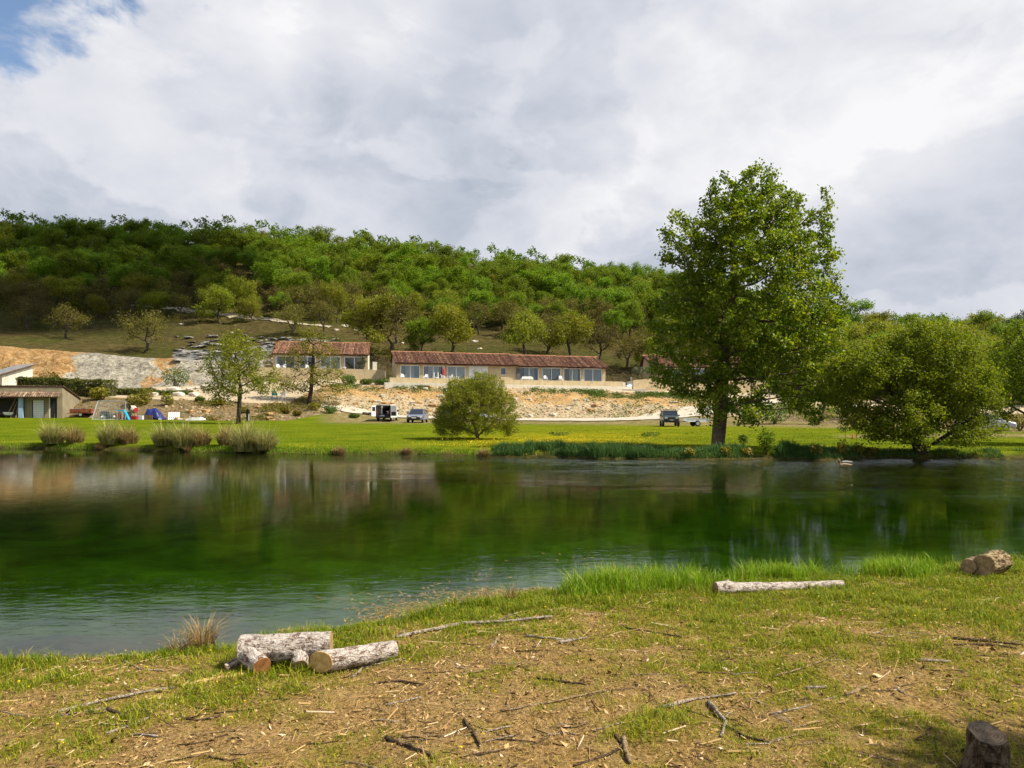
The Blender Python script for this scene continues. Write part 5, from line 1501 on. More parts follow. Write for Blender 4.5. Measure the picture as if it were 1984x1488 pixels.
    for px, py, Y, rx, h, m, lab in ((340, 747, 105, 2.0, 3.2, L_SHRUB, 'big bright green rounded shrub before the pale cut'), (190, 790, 88.5, 1.2, 1.6, L_GOLD, 'yellow-green shrub at the foot of the tall hedge'),
                                     (266, 790, 86, 1.5, 1.6, L_GOLD, 'widest golden shrub above the junk'), (285, 785, 87, .8, 1.9, L_GOLD, 'upright golden shrub beside the widest one'), (324, 790, 86, .8, 1.5, L_GOLD, 'lone golden shrub above the blue tarpaulin'),
                                     (15, 702, 112, 1.3, 1.8, L_SHRUB, 'shrub above the small grey roof at the left edge'), (95, 737, 108, 1.8, 2.4, L_BUD, 'thin brush growing on the ochre cut'),
                                     (675, 752, 109.5, 1.3, 1.6, L_SHRUB, 'spiky green shrub below the right end of the tall retaining wall'), (712, 755, 109.5, 1.2, .9, L_SHRUB, 'low dark shrub between the two retaining walls'),
                                     (740, 753, 109.5, 1.3, 1.0, L_SHRUB, 'low rounded shrub under the left end of the long parapet'), (500, 745, 109.5, 1.0, 1.1, L_SHRUB, 'small shrub before the left part of the tall retaining wall'),
                                     (608, 785, 91.5, .9, 1.0, L_GOLD, 'yellow-green sapling bush at the foot of the gnarled oak'), (553, 795, 88, .7, .8, L_GOLD, 'small golden bush on the mound face'), (575, 800, 87, .6, .7, L_GOLD, 'yellow bush on the mound right of the small golden one'),
                                     (472, 793, 86, .6, .8, L_GOLD, 'yellow-flowered bush right behind the punching bag tree'), (425, 795, 87, .8, .8, L_GOLD, 'low golden bush on the mound left of the slender tree'), (388, 790, 88, .7, .7, L_SHRUB, 'small dark bush at the left of the mound'),
                                     (640, 790, 91, .9, .9, L_SHRUB, 'green scrub on the right shoulder of the mound'), (686, 806, 88.5, .7, .6, L_SHRUB, 'small weed bush in the grass left of the van'),
                                     (1500, 803, 84, 2.6, 2.4, L_SHRUB, 'dense green bush beyond the poplar trunk'), (1455, 800, 86, 1.5, 1.5, L_SHRUB, 'low bush left of the dense green one beyond the poplar'), (1585, 812, 82, 2.6, 3.2, L_BUSH, 'olive thicket between poplar and spreading willow'),
                                     (1648, 690, 118, 1.6, 2.6, L_SHRUB, 'rounded dark-green bush left of the brown-crowned tree'), (1640, 800, 90, 3.0, 4.2, L_BUSH, 'tall olive thicket behind the spreading willow'), (1540, 782, 100, 2.6, 2.6, L_BUSH, 'olive scrub above the dense bush beyond the poplar'),
                                     (1205, 715, 122, 1.5, 1.2, L_OLIVE, 'grey-green scrub right of the long bungalow'), (1236, 728, 121, 1.2, 1.4, L_OLIVE, 'olive-grey bush on the wall of the third bungalow'), (1262, 726, 121, 1.3, 1.4, L_SHRUB, 'green bush on the wall beside the olive-grey one'),
                                     (838, 718, 124, 2.2, 1.6, L_SHRUB, 'undergrowth behind the long roof'), (700, 707, 116.2, .95, 1.9, L_OLIVE, 'olive-grey potted shrub on the terrace of the small bungalow'),
                                     (1700, 836, 70, 2.0, 1.2, L_BUSH, 'scrub under the left side of the spreading willow'), (1975, 838, 66, 2.0, 1.6, L_GOLD, 'tawny scrub at the far right beyond the willow')):
        loc = P(px, py, Y); g = far_at(px, Y); loc.z = max(g.z - .05, loc.z) if Y > 100 and px in (1236, 1262, 700) else g.z - .05
        if px == 700: loc = P(700, 715, 115.6)
        shrub('garden_shrub', loc, rx, rx * .9, h, int(420 + 420 * rx), .2 if rx > .9 else .16, m, rg, lab)
    # scrub at the foot of the wood and behind the roofs
    n = 1500; px = rg.uniform(-150, 1620, n); Yk, _z = knots(px); w = rg.random(n)
    Y = np.where(w < .5, Yk[8] + rg.normal(1.5, 2.2, n), Yk[10] + rg.normal(-2, 7, n)); X = (px - CX) / F * Y
    m = ((w >= .5) | (px > 640)) & (rg.random(n) < smooth01((fbm(X, Y, 3, .12, 9, 6) - .40) / .15)); X, Y = X[m], Y[m]; n = len(X); k = 60
    r_ = np.repeat(rg.uniform(.5, 1.5, n), k); X = np.repeat(X, k) + rg.normal(0, .55, n * k) * r_; Y = np.repeat(Y, k) + rg.normal(0, .55, n * k) * r_
    V, T, ti = leaves(np.stack([X, Y, far_z(X, Y) + np.abs(rg.normal(0, .55, n * k)) * r_], 1), .26, rg, .6, .6, tint=np.clip(np.repeat(rg.random(n), k) * .6 + rg.random(n * k) * .4, 0, 1))
    o = mesh_obj('undergrowth', np_mesh('undergrowth', V, [T], L_BUD, False, {'tint': ti})); tag(o, 'brownish scrub at the foot of the wood and behind the roofs', 'undergrowth', kind='stuff')
    # weeds and stones on the embankment
    n = 5200; px = rg.uniform(640, 1420, n); Yk, _z = knots(px)
    t = np.where(rg.random(n) < .75, 1 - rg.gamma(1.6, .085, n), rg.random(n)); t = np.clip(t, 0, .995)
    Y = Yk[5] + (Yk[6] - Yk[5]) * t; X = (px - CX) / F * Y
    m = rg.random(n) < smooth01((fbm(X, Y, 3, .35, 9, 1) - .42) / .12) * (.35 + .65 * smooth01((px - 1080) / 80)); X, Y = X[m], Y[m]; n = len(X)
    k = 9; X = np.repeat(X, k) + rg.normal(0, .25, n * k); Y = np.repeat(Y, k) + rg.normal(0, .25, n * k)
    V, T, ti = leaves(np.stack([X, Y, far_z(X, Y) + rg.uniform(0, .35, n * k)], 1), .2, rg, .8, .6)
    o = mesh_obj('weeds', np_mesh('weeds', V, [T], L_SHRUB, False, {'tint': ti})); tag(o, 'low green weeds along the top of the clay embankment', 'weeds', kind='stuff')
    n = 2600; px = rg.uniform(380, 660, n); Yk, _z = knots(px); Y = Yk[5] + (Yk[6] - Yk[5]) * rg.random(n); X = (px - CX) / F * Y
    m = rg.random(n) < smooth01((fbm(X, Y, 3, .4, 9, 6) - .45) / .12); X, Y = X[m], Y[m]; n = len(X); k = 8
    X = np.repeat(X, k) + rg.normal(0, .2, n * k); Y = np.repeat(Y, k) + rg.normal(0, .2, n * k)
    V, T, ti = leaves(np.stack([X, Y, far_z(X, Y) + rg.uniform(0, .22, n * k)], 1), .15, rg, .8, .6)
    o = mesh_obj('mound_weeds', np_mesh('mound_weeds', V, [T], L_BUD, False, {'tint': ti})); tag(o, 'brownish weeds and brambles on the mound face', 'weeds', kind='stuff')


STONE = simple('pale_limestone', (0.50, 0.45, 0.37), .95, .1, var=.3, scale=3, bump=.5)
STONE_GREY = simple('grey_weathered_rock', (0.24, 0.23, 0.215), .95, .1, var=.55, scale=1.6, bump=.8)
STONE_TAN = simple('tan_rubble', (0.36, 0.27, 0.165), .95, .1, var=.4, scale=1.2, bump=.5)
STONE_OCHRE = simple('ochre_stone', (0.36, 0.22, 0.10), .95, .1, var=.35, scale=3, bump=.5)


def rock_mesh(name, mat, seed, flat=.6):
    import bmesh
    rg = np.random.default_rng(seed)
    bm = bmesh.new(); bmesh.ops.create_icosphere(bm, subdivisions=2, radius=.5)
    for v in bm.verts:
        c = v.co; q = max(abs(c.x), abs(c.y), abs(c.z)); f = .5 / q
        v.co = c.lerp(c * f, .85) * (1 + rg.normal(0, .13)); v.co.z *= flat

    me = bpy.data.meshes.new(name); bm.to_mesh(me); bm.free(); me.materials.append(mat); return me


def rocks():
    rg = np.random.default_rng(44)
    R = [rock_mesh('rock', STONE_GREY, i, .42) for i in range(4)]; W = [rock_mesh('boulder', STONE, i + 9, .65) for i in range(3)]; O = [rock_mesh('stone', STONE_OCHRE, i + 20, .7) for i in range(3)]
    # layered grey outcrop left of and behind the small bungalow: rocks are part of the hillside
    for i in range(90):
        px = rg.uniform(335, 650); py = (662 + (px - 335) * -.01) + rg.uniform(-10, 38) * (1 - .6 * smooth01((px - 470) / 60))
        p = far_hit(px, py, 112)
        o = mesh_obj('rock', R[i % 4], hill); o.location = (p.x, p.y - .2, p.z + .1); s = rg.uniform(.4, 1.2)
        o.scale = (s * rg.uniform(1.1, 1.9), s, s * rg.uniform(.5, .9)); o.rotation_euler = (rg.normal(0, .12), rg.normal(0, .12) - .08, rg.normal(0, .35))
    for px, py, s in ((695, 668, 1.2), (780, 665, 1.0), (920, 662, 1.4), (930, 676, 1.1), (668, 632, 1.6), (652, 640, 1.3), (690, 640, 1.1), (350, 628, 1.0), (520, 660, 1.2), (450, 645, 1.0)):
        p = far_hit(px, py, 112); o = mesh_obj('rock', W[0], hill); o.location = p; o.scale = (s, s * .7, s * .5); o.rotation_euler.z = rg.uniform(0, 6)
    # white boulders edging the garden path
    lab = ['largest white boulder at the bend of the garden path', 'white boulder left of the largest one on the garden path', 'small white boulder right of the largest one', 'flat white block at the foot of the low hedge', 'white block between the low hedges', 'pale boulder above the mound beside the garden path', 'white stone at the end of the low hedge', 'white boulder halfway up the garden path']
    for i, (px, Y, s) in enumerate(((336, 103.2, 1.1), (312, 102, .7), (368, 104.5, .6), (345, 94.2, .9), (295, 94.2, .9), (398, 106, 1.0), (376, 95, .9), (385, 105.5, .6))):
        p = far_at(px, Y); o = mesh_obj('boulder', W[i % 3]); o.location = (p.x, p.y, p.z + .2 * s); o.scale = (s * 1.4, s, s); o.rotation_euler.z = rg.uniform(0, 6); tag(o, lab[i], 'boulder')
    # embankment rubble: bigger stones as parts, the small ones as one mass
    VV, FF = [], []; off = 0
    me = rock_mesh('pebble', STONE_OCHRE, 77, .7); co = np.array([v.co[:] for v in me.vertices]); fa = np.array([p.vertices[:] for p in me.polygons])
    for i in range(1300):
        px = rg.uniform(640, 1420) if i % 6 else rg.uniform(300, 640); Yk, _z = knots(np.array([px])); t = rg.beta(1.1, 2.0) if rg.random() < .75 else rg.uniform(.85, 1)
        Y = Yk[5, 0] + (Yk[6, 0] - Yk[5, 0]) * t; p = far_at(px, Y)
        if i < 110:
            s = rg.uniform(.35, .85); o = mesh_obj('stone', (O + W)[i % 6], embank); o.location = (p.x, p.y, p.z + .03); o.scale = (s * 1.2, s, s * .8); o.rotation_euler.z = rg.uniform(0, 6)
        else:
            s = rg.uniform(.12, .38); a = rg.uniform(0, 6); Rm = np.array([[math.cos(a), -math.sin(a), 0], [math.sin(a), math.cos(a), 0], [0, 0, 1]]) * s
            VV.append(co @ Rm.T + np.array(p)); FF.append(fa + off); off += len(co)
    o = mesh_obj('rubble', np_mesh('rubble', np.concatenate(VV), [np.concatenate(FF)], STONE_TAN), embank); tag(o, kind='stuff')


far_plants()
rocks()
# ------------------------------------------------------------------ buildings
def plaster(name, col, stain=(0.16, 0.13, 0.09), amt=.5):
    b = NB(name); p = b.coord()
    g = b.noise(p, 1.3, 7, .65); h = b.noise(p, 9, 5, .65); st = b.noise(b.map(p, (1.6, 1.6, .35)), 1.6, 5, .6)
    c = b.ramp(g, [(.3, tuple(k * .82 for k in col)), (.7, tuple(min(1, k * 1.12) for k in col))])
    c = b.mix(b.ramp(st, [(.5, 0.0), (.74, amt)]), c, stain)
    return b.done(b.bsdf(c, .92, .12, normal=b.bump(h, .5, .02)))


PLASTER = plaster('ochre_render', (0.46, 0.375, 0.24))
PLASTER_B = plaster('tan_rough_render', (0.52, 0.42, 0.26), (0.27, 0.20, 0.12), .55)
PLASTER_S = plaster('grey_tan_render', (0.27, 0.23, 0.155), (0.13, 0.11, 0.08), .6)
PLASTER_W = plaster('white_render', (0.66, 0.62, 0.52), (0.30, 0.27, 0.2), .45)
CONCRETE = plaster('pale_concrete', (0.62, 0.58, 0.50), (0.4, 0.36, 0.29), .4)
WHITE = simple('white_plastic', (0.78, 0.78, 0.77), .45, .4, var=.06)
ALU = simple('white_aluminium', (0.78, 0.80, 0.82), .4, .5, var=.06)
SHUTTER = simple('grey_white_shutter', (0.60, 0.63, 0.66), .5, .3, var=.06)
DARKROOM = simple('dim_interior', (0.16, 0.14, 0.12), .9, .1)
WOOD_DK = simple('dark_stained_wood', (0.10, 0.05, 0.03), .8, .2, var=.35)
RED = simple('red_canvas', (0.55, 0.03, 0.03), .7, .2)
BLACKM = simple('black_rubber', (0.015, 0.015, 0.017), .6, .3)
RIDGE = simple('terracotta_ridge', (0.34, 0.17, 0.10), .9, .1, var=.45, scale=3)


def curtain_mat(name, col):
    b = NB(name)
    d = b.bsdf(col, .9, .1); t = b.n('ShaderNodeBsdfTranslucent'); t.inputs[0].default_value = (*col, 1)
    m = b.n('ShaderNodeMixShader'); m.inputs[0].default_value = .3; b.l(d, m.inputs[1]); b.l(t.outputs[0], m.inputs[2]); return b.done(m.outputs[0])


CURT = {'teal': curtain_mat('teal_curtain', (0.05, 0.40, 0.40)), 'white': curtain_mat('pale_blue_curtain', (0.82, 0.88, 0.92)), 'grey': curtain_mat('grey_curtain', (0.52, 0.60, 0.64)),
        'cream': curtain_mat('cream_curtain', (0.70, 0.76, 0.60)), 'brown': curtain_mat('brown_curtain', (0.16, 0.10, 0.09))}


def glass_mat():
    b = NB('window_glass')
    tr = b.n('ShaderNodeBsdfTransparent'); tr.inputs[0].default_value = (.86, .9, .9, 1)
    gl = b.n('ShaderNodeBsdfGlossy'); gl.inputs['Roughness'].default_value = .02
    fr = b.n('ShaderNodeFresnel'); fr.inputs[0].default_value = 1.5
    m = b.n('ShaderNodeMixShader'); b.l(b.math('ADD', fr.outputs[0], .05), m.inputs[0]); b.l(tr.outputs[0], m.inputs[1]); b.l(gl.outputs[0], m.inputs[2])
    return b.done(m.outputs[0])


GLASS = glass_mat()


def tile_mat(name, pts):
    b = NB(name); p = b.coord()
    c = b.ramp(b.attr('tint'), pts)
    c = b.mix(b.ramp(b.noise(p, .9, 6, .7), [(.45, 0.0), (.7, .7)]), c, b.mix(.6, c, (0.07, 0.055, 0.05)))
    c = b.mix(b.ramp(b.noise(p, 5, 4, .7), [(.6, 0.0), (.75, .5)]), c, (0.38, 0.31, 0.2))
    return b.done(b.bsdf(c, .9, .12))


TILES = tile_mat('canal_tiles', [(0, (0.055, 0.032, 0.026)), (.3, (0.13, 0.062, 0.042)), (.55, (0.215, 0.108, 0.07)), (.8, (0.33, 0.195, 0.12)), (1, (0.47, 0.355, 0.245))])
TILES_OLD = tile_mat('weathered_canal_tiles', [(0, (0.06, 0.045, 0.035)), (.4, (0.17, 0.11, 0.075)), (.75, (0.32, 0.23, 0.16)), (1, (0.5, 0.43, 0.33))])


def tile_roof(name, x0, x1, y0, z0, y1, z1, mat, parent, seed=0, cw=.215, rl=.36):
    """canal tiles: half-round barrels running up the slope, laid in courses that step over one another"""
    rg = np.random.default_rng(seed)
    nc = max(2, int(round((x1 - x0) / cw))); cw = (x1 - x0) / nc
    sl = math.hypot(y1 - y0, z1 - z0); nr = max(2, int(round(sl / rl)))
    prof = [0, .16, .34, .5, .66, .84]; hgt = [0.0, .055, .085, .09, .06, -.01]
    xs = np.array([x0 + (i + p) * cw for i in range(nc) for p in prof] + [x1]); hs = np.array(hgt * nc + [0.0])
    rows = []
    for r in range(nr): rows += [(r / nr, .035), ((r + .97) / nr, .0)]
    dy, dz = (y1 - y0) / sl, (z1 - z0) / sl
    V = []
    jit = rg.normal(0, .012, (nr, nc))
    for q, (t, lift) in enumerate(rows):
        h = hs + lift + np.repeat(jit[q // 2], 6)[:len(xs) - 1].tolist().__add__([0]) if False else hs + lift + np.append(np.repeat(jit[q // 2], 6), 0)
        V.append(np.stack([xs, np.full(len(xs), y0 + (y1 - y0) * t) - dz * h * (1 if dy >= 0 else -1), np.full(len(xs), z0 + (z1 - z0) * t) + abs(dy) * h], 1))
    V = np.array(V); n = len(xs)
    col = rg.beta(1.6, 1.6, (nr, nc)) * .5 + rg.beta(1.5, 1.5, (1, nc)) * .5
    tint = np.array([[col[min(q // 2, nr - 1), min(j // 6, nc - 1)] * (1.0 if j % 6 < 5 else .35) for j in range(n - 1)] for q in range(len(rows) - 1)])
    return mesh_obj(name, np_mesh(name, V.reshape(-1, 3), [grid_faces(len(rows), n)], mat, False, {'tint': tint.ravel()}), parent)


def curtain(parent, x0, x1, z0, z1, y, mat, rg):
    n = max(8, int((x1 - x0) * 28)); x = np.linspace(x0, x1, n); w = np.sin(np.linspace(0, (x1 - x0) * rg.uniform(26, 36), n)) * .045 + rg.normal(0, .008, n)
    V = np.concatenate([np.stack([x, y + w, np.full(n, z0)], 1), np.stack([x, y + w * .7, np.full(n, z1)], 1)])
    return mesh_obj('curtain', np_mesh('curtain', V, [grid_faces(2, n)], mat, True), parent)


def sliding_door(parent, x0, x1, z0, z1, y, rg, curtains, frame=ALU):
    """frame with two panes; curtains: list of (from, to, colour) in fractions of the width"""
    fr = MB(); t = .095; w = x1 - x0
    for a, b in (((x0, y - .04, z0), (x0 + t, y + .06, z1)), ((x1 - t, y - .04, z0), (x1, y + .06, z1)), ((x0 + t, y - .04, z1 - t), (x1 - t, y + .06, z1)), ((x0 + t, y - .04, z0), (x1 - t, y + .06, z0 + t)), ((x0 + w / 2 - .04, y - .02, z0 + t), (x0 + w / 2 + .04, y + .05, z1 - t))):
        fr.box2(a, b)
    d = fr.build('sliding_door', frame, parent)
    for a, b in ((x0 + t, x0 + w / 2 - .04), (x0 + w / 2 + .04, x1 - t)):
        MB().box2((a + .004, y + .005, z0 + t + .004), (b - .004, y + .02, z1 - t - .004)).build('pane', GLASS, d)
    for a, b, c in curtains: curtain(d, x0 + w * a, x0 + w * b, z0 + .05, z1 - .06, y + .13, CURT[c], rg)
    return d


def bungalow(name, label, loc, rz, L, depth, eave, ridge, items, roof_cuts, wall, seed, over=.65, dzs=None):
    """x along the front, y into the house, z up from the terrace floor. items: (kind, x0, x1, extra)"""
    rg = np.random.default_rng(seed)
    r = empty(name, loc, rz); tag(r, label, 'house')
    top = 2.17; e = eave - .12
    x = 0.0
    for kind, a, b, ex in items + [('end', L, L, None)]:
        if a - x > .02: MB().box2((x, 0, -.6), (a, .28, e)).build('pier', wall, r)
        if kind == 'end': break
        sag = ex.get('dz', 0) if isinstance(ex, dict) else 0
        if kind == 'door':
            MB().box2((a + .003, .003, top + sag), (b - .003, .275, e - .002)).build('lintel', wall, r)
            MB().box2((a + .003, .003, -.6), (b - .003, .275, 0.0 + sag)).build('threshold', CONCRETE, r)
            sliding_door(r, a + .01, b - .01, .005 + sag, top + sag - .005, .10, rg, ex['c'])
        elif kind == 'shutter':
            MB().box2((a + .003, .003, top), (b - .003, .275, e - .002)).build('lintel', wall, r)
            w = (b - a) / 3
            for q in range(3):
                s = MB().box2((a + q * w + .02, .06, 0), (a + (q + 1) * w - .02, .11, top - .01)).build('shutter', SHUTTER, r)
                MB().box2((a + q * w + w - .12, .035, .95), (a + q * w + w - .08, .058, 1.1)).build('handle', BLACKM, s)
        elif kind == 'window':
            z0, z1 = ex['z']
            MB().box2((a + .003, .003, z1), (b - .003, .275, e - .002)).build('lintel', wall, r)
            MB().box2((a + .003, .003, -.6), (b - .003, .275, z0)).build('spandrel', wall, r)
            f = MB()
            for q in (((a + .01, .08, z0), (a + .07, .14, z1)), ((b - .07, .08, z0), (b - .01, .14, z1)), ((a + .07, .08, z0), (b - .07, .14, z0 + .05)), ((a + .07, .08, z1 - .05), (b - .07, .14, z1))): f.box2(*q)
            wnd = f.build('window', ALU, r); MB().box2((a + .075, .10, z0 + .055), (b - .075, .115, z1 - .055)).build('pane', GLASS, wnd)
            MB().box2((a - .06, -.05, z0 - .07), (b + .06, .002, z0 - .005)).build('sill', CONCRETE, wnd)
        x = b
    # shell
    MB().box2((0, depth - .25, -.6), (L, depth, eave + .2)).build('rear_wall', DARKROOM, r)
    rz_ = ridge
    for xx, s in ((0, 1), (L, -1)):
        MB().prism([(.29, -.6), (depth - .26, -.6), (depth - .26, eave + .05), (depth * .82, rz_ - .16), (.29, e + .08)], 'x', xx + s * .003, xx + s * .25).build('end_wall', PLASTER_W if s < 0 and 'small' in label else wall, r)
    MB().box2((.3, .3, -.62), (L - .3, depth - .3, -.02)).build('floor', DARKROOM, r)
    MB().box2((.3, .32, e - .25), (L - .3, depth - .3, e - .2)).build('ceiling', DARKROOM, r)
    for i, (a, b, dz) in enumerate(roof_cuts):
        rf = tile_roof('roof', a, b, -over, eave - .17 + dz, depth * .82, ridge + dz, TILES, r, seed * 10 + i)
        MB().box2((a + .02, -over + .04, eave - .30 + dz), (b - .02, -over + .09, eave - .18 + dz)).build('eave_board', WOOD_DK, rf)
        MB().prism([(-over + .10, eave - .22 + dz), (depth * .82, ridge - .08 + dz), (depth + .3, eave + .25 + dz), (depth + .3, eave + .18 + dz), (depth * .82, ridge - .16 + dz), (-over + .10, eave - .28 + dz)], 'x', a + .03, b - .03).build('roof_deck', WOOD_DK, rf)
        rt = MB()
        n = max(2, int((b - a) / .42))
        for q in range(n):
            x0, x1 = a + (b - a) * q / n, a + (b - a) * (q + 1) / n - .015; k = ridge + .06 + dz + (q % 2) * .012
            rt.loft([[(xx, depth * .82 + .14 * math.cos(t), k + .12 * math.sin(t)) for t in (-.2, .6, 1.57, 2.5, 3.34)] for xx in (x0, x1)])
        o = rt.build('ridge_tiles', RIDGE, rf); o['kind'] = 'stuff'
    return r


def facade_x(loc, rz, px):
    """where the sight line through column px meets the facade line, as distance along it"""
    c, s = math.cos(rz), math.sin(rz); t = (px - CX) / F
    return (t * loc.y - loc.x) / (c - t * s)


def buildings():
    # long bungalow
    rz = math.radians(15.6); loc = Vector((P(768, 0, 110).x, 110, 6.02))
    fx = lambda px: facade_x(loc, rz, px)
    it = [('door', fx(776), fx(814), {'c': [(.02, .25, 'teal'), (.25, .72, 'white'), (.72, .98, 'teal')]}),
          ('door', fx(820), fx(859), {'c': [(.05, .22, 'brown'), (.24, .80, 'white')], 'dz': -.02}),
          ('door', fx(866), fx(902), {'c': [(.03, .95, 'white')], 'dz': -.05}),
          ('shutter', fx(908), fx(946), None),
          ('window', fx(970), fx(981), {'z': (.95, 2.0)}),
          ('door', fx(1007), fx(1044), {'c': [(.25, .8, 'grey')], 'dz': -.05}),
          ('door', fx(1050), fx(1087), {'c': [(.02, .45, 'cream'), (.55, .96, 'grey')], 'dz': -.07}),
          ('door', fx(1092), fx(1126), {'c': [(.03, .3, 'brown'), (.33, .85, 'cream')], 'dz': -.10}),
          ('door', fx(1131), fx(1167), {'c': [(.03, .97, 'grey')], 'dz': -.12})]
    L_ = fx(1173)
    cuts = [(-.25, fx(868), .05), (fx(868) + .02, fx(1003), -.04), (fx(1003) + .02, fx(1095), -.16), (fx(1095) + .02, L_ + .35, -.22)]
    bungalow('bungalow', 'long low bungalow with a row of sliding doors and a stepped red tile roof', loc, rz, L_, 5.2, 2.52, 4.25, it, cuts, PLASTER, 3)
    c, s = math.cos(rz), math.sin(rz)
    W = lambda x, y, z=0.0: Vector((loc.x + c * x - s * y, loc.y + s * x + c * y, loc.z + z))
    o = MB().prism([(-1.2, -.9), (L_ + 1.9, -1.1), (L_ + 1.9, .02), (-1.2, .28)], 'y', -2.35, -2.10).build('terrace_wall', PLASTER_B); o.location = loc; o.rotation_euler.z = rz
    tag(o, 'long low rendered terrace wall before the long bungalow', 'wall')
    o = MB().prism([(-1.2, -1.2), (L_ + 2.4, -1.35), (L_ + 2.4, -.08), (-1.2, -.02)], 'y', -2.08, -.003).build('terrace_slab', CONCRETE); o.location = loc; o.rotation_euler.z = rz; tag(o, kind='structure')
    o = MB().prism([(-2.0, -1.5), (L_ + 3.0, -1.6), (L_ + 3.0, -.74), (-2.0, -.42)], 'y', -3.1, -2.37).build('concrete_footing', CONCRETE); o.location = loc; o.rotation_euler.z = rz; tag(o, kind='structure')
    long_ = (W, fx, rz)
    # small bungalow up on the tall retaining wall
    rz2 = math.radians(8); loc2 = Vector((P(529, 0, 115).x, 115, 7.62)); f2 = lambda px: facade_x(loc2, rz2, px)
    it = [('door', f2(534), f2(572), {'c': [(.02, .12, 'white')]}), ('door', f2(580), f2(612), {'c': [(.05, .5, 'white')]}), ('door', f2(620), f2(660), {'c': [(.02, .97, 'white')]}), ('door', f2(667), f2(706), {'c': [(.75, .95, 'grey')]})]
    L2 = f2(713)
    b1 = bungalow('bungalow', 'small bungalow with a red tile roof on the high terrace at the left', loc2, rz2, L2, 5.2, 2.62, 4.55, it, [(-.2, L2 * .5, .02), (L2 * .5 + .02, L2 + .2, -.04)], PLASTER, 5)
    ch = MB().box2((.15, 1.0, 3.0), (.62, 1.5, 4.5)).build('chimney', RIDGE, b1); MB().box2((.08, .93, 4.5), (.69, 1.57, 4.62)).build('cap', BLACKM, ch)
    c2, s2 = math.cos(rz2), math.sin(rz2); W2 = lambda x, y, z=0.0: Vector((loc2.x + c2 * x - s2 * y, loc2.y + s2 * x + c2 * y, loc2.z + z))
    o = MB().prism([(-4.0, -2.6), (L2 + 2.6, -2.9), (L2 + 2.6, .02), (L2 - 2, .18), (-4.0, .36)], 'y', -3.1, -2.7).build('retaining_wall', PLASTER_B); o.location = loc2; o.rotation_euler.z = rz2
    tag(o, 'tall tan retaining wall under the small bungalow', 'wall')
    for x, z in ((7.6, -.9), (9.6, -1.0), (11.6, -.9), (10.4, -1.6), (13.0, -1.6), (5.2, -1.2)):
        MB().box2((x, -3.115, z), (x + .05, -3.09, z + .16)).build('weep_hole', BLACKM, o)
    o = MB().prism([(-4.0, -1.0), (L2 + 2.6, -1.0), (L2 + 2.6, -.03), (-4.0, -.01)], 'y', -2.68, -.003).build('terrace_slab', CONCRETE); o.location = loc2; o.rotation_euler.z = rz2; tag(o, kind='structure')
    o = MB().prism([(-3.5, -3.2), (L2 + 2.8, -3.3), (L2 + 2.8, -2.42), (-3.5, -2.1)], 'y', -3.7, -3.12).build('concrete_footing', CONCRETE); o.location = loc2; o.rotation_euler.z = rz2; tag(o, kind='structure')
    o = MB().box2((L2 + .75, -1.4, -.02), (L2 + 1.35, -.7, 1.35)).build('stone_pillar', PLASTER_W); o.location = loc2; o.rotation_euler.z = rz2; tag(o, 'pale stone pillar at the right end of the small bungalow terrace', 'pillar')
    # third bungalow, mostly behind the poplar
    rz3 = math.radians(12); loc3 = Vector((P(1268, 0, 121).x, 121, 6.15)); f3 = lambda px: facade_x(loc3, rz3, px)
    it = [('door', f3(1290), f3(1325), {'c': [(.1, .4, 'white')]}), ('door', f3(1338), f3(1372), {'c': [(.5, .95, 'grey')]}), ('door', f3(1390), f3(1424), {'c': [(.05, .5, 'white')]})]
    L3 = f3(1455)
    bungalow('bungalow', 'third red-roofed bungalow glimpsed through the poplar crown', loc3, rz3, L3, 5.2, 2.45, 4.3, it, [(-.4, L3 * .55, .02), (L3 * .55 + .02, L3 + .3, -.08)], PLASTER, 7)
    o = MB().prism([(-4.6, -1.6), (L3 + 2, -1.9), (L3 + 2, .25), (-1.2, .45), (-4.6, .12)], 'y', -2.9, -2.6).build('retaining_wall', PLASTER_B); o.location = loc3; o.rotation_euler.z = rz3
    tag(o, 'tan retaining wall running behind the poplar', 'wall')
    o = MB().prism([(-4.6, -1.0), (L3 + 2, -1.0), (L3 + 2, -.03), (-4.6, -.02)], 'y', -2.58, -.003).build('terrace_slab', CONCRETE); o.location = loc3; o.rotation_euler.z = rz3; tag(o, kind='structure')
    p = P(1223, 731, 121.5); g = far_at(1223, 121.5)
    o = MB().tube([(0, 0, -.3), (0, 0, 1.9)], .14, 8).build('gate_post', CONCRETE); o.location = (p.x, p.y, g.z); tag(o, 'lone pale concrete post right of the long bungalow', 'post')
    # concrete apron with a heap of sheeting
    a = far_at(1192, 117.2); b = far_at(1250, 117.0)
    zt = max(a.z, b.z) + .12
    o = MB().prism([(a.x, a.y - 1.2), (b.x, b.y - 1.3), (b.x - .3, b.y + 1.2), (a.x, a.y + 1.4)], 'z', zt - 1.2, zt).build('concrete_apron', CONCRETE); tag(o, kind='structure')
    me, _ = log_mesh(1.0, .38, .16, simple('blue_white_sheeting', (0.55, 0.63, 0.70), .6, .3, var=.3, scale=4), 51, k=14, n=10, rough=.5)
    o = mesh_obj('sheeting_heap', me); pp = P(1217, 0, 117.3); o.location = (pp.x - .1, 117.3, zt + .2); o.rotation_euler = (0, math.radians(-35), .3); o.scale = (1.1, 1, 1); tag(o, 'crumpled heap of pale blue sheeting on the concrete apron', 'heap')
    # ---- shed on the left
    rs = math.radians(14); cs, ss = math.cos(rs), math.sin(rs); L_s = 15.0
    cor = P(121, 0, 82); sl = Vector((cor.x - cs * L_s, 82 - ss * L_s, 1.10)); X = lambda px: facade_x(sl, rs, px)
    r = empty('shed', sl, rs); tag(r, 'low tan shed with a tiled lean-to canopy and open bays at the left edge', 'shed')
    H = 3.25
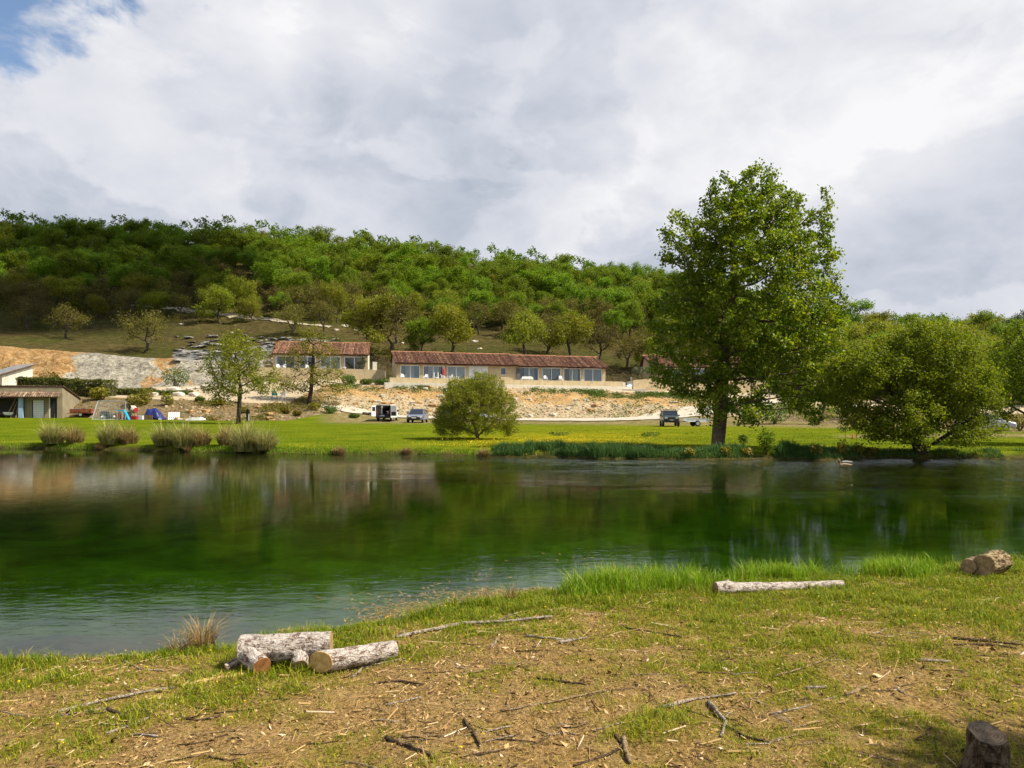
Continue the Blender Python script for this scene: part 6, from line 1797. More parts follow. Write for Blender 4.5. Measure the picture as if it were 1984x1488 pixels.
    for nm, a, b, m in (('wall', (X(48), .0, -.5), (X(62), .25, 2.3), PLASTER_S), ('wall', (X(86), .0, -.5), (X(97), .25, 2.3), PLASTER_S), ('wall', (X(110.5), .0, -.5), (L_s, .25, 2.3), PLASTER_S), ('upper_wall', (0, .0, 2.301), (L_s, .25, H), PLASTER_S),
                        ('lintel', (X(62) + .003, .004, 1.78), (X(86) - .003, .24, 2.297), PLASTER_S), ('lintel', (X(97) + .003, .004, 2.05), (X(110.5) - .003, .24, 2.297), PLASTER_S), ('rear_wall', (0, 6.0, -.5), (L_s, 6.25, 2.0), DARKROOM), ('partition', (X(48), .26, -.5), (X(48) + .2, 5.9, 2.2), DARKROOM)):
        MB().box2(a, b).build(nm, m, r)
    MB().prism([(.26, -.5), (6.3, -.5), (6.3, 1.95), (.26, H - .02)], 'x', L_s - .25, L_s - .003).build('side_wall', PLASTER_S, r)
    rd = MB().box2((X(62) + .02, .12, -.05), (X(86) - .02, .17, 1.77)).build('roller_door', WHITE, r)
    for q in range(7): MB().box2((X(62) + .03, .10, .06 + q * .235), (X(86) - .03, .118, .235 + q * .235)).build('slat', SHUTTER, rd)
    for x in (X(62) + .0, X(86) - .06): MB().box2((x, .04, -.1), (x + .06, .115, 1.8)).build('door_rail', BLACKM, rd)
    dr = MB().box2((X(97) + .03, .10, -.05), (X(110.5) - .03, .16, 2.0)).build('black_door', BLACKM, r)
    MB().box2((X(97) - .10, -.03, -.1), (X(97) - .003, .10, 2.1)).build('door_frame', CONCRETE, dr)
    MB().box2((X(39), -.55, -.3), (X(39) + .42, -.15, 2.15)).build('blue_pillar', simple('blue_grey_paint', (0.25, 0.36, 0.48), .7), r)
    cp = tile_roof('canopy', -.3, X(119.5), -.95, 2.10, .02, 2.62, TILES_OLD, r, 91)
    MB().box2((-.3, -.93, 2.0), (X(119.5), -.85, 2.07)).build('eave_beam', WOOD_DK, cp)
    rf = tile_roof('roof', -.3, L_s + .15, 6.4, 1.98, -.12, H + .03, TILES_OLD, r, 92)
    MB().prism([(-.05, H - .005), (6.35, 1.955), (6.35, 1.90), (-.05, H - .06)], 'x', .02, L_s + .08).build('roof_deck', WOOD_DK, rf)
    for q in range(4): MB().box2((X(76.5), -.02, H - .62 + q * .1), (X(79), -.003, H - .55 + q * .1)).build('vent_brick', RIDGE, r)
    o = MB().tube([(0, 0, 0), (0, 0, .35), (.05, 0, .36)], .03, 6).build('vent_pipe', BLACKM, r); o.location = (X(82), .1, H)
    MB().prism([(0, -.1), (.9, -.1), (.5, 1.0), (0, 1.3)], 'y', 6.28, 6.4).build('rear_buttress', PLASTER_W, r).location = (L_s, 0, .2)
    # poles and tools leaning in the open bay
    for px0, px1, z1, lab in ((15, 29, 2.0, 'long pale pole leaning in the open bay of the shed'), (25, 31, 1.7, 'shorter pole leaning beside the long one in the shed'), (35, 33, 1.4, 'short rake handle in the shed bay by the blue pillar')):
        o = MB().tube([(X(px0), -.6, -.05), (X(px1), .3, z1)], .035, 6).build('leaning_pole', BARK_TAN); o.location = sl; o.rotation_euler.z = rs; tag(o, lab, 'pole')
    o = empty('wheelbarrow', sl + Vector((cs * X(27), ss * X(27) - .9, -.05)), rs); tag(o, 'small wheelbarrow before the open bay of the shed', 'wheelbarrow')
    MB().loft([[(-.25, -.2, .28), (.25, -.15, .28), (.25, .15, .28), (-.25, .2, .28)], [(-.42, -.32, .58), (.42, -.26, .55), (.42, .26, .55), (-.42, .32, .58)]]).build('tray', SHUTTER, o)
    MB().tube([(.42, -.03, .19), (.42, .03, .19)], .18, 14).build('wheel', BLACKM, o)
    for s_ in (-1, 1): MB().tube([(-.8, s_ * .28, .5), (-.1, s_ * .2, .3), (.42, s_ * .05, .19)], .02, 5).build('handle', BLACKM, o)
    # small grey-roofed house at the edge
    rh = math.radians(-38); p = P(4, 752, 95)
    r = empty('outbuilding', p, rh); tag(r, 'small white outbuilding with a sloping grey roof at the left edge', 'house')
    MB().box2((-6, 0, -1), (0, .22, 1.75)).build('front_wall', PLASTER_W, r)
    MB().prism([(.221, -1), (3.4, -1), (3.4, 2.95), (.221, 1.78)], 'x', -.22, -.003).build('side_wall', PLASTER_W, r)
    MB().box2((-6, 3.2, -1), (-.23, 3.4, 2.9)).build('rear_wall', PLASTER_W, r)
    g = simple('grey_fibre_sheet', (0.22, 0.22, 0.22), .9, .15, var=.3, scale=2)
    MB().prism([(-.45, 1.62), (3.7, 3.12), (3.7, 3.20), (-.45, 1.70)], 'x', -6.3, .3).build('roof', g, r)
    MB().prism([(-.47, 1.52), (3.72, 3.02), (3.72, 3.115), (-.47, 1.615)], 'x', .31, .36).build('verge_board', WOOD_DK, r)
    return long_, (W2, f2, rz2, L2)


def make_chair(mat):
    r = empty('garden_chair', (0, 0, 0))
    MB().box((0, 0, .43), (.46, .44, .035)).build('seat', mat, r, bevel=.008)
    bk = MB()
    bk.loft([[(-.22, .20, .46), (.22, .20, .46), (.22, .23, .46), (-.22, .23, .46)], [(-.22, .27, .80), (.22, .27, .80), (.22, .30, .80), (-.22, .30, .80)], [(-.13, .29, .88), (.13, .29, .88), (.13, .32, .88), (-.13, .32, .88)]]).build('backrest', mat, r)
    for sx in (-1, 1):
        MB().tube([(sx * .24, -.22, .0), (sx * .23, -.18, .62)], .022, 6).build('leg', mat, r); MB().tube([(sx * .25, .26, .0), (sx * .23, .20, .62)], .022, 6).build('leg', mat, r)
        MB().box((sx * .235, .0, .63), (.05, .46, .03)).build('armrest', mat, r)
    return r


def copy_tree(o, parent=None):
    c = o.copy(); COL.objects.link(c); c.parent = parent
    for ch in o.children: copy_tree(ch, c)
    return c


def terrace_things(lg, sm):
    W, fx, rz = lg
    ch = make_chair(WHITE); first = [True]
    TEAL = simple('teal_plastic', (0.05, 0.30, 0.30), .5)

    def chair(p, a, label, tilt=None):
        o = ch if first[0] else copy_tree(ch)
        first[0] = False
        o.location = p; o.rotation_euler = (0, 0, a) if tilt is None else tilt
        tag(o, label, 'chair', 'white plastic garden chairs'); return o
    chair(W(fx(779), -.8), rz + .2, 'white plastic chair at the left end of the long terrace')
    chair(W(fx(824), -.8), rz - .3, 'white plastic chair before the door with the brown curtain')
    chair(W(fx(856), -.9), rz + 1.3, 'white plastic chair beside the red parasol')
    chair(W(fx(870), -.9), rz - 1.2, 'white plastic chair right of the red parasol')
    chair(W(fx(1054), -.8), rz + .1, 'white plastic chair left of the pair before the cream curtains')
    chair(W(fx(1083), -.8), rz - .1, 'white plastic chair right of the pair before the cream curtains')

    def table(p, a, w, d, h, label, flip=False, mat=WHITE):
        r = empty('garden_table', p, a); tag(r, label, 'table', None)
        k = [(math.cos(t) * w / 2, math.sin(t) * d / 2) for t in np.linspace(0, 2 * math.pi, 21)[:-1]]
        zt = h if not flip else .03
        MB().prism(k, 'z', zt - .04, zt).build('tabletop', mat, r)
        for sx in (-1, 1):
            for sy in (-1, 1):
                MB().tube([(sx * w * .33, sy * d * .30, zt - .04 if not flip else zt), (sx * w * .30, sy * d * .30, 0 if not flip else h)], .03, 6).build('leg', mat, r)
        return r
    table(W(fx(881), -.9), rz, 1.0, .8, .55, 'white garden table right of the red parasol')
    table(W(fx(843), -.9, .42), rz, .9, .7, .75, 'upturned white table with its legs in the air', True)
    table(W(fx(843), -.9, -.02), rz, .8, .7, .42, 'low white table carrying the upturned one')
    # white lounger seen from the side
    r = empty('sun_lounger', W(fx(1017), -1.0), rz); tag(r, 'white plastic sun lounger with a rounded raised back on the long terrace', 'lounger')
    MB().prism([(-.95, .28), (.95, .28), (.95, .36), (-.95, .36)], 'y', -.3, .3).build('bed', WHITE, r)
    MB().prism([(-.9, .37), (-.82, .62), (-.7, .68), (.6, .68), (.8, .58), (.95, .37)], 'y', -.32, -.27).build('side_panel', WHITE, r)
    for x in (-.8, .8): MB().box((x, 0, .14), (.08, .5, .28)).build('leg', WHITE, r)
    o = empty('parasol', W(fx(858), -.6), rz); tag(o, 'folded red parasol leaning by a pier of the long bungalow', 'parasol')
    MB().tube([(0, 0, 0), (.05, .05, 2.1)], .022, 6).build('pole', ALU, o); MB().tube([(.015, .015, .75), (.03, .03, 1.0), (.045, .045, 1.55), (.05, .05, 1.9)], [.10, .16, .12, .03], 10).build('canopy', RED, o, smooth=True)
    o = MB().box((0, 0, .12), (.9, .35, .24)).box((0, 0, .26), (.5, .2, .06)).build('barbecue', BLACKM); o.location = W(fx(1068), -1.1); tag(o, 'low dark grill box between two white chairs', 'barbecue')
    o = MB().box2((0, 0, 0), (.6, .12, 1.9)).build('leaning_mattress', simple('dark_grey_slats', (0.10, 0.10, 0.11), .8)); o.location = W(fx(1000), -.25); o.rotation_euler.z = rz; tag(o, 'dark grey slatted panel against the wall left of the dark glass door', 'panel')
    W2, f2, rz2, L2 = sm
    chair(W2(f2(543), -1.6), rz2 + .5, 'white plastic chair at the left door of the small bungalow')
    chair(W2(f2(553), -1.6), rz2 - .4, 'white plastic chair right beside the one at the left door of the small bungalow')
    chair(W2(f2(597), -1.2), rz2 + .2, 'white plastic chair before the second door of the small bungalow')
    table(W2(f2(632), -1.6), rz2, 1.9, .8, .5, 'white oblong table on the small bungalow terrace')
    table(W2(f2(667), -1.7), rz2, .9, .8, .5, 'white round table on the small bungalow terrace')
    # chairs on the mound
    a = far_at(532, 94.5); b = far_at(546, 94.3)
    o = make_chair(TEAL); o.name = 'garden_chair'; o.location = a; o.rotation_euler.z = .4; tag(o, 'teal plastic chair on the mound', 'chair')
    for c in o.children: c.scale = (1.25, 1.25, 1.25)
    o = chair(b, -.3, 'white plastic chair beside the teal one on the mound'); o.scale = (1.25,) * 3


_lg, _sm = buildings()
terrace_things(_lg, _sm)
# ------------------------------------------------------------------ vehicles
def paint(name, col, rough=.28):
    b = NB(name); p = b.coord()
    c = b.mix(b.ramp(b.noise(p, 3, 5, .7), [(.4, 0.0), (.8, .35)]), col, tuple(k * .7 + .05 for k in col))
    return b.done(b.bsdf(c, rough, .5, 0.0, **{'Coat Weight': .4, 'Coat Roughness': .1}))


PAINT_W = paint('white_paint', (0.74, 0.75, 0.77)); PAINT_G = paint('blue_grey_paint_car', (0.12, 0.145, 0.20)); PAINT_4 = paint('dark_green_paint', (0.035, 0.06, 0.05), .4); PAINT_D = paint('dark_teal_paint', (0.02, 0.045, 0.05)); PAINT_S = paint('silver_paint', (0.4, 0.42, 0.45))
AUTOGLASS = simple('tinted_car_glass', (0.03, 0.035, 0.045), .06, .8, var=0)
TRIM = simple('black_trim', (0.02, 0.02, 0.022), .6, .3)
CHROME = simple('wheel_alloy', (0.45, 0.46, 0.47), .35, .5, .6)
LAMP = simple('clear_lamp', (0.62, 0.64, 0.66), .15, .6, var=.05); TAIL = simple('red_lamp', (0.35, 0.01, 0.01), .3, .5)
PLATE = simple('number_plate', (0.75, 0.75, 0.72), .5)


def wheel(parent, x, y, r, w):
    t = MB().tube([(0, -w / 2, 0), (0, -w / 2 + .03, 0), (0, w / 2 - .03, 0), (0, w / 2, 0)], [r * .9, r, r, r * .9], 18).build('wheel', BLACKM, parent); t.location = (x, y, r)
    s = 1 if y > 0 else -1
    MB().tube([(0, s * (w / 2 - .01), 0), (0, s * (w / 2 + .015), 0)], r * .6, 12).build('rim', CHROME, t)


def ring(x, w, zl, zh, c=.10):
    return [(x, -w * .92, zl), (x, -w, zl + c * 1.4), (x, -w, zh - c), (x, -w * .9, zh), (x, w * .9, zh), (x, w, zh - c), (x, w, zl + c * 1.4), (x, w * .92, zl)]


def car(name, label, loc, phi, mat, body, cabin, roof_in, wheels, rack=False, spare=False, kind='car', s=1.0):
    """+x is forward. body / cabin: lists of ring parameters"""
    r = empty(name, loc, phi); r.scale = (s, s, s); tag(r, label, kind)
    b = MB().loft([ring(*q) for q in body]).build('body', mat, r, smooth=False, bevel=.0)
    MB().loft([[(x, -w, z) if i in (0,) else None for i in range(1)] or [] for x, w, z in []] or [[(x, -w0, z0), (x2, -w1, z1), (x2, w1, z1), (x, w0, z0)] for x, w0, z0, x2, w1, z1 in cabin]).build('windows', AUTOGLASS, r)
    x0, x1, w, z = roof_in
    MB().loft([[(x0, -w, z), (x0, w, z), (x0 + .04, w * .94, z + .05), (x0 + .04, -w * .94, z + .05)], [(x1, -w, z), (x1, w, z), (x1 - .04, w * .94, z + .05), (x1 - .04, -w * .94, z + .05)]]).build('roof', mat, r)
    for (xa, wa, za, xb, wb, zb) in cabin:
        for sd in (-1, 1): MB().tube([(xa, sd * (wa + .005), za - .02), (xb, sd * (wb + .005), zb + .02)], .035, 5).build('pillar', mat, r)
    mid = (cabin[0][3] + cabin[-1][3]) / 2
    for sd in (-1, 1):
        wa = cabin[0][1]; wb = cabin[0][4]
        MB().tube([(mid, sd * (wa + .008), cabin[0][2] - .02), (mid, sd * (wb + .008), cabin[0][5])], .035, 5).build('pillar', mat, r)
    R, W_, xs, yw = wheels
    for x in xs:
        for sd in (-1, 1): wheel(r, x, sd * yw, R, W_)
    xf = body[-1][0]; wf = body[-1][1]; zf = (body[-1][2] + body[-1][3]) / 2; xr = body[0][0]
    for sd in (-1, 1):
        MB().box((xf - .04, sd * wf * .72, zf + .12), (.14, wf * .38, .14)).build('headlight', LAMP, r, bevel=.02)
        MB().box((xr + .02, sd * body[0][1] * .85, zf + .15), (.10, .14, .22)).build('tail_light', TAIL, r)
        MB().box((cabin[-1][0] - .30, sd * (cabin[0][1] + .14), cabin[0][2] + .06), (.10, .20, .13)).build('mirror', mat, r, bevel=.02)
    MB().box((xf + .0, 0, body[-1][2] + .12), (.16, wf * 1.9, .22)).build('front_bumper', TRIM, r, bevel=.03)
    MB().box((xr - .0, 0, body[0][2] + .12), (.16, body[0][1] * 1.9, .22)).build('rear_bumper', TRIM, r, bevel=.03)
    MB().box((xf + .085, 0, body[-1][2] + .15), (.02, .50, .11)).build('number_plate', PLATE, r)
    MB().box((xf - .0, 0, zf + .11), (.10, wf * .85, .10)).build('grille', TRIM, r)
    if rack:
        rk = MB()
        for sd in (-1, 1): rk.tube([(x0 + .1, sd * w * .9, z + .16), (x1 - .1, sd * w * .9, z + .16)], .025, 5)
        for q in range(6):
            x = x0 + .1 + (x1 - x0 - .2) * q / 5; rk.tube([(x, -w * .9, z + .16), (x, w * .9, z + .16)], .02, 5)
        for q in (0, 5):
            x = x0 + .1 + (x1 - x0 - .2) * q / 5
            for sd in (-1, 1): rk.tube([(x, sd * w * .9, z + .05), (x, sd * w * .9, z + .17)], .02, 5)
        rk.build('roof_rack', TRIM, r)
        bb = MB(); xq = xf + .14
        for zz in (.45, .62, .80): bb.tube([(xq, -wf * .8, zz), (xq, wf * .8, zz)], .028, 6)
        for yy in (-.55, -.2, .2, .55): bb.tube([(xq, yy, .42), (xq, yy, .85)], .026, 6)
        bb.build('bull_bar', TRIM, r)
    return r


def hatch(name, label, loc, phi, mat, s=1.0):
    return car(name, label, loc, phi, mat,
               [(-2.15, .78, .42, .92), (-2.05, .86, .30, .98), (-1.2, .88, .24, .98), (.0, .88, .22, .95), (.9, .88, .24, .93), (1.6, .86, .26, .84), (2.05, .80, .32, .72), (2.18, .68, .38, .62)],
               [(-1.95, .80, .94, -1.35, .60, 1.42), (1.15, .80, .92, .25, .62, 1.44)], (-1.38, .28, .63, 1.42), (.31, .2, (-1.30, 1.32), .78), s=s)


def van(loc, phi):
    """small white van seen from behind with both rear doors open"""
    r = empty('panel_van', loc, phi); tag(r, 'small white van with its rear doors open, parked on the grass', 'van')
    INT = simple('van_lining', (0.05, 0.05, 0.055), .9, .1)
    w = .84
    side = [(-2.05, .40), (-2.05, 1.00), (-2.0, 1.45), (-1.92, 1.78), (-1.2, 1.84), (.35, 1.82), (.62, 1.74), (1.20, 1.12), (1.22, .40)]
    for sd in (-1, 1):
        a, b = (sd * w, sd * (w - .06)) if sd > 0 else (sd * (w - .06), sd * w)
        p = MB().prism(side, 'y', min(a, b), max(a, b)).build('side_panel', PAINT_W, r)
        for x0, x1, n in ((-1.7, -.85, 'rear'), (-.75, .55, 'front')):
            MB().prism([(x0, 1.08), (x1 + (.30 if n == 'front' else 0), 1.08), (x1, 1.58), (x0 + .05, 1.58)], 'y', sd * w + (.002 if sd > 0 else -.012), sd * w + (.012 if sd > 0 else -.002)).build('side_window', AUTOGLASS, p)
        MB().box((-.6, sd * (w + .012), .66), (3.0, .02, .12)).build('rubbing_strip', TRIM, p)
        MB().box((.95, sd * (w + .12), 1.15), (.12, .22, .20)).build('mirror', TRIM, r, bevel=.03)
    MB().loft([[(-2.0, -w * .93, 1.785), (-2.0, w * .93, 1.785), (-2.0, w * .86, 1.83), (-2.0, -w * .86, 1.83)], [(.4, -w * .93, 1.80), (.4, w * .93, 1.80), (.4, w * .86, 1.86), (.4, -w * .86, 1.86)]]).build('roof', PAINT_W, r)
    MB().box2((-2.0, -w + .065, .42), (1.2, w - .065, .50)).build('floor', INT, r)
    MB().loft([ring(*q) for q in ((1.225, w, .32, 1.10), (1.75, w * .97, .32, 1.02), (2.0, w * .9, .36, .90), (2.08, w * .75, .42, .75))]).build('bonnet', PAINT_W, r)
    MB().loft([[(.66, -.74, 1.70), (.66, .74, 1.70), (.68, .74, 1.70), (.68, -.74, 1.70)], [(1.20, -.78, 1.12), (1.20, .78, 1.12), (1.22, .78, 1.12), (1.22, -.78, 1.12)]]).build('windscreen', GLASS, r)
    for y in (-.38, .38):
        s = MB().box((.15, y, .80), (.5, .48, .55)).build('seat', INT, r, bevel=.05); MB().box((-.10, y, 1.20), (.14, .46, .62)).build('backrest', INT, s, bevel=.05)
    MB().box((-1.2, 0, .64), (1.2, 1.2, .26)).build('load', INT, r, bevel=.03)
    MB().box((-1.75, .2, .60), (.25, .55, .14)).build('cargo_tray', SHUTTER, r)
    MB().box((-2.06, 0, .46), (.16, w * 1.96, .22)).build('rear_bumper', TRIM, r, bevel=.03)
    fr = MB()
    fr.box2((-2.07, -w, .58), (-2.0, -w + .1, 1.74)).box2((-2.07, w - .1, .58), (-2.0, w, 1.74)).box2((-2.05, -w + .101, 1.66), (-1.95, w - .101, 1.76)); fr.build('door_surround', TRIM, r)
    for sd in (-1, 1):
        MB().box((-2.075, sd * (w - .05), 1.05), (.03, .12, .5)).build('tail_light', TAIL, r)
        a = 1.95 if sd > 0 else 2.75                     # swing of each door
        root = MB().box2((-.02, 0, .58), (.04, .78, 1.74)); d = root.build('rear_door', PAINT_W, r); d.location = (-2.09, sd * (w + .01), 0)
        d.rotation_euler.z = math.pi - a if sd > 0 else a
        if sd < 0: d.rotation_euler.z = math.pi + (a - math.pi) + .0
        MB().box2((-.032, .12, 1.12), (-.022, .66, 1.60)).build('window', AUTOGLASS, d)
        MB().box2((.042, .10, .66), (.055, .70, 1.05)).build('lining', TRIM, d)
    for x in (-1.35, 1.35):
        for sd in (-1, 1): wheel(r, x, sd * .74, .31, .19)
    return r


def vehicles():
    p = far_hit(751, 816); van(p, math.radians(86))
    p = far_hit(809, 818.5); hatch('hatchback', 'dark blue-grey hatchback facing the pond beside the white van', p, math.radians(-93), PAINT_G, 1.0)
    p = far_hit(1297, 826.0, 50)
    car('off_roader', 'dark green boxy off-roader with a roof rack on the lawn edge', p, math.radians(-95), PAINT_4,
        [(-1.85, .74, .55, 1.05), (-1.75, .82, .45, 1.10), (-.6, .83, .42, 1.10), (.7, .83, .42, 1.09), (1.5, .80, .44, 1.05), (1.75, .78, .46, 1.02), (1.82, .74, .50, .98)],
        [(-1.72, .78, 1.06, -1.50, .66, 1.58), (.62, .78, 1.06, .30, .67, 1.58)], (-1.54, .34, .68, 1.57), (.36, .2, (-1.2, 1.12), .76), rack=True, s=.93)
    p = far_at(872, 87); car('parked_van', 'dark teal van half hidden behind the left side of the sallow bush', p, math.radians(-95), PAINT_D,
        [(-2.1, .82, .40, 1.05), (-2.0, .88, .30, 1.10), (0, .88, .28, 1.10), (1.0, .88, .28, 1.08), (1.7, .86, .3, .98), (2.1, .78, .36, .82)],
        [(-2.0, .84, 1.06, -1.85, .72, 1.78), (1.35, .84, 1.04, .60, .72, 1.80)], (-1.9, .64, .74, 1.78), (.33, .2, (-1.3, 1.35), .80), kind='van')
    hatch('hatchback', 'grey car glimpsed through the middle of the sallow bush', far_at(936, 89), math.radians(-100), PAINT_S)
    hatch('hatchback', 'pale car glimpsed behind the spreading willow', far_at(1909, 66), math.radians(-20), PAINT_S)
    # trailer behind the off-roader
    p = far_hit(1349, 826.0, 50); r = empty('boat_trailer', p, math.radians(5)); tag(r, 'low flat grey trailer right of the off-roader', 'trailer')
    MB().box((0, 0, .48), (2.2, 1.3, .07)).build('bed', SHUTTER, r)
    for y in (-.62, .62): MB().box((0, y, .66), (2.2, .04, .24)).build('side_board', PAINT_S, r)
    for y in (-.7, .7): wheel(r, -.1, y, .28, .16)
    MB().tube([(-1.1, 0, .45), (-2.0, 0, .42)], .045, 6).build('drawbar', TRIM, r)


# ------------------------------------------------------------------ the junk by the shed and other small things
def junk():
    rg = np.random.default_rng(3)
    RUST = simple('rusty_red_steel', (0.22, 0.07, 0.035), .85, .15, var=.45, scale=4); BLUE = simple('blue_tarpaulin', (0.008, 0.016, 0.11), .45, .4, var=.3, scale=5)
    CYAN = simple('cyan_plastic', (0.02, 0.30, 0.48), .5); GREY = simple('galvanised_steel', (0.34, 0.38, 0.42), .5, .4, .3, var=.2); CRATE_R = simple('red_plastic', (0.30, 0.02, 0.025), .5)

    def at(px, py, y0=60): return far_hit(px, py, y0)
    p = at(160, 809); r = empty('flat_trailer', p, .12); tag(r, 'rusty red flat trailer beside the shed', 'trailer')
    MB().box((0, 0, .42), (2.2, 1.2, .10)).build('bed', RUST, r)
    MB().box((-.1, -.61, .66), (1.9, .04, .36)).build('side_board', RUST, r); MB().box((-.1, .61, .66), (1.9, .04, .36)).build('side_board', RUST, r); MB().box((1.08, 0, .66), (.04, 1.18, .36)).build('tail_board', RUST, r)
    for y in (-.5, .5): wheel(r, 0, y, .26, .14)
    MB().tube([(-1.1, 0, .42), (-1.7, 0, .35)], .04, 6).build('drawbar', RUST, r)
    for q, (dx, lab) in enumerate(((-.3, 'grey sheet lying on the rusty trailer'), (.5, 'pale board lying on the rusty trailer'))):
        o = MB().box((0, 0, 0), (1.1, .7, .05)).build('sheet', (GREY, CUT_OLD)[q]); o.location = p + Vector((dx, 0, .875 + q * .06)); o.rotation_euler = (0, .05 * q, .2 + q * .5); tag(o, lab, 'sheet')
    # old goal frame with netting
    Y = 79.5; a = P(178, 813, Y - .8); zc = far_at(178, Y - .8).z
    A = Vector((a.x, Y - .8, zc)); B = P(190, 777, Y); C_ = P(243, 777.5, Y); D = far_at(243, Y)
    r = empty('goal_frame', A); tag(r, 'old tubular goal frame with a torn net among the junk', 'goal')
    for u, v, n in ((A, B, 'post'), (B, C_, 'crossbar'), (C_, D, 'post'), (A, Vector((D.x, D.y + .3, D.z)), 'ground_bar')): MB().tube([u - A, v - A], .045, 6).build(n, GREY, r)
    nt = MB()
    for i in range(19):
        t = i / 18; nt.tube([B.lerp(C_, t) - A, A.lerp(Vector((D.x, D.y, D.z)), t) - A + Vector((0, .3, .02))], .009, 3)
    for i in range(1, 12):
        t = i / 12; nt.tube([B.lerp(A, t) - A, C_.lerp(Vector((D.x, D.y + .3, D.z)), t) - A], .009, 3)
    o = nt.build('net', simple('grey_net', (0.3, 0.36, 0.36), .8), r); o['kind'] = 'stuff'
    # dark panels, tub, barrel
    p = at(197, 812); o = MB().box((0, 0, .42), (.85, .06, .84)).build('plywood_sheet', TRIM); o.location = p + Vector((0, .5, 0)); o.rotation_euler = (-.3, 0, .3); tag(o, 'dark panel standing behind the goal net', 'panel')
    p = at(212, 812); o = MB().tube([(0, 0, 0), (0, 0, .05), (0, 0, .55), (0, 0, .57), (0, 0, .50)], [.30, .33, .42, .44, .38], 16).build('tub', TRIM, smooth=True); o.location = p; tag(o, 'big black plastic tub among the junk', 'tub')
    for px, lab in ((201, 'white sack left of the black tub'), (224, 'small white sack right of the black tub')):
        me, _ = log_mesh(.5, .16, .12, WHITE, px, k=12, n=8, rough=.3); o = mesh_obj('sack', me); o.location = at(px, 812) + Vector((-.25, 0, .18)); tag(o, lab, 'sack')
    # cyan play table / ride-on
    p = at(238, 814); r = empty('plastic_slide', p, .1); tag(r, 'bright cyan plastic play slide among the junk', 'toy')
    MB().loft([[(-.5, -.3, .92), (.1, -.3, .92), (.1, .3, .92), (-.5, .3, .92)], [(-.5, -.3, 1.02), (.1, -.3, 1.02), (.1, .3, 1.02), (-.5, .3, 1.02)]]).build('platform', CYAN, r)
    MB().prism([(.1, .92), (.18, 1.02), (.62, .12), (.62, .0)], 'y', -.28, .28).build('slide', CYAN, r)
    for x in (-.46, .04):
        for y in (-.26, .26): MB().tube([(x, y, 0), (x, y, .92)], .04, 6).build('leg', GREY, r)
    # cement mixer
    p = at(258, 812); r = empty('cement_mixer', p, -.5); tag(r, 'cement mixer with a pale drum tilted to the pond', 'mixer')
    dr = MB().tube([(0, .28, .82), (0, .18, .88), (0, -.05, .98), (0, -.30, 1.08), (0, -.42, 1.13)], [.20, .36, .44, .34, .24], 18, cap=False).build('drum', simple('cement_grey_drum', (0.42, 0.39, 0.33), .8, var=.3), r, smooth=True)
    MB().tube([(0, -.30, 1.07), (0, -.36, 1.10)], [.23, .22], 16).build('drum_mouth', TRIM, dr)
    for s in (-1, 1): MB().tube([(s * .5, -.3, 0), (s * .42, 0, .9), (s * .5, .35, 0)], .035, 6).build('stand', RUST, r)
    MB().tube([(-.45, 0, .9), (.45, 0, .9)], .04, 6).build('axle', RUST, r); MB().tube([(.44, 0, .9), (.46, 0, .9)], .26, 14).build('hand_wheel', CRATE_R, r)
    for px, m, lab, sz in ((257, CRATE_R, 'red crate before the cement mixer', (.9, .5, .36)), (271, SHUTTER, 'pale grey crate right of the cement mixer', (.75, .5, .42)), (248, TRIM, 'dark box between slide and cement mixer', (.4, .5, .8)), (229, RUST, 'rusty drum behind the cyan slide', (.4, .4, .7))):
        r = empty('crate', at(px, 813)); tag(r, lab, 'crate'); t = .04; w, d, h = sz
        for n, a, b in (('side', (-w / 2, -d / 2, 0), (w / 2, -d / 2 + t, h)), ('side', (-w / 2, d / 2 - t, 0), (w / 2, d / 2, h)), ('side', (-w / 2, -d / 2 + t, 0), (-w / 2 + t, d / 2 - t, h)), ('side', (w / 2 - t, -d / 2 + t, 0), (w / 2, d / 2 - t, h)), ('bottom', (-w / 2 + t, -d / 2 + t, .02), (w / 2 - t, d / 2 - t, .06))): MB().box2(a, b).build(n, m, r)
    # tarpaulin over a heap
    p = at(297, 813); n = 26; m = 20; V = []
    hx = np.array([0, .15, .8, 1.05, 1.08, 1.0, .98, .75, .35, .05]); tx = np.linspace(-1.15, 1.2, 10)
    for j in range(m):
        for i in range(n):
            x = -1.15 + 2.35 * i / (n - 1); y = -.75 + 1.5 * j / (m - 1)
            e = 1 - abs(y / .8) ** 3; h = np.interp(x, tx, hx) * max(0, e) * (1.08 + .10 * math.sin(x * 7 + y * 3) + .06 * math.sin(x * 17 - y * 9))
            V.append((x + .05 * math.sin(y * 9), y, h))
    o = mesh_obj('tarpaulin', np_mesh('tarpaulin', np.array(V), [grid_faces(m, n)], BLUE, True)); o.location = p; tag(o, 'crumpled dark blue tarpaulin draped over a heap', 'tarpaulin')
    o = MB().box((0, 0, .25), (.9, .4, .5)).build('firewood_box', BARK_BROWN); o.location = p + Vector((-.15, -.85, 0)); o.rotation_euler.z = .2; tag(o, 'brown box under the front flap of the blue tarpaulin', 'box')
    # white pallet leaning back, boards as parts
    p = at(336, 812.5); r = empty('pallet', p, .25); r.rotation_euler = (-.65, .0, .25); tag(r, 'white-painted pallet leaning against the mound', 'pallet')
    for q in range(6): MB().box((-.5 + q * .2, 0, .45), (.11, .025, 1.0)).build('slat', WHITE, r)
    for z in (.08, .45, .85): MB().box((0, .055, z), (1.12, .08, .09)).build('cross_beam', WHITE, r)
    p = at(379, 815.5); r = empty('plastic_lounger', p, .08); tag(r, 'upturned white plastic lounger lying right of the pallet', 'lounger')
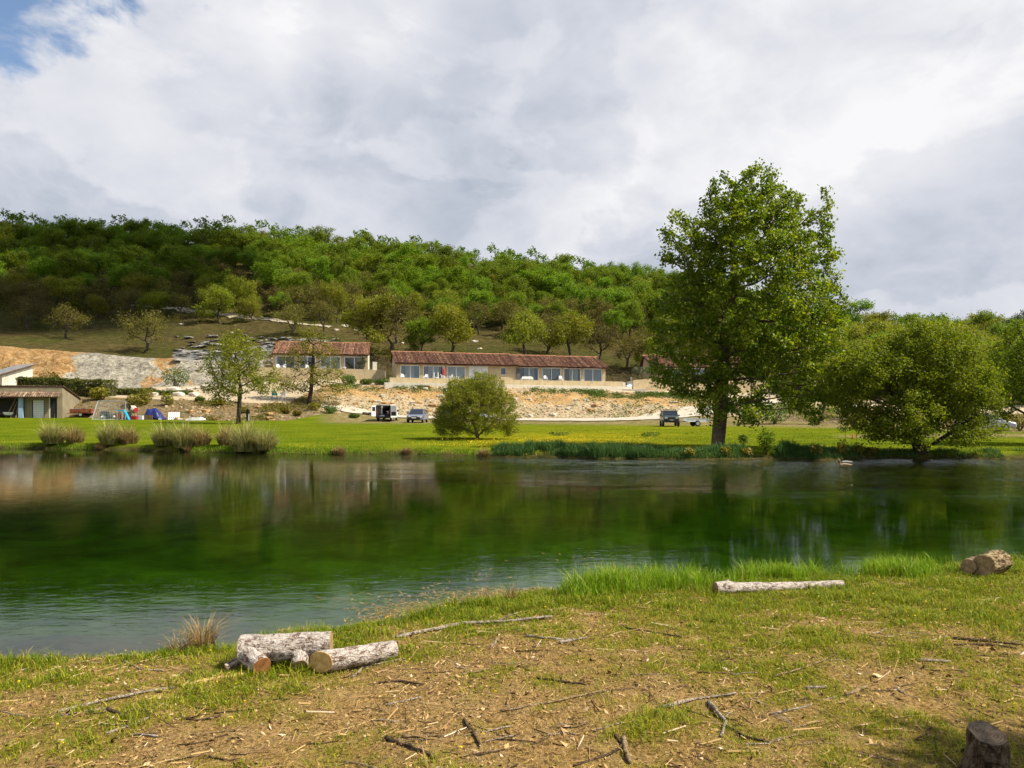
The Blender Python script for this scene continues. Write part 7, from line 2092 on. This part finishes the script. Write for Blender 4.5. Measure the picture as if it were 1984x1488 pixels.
    MB().loft([[(-.95, -.25, .05), (-.95, .25, .05), (-.95, .2, .2), (-.95, -.2, .2)], [(-.3, -.34, .03), (-.3, .34, .03), (-.3, .3, .34), (-.3, -.3, .34)], [(.5, -.34, .03), (.5, .34, .03), (.5, .3, .36), (.5, -.3, .36)], [(.95, -.2, .08), (.95, .2, .08), (.95, .15, .26), (.95, -.15, .26)]]).build('shell', WHITE, r, bevel=.03)
    for x in (-.5, .55): MB().tube([(x, -.2, .33), (x, -.2, .48)], .03, 6).build('leg', WHITE, r)
    for px, s, lab in ((350, .5, 'pale broken block right of the pallet'), (358, .45, 'brown clod between pallet and white lounger'), (312, .35, 'grey plastic bag before the tarpaulin')):
        me, _ = log_mesh(.6, .2, .15, (WHITE, STONE_OCHRE, SHUTTER)[(350, 358, 312).index(px)], px, k=12, n=8, rough=.35); o = mesh_obj('clod', me); o.scale = (s * 1.4, s, s); o.location = at(px, 814) + Vector((-.25, 0, .08)); tag(o, lab, 'debris')
    # punching bag hanging from the slender tree
    tb = far_hit(462, 821); q = P(480.5, 817, tb.y - .1); r = empty('punching_bag', (q.x, q.y, q.z)); tag(r, 'black punching bag hanging by a rope from the slender tree', 'punching bag')
    MB().tube([(0, 0, 0), (0, 0, .04), (0, 0, 1.06), (0, 0, 1.14)], [.12, .165, .165, .10], 16).build('bag', TRIM, r)
    MB().box2((.10, -.145, .1), (.14, -.105, .72)).build('white_stripe', WHITE, r); MB().tube([(0, 0, 1.14), (0, 0, 1.75)], .018, 5).build('rope', simple('green_rope', (0.05, 0.16, 0.12), .9), r)
    # markers in the lawn on the right
    p = far_hit(1652, 851); r = empty('marker_post', p); tag(r, 'small orange marker post in the right lawn', 'marker'); MB().tube([(0, 0, 0), (0, 0, .25), (0, 0, .34)], [.05, .045, .02], 8).build('post', simple('orange_plastic', (0.7, 0.25, 0.02), .5), r); MB().tube([(0, 0, -.02), (0, 0, .03)], .10, 8).build('foot', TRIM, r)
    for px, h, lab in ((1638, 1.0, 'thin rusty rod left of the orange marker'), (1659, .8, 'thin rusty rod right of the orange marker'), (1694, .7, 'thin rusty rod beside the spreading willow')):
        o = MB().tube([(0, 0, -.1), (.01, 0, h)], .012, 5).build('steel_rod', RUST); o.location = far_hit(px, 854); tag(o, lab, 'rod')
    for px, h, lab in ((852, 1.7, 'thin dark stake standing at the left edge of the sallow bush'),):
        o = MB().tube([(0, 0, -.1), (-.06, 0, h)], .025, 6).build('stake', BARK_DARK); o.location = far_hit(854, 845); tag(o, lab, 'stake')
    # heap of dark soil left of the van
    me, _ = log_mesh(3.0, .25, .12, simple('dark_soil', (0.06, 0.045, 0.03), .95, .1, var=.4), 61, k=14, n=16, rough=.5); o = mesh_obj('soil_heap', me); o.location = far_hit(703, 803) + Vector((0, 0, .05)); o.rotation_euler.z = -.1; o.scale = (1, 1, .8); tag(o, 'low dark soil heap left of the van', 'heap')


def duck(loc, phi, label, body_m, head_m, s=1.0):
    r = empty('duck', loc, phi); r.scale = (s, s, s); tag(r, label, 'duck')
    MB().tube([(-.27, 0, .10), (-.20, 0, .085), (-.10, 0, .06), (.02, 0, .05), (.12, 0, .06), (.165, 0, .10), (.165, 0, .17), (.175, 0, .215), (.205, 0, .235), (.24, 0, .225)],
              [.010, .04, .085, .10, .085, .05, .034, .042, .044, .02], 12).build('body', body_m, r, smooth=True)
    MB().tube([(.163, 0, .135), (.166, 0, .17), (.176, 0, .215), (.206, 0, .235), (.238, 0, .226)], [.040, .037, .045, .047, .024], 12).build('head_plumage', head_m, r, smooth=True)
    MB().loft([[(.235, -.016, .215), (.235, .016, .215), (.235, .014, .238), (.235, -.014, .238)], [(.30, -.013, .208), (.30, .013, .208), (.30, .010, .216), (.30, -.010, .216)]]).build('bill', simple('yellow_bill_' + label[:4], (0.5, 0.36, 0.05), .5), r)
    for sd in (-1, 1): MB().tube([(-.20, sd * .05, .105), (-.05, sd * .085, .10), (.07, sd * .075, .09)], [.012, .038, .02], 8).build('wing', body_m, r, smooth=True)
    return r


def ducks():
    f = lambda px, py: Vector(((px - CX) / F * (CZ * F / (py - HY)), CZ * F / (py - HY), 0.0))
    duck(f(1639, 899), math.radians(172), 'pale-bodied drake with a dark head on the water near the willow', simple('pale_feathers', (0.30, 0.285, 0.26), .8), simple('dark_green_head', (0.012, 0.03, 0.02), .4), .85)
    duck(f(1636, 905), math.radians(168), 'brown duck swimming just in front of the drake', simple('brown_feathers', (0.30, 0.21, 0.12), .85), simple('brown_head', (0.16, 0.10, 0.06), .85), .95)


vehicles()
junk()
ducks()


# a passing cloud high outside the picture keeps the left of the hill in shade
def cloud():
    import bmesh
    rg = np.random.default_rng(2); c = Vector((-118, 192, 45)) + SUN_DIR * 900
    bm = bmesh.new()
    for i in range(15):
        a = rg.uniform(0, 6.28); q = math.sqrt(rg.random()); m = Matrix.Translation(c + Vector((math.cos(a) * 62 * q, math.sin(a) * 62 * q, rg.normal(0, 5)))) @ Matrix.Diagonal((1, 1, .5, 1))
        bmesh.ops.create_icosphere(bm, subdivisions=2, radius=float(rg.uniform(14, 28)), matrix=m)
    for v in bm.verts: v.co += Vector(rg.normal(0, 1.2, 3))
    me = bpy.data.meshes.new('cloud'); bm.to_mesh(me); bm.free(); me.materials.append(simple('cloud_white', (0.85, 0.85, 0.86), 1.0, 0.0, var=.02))
    tag(mesh_obj('cloud', me), 'white cloud passing high above the hill, out of the picture', 'cloud', kind='stuff')


cloud()
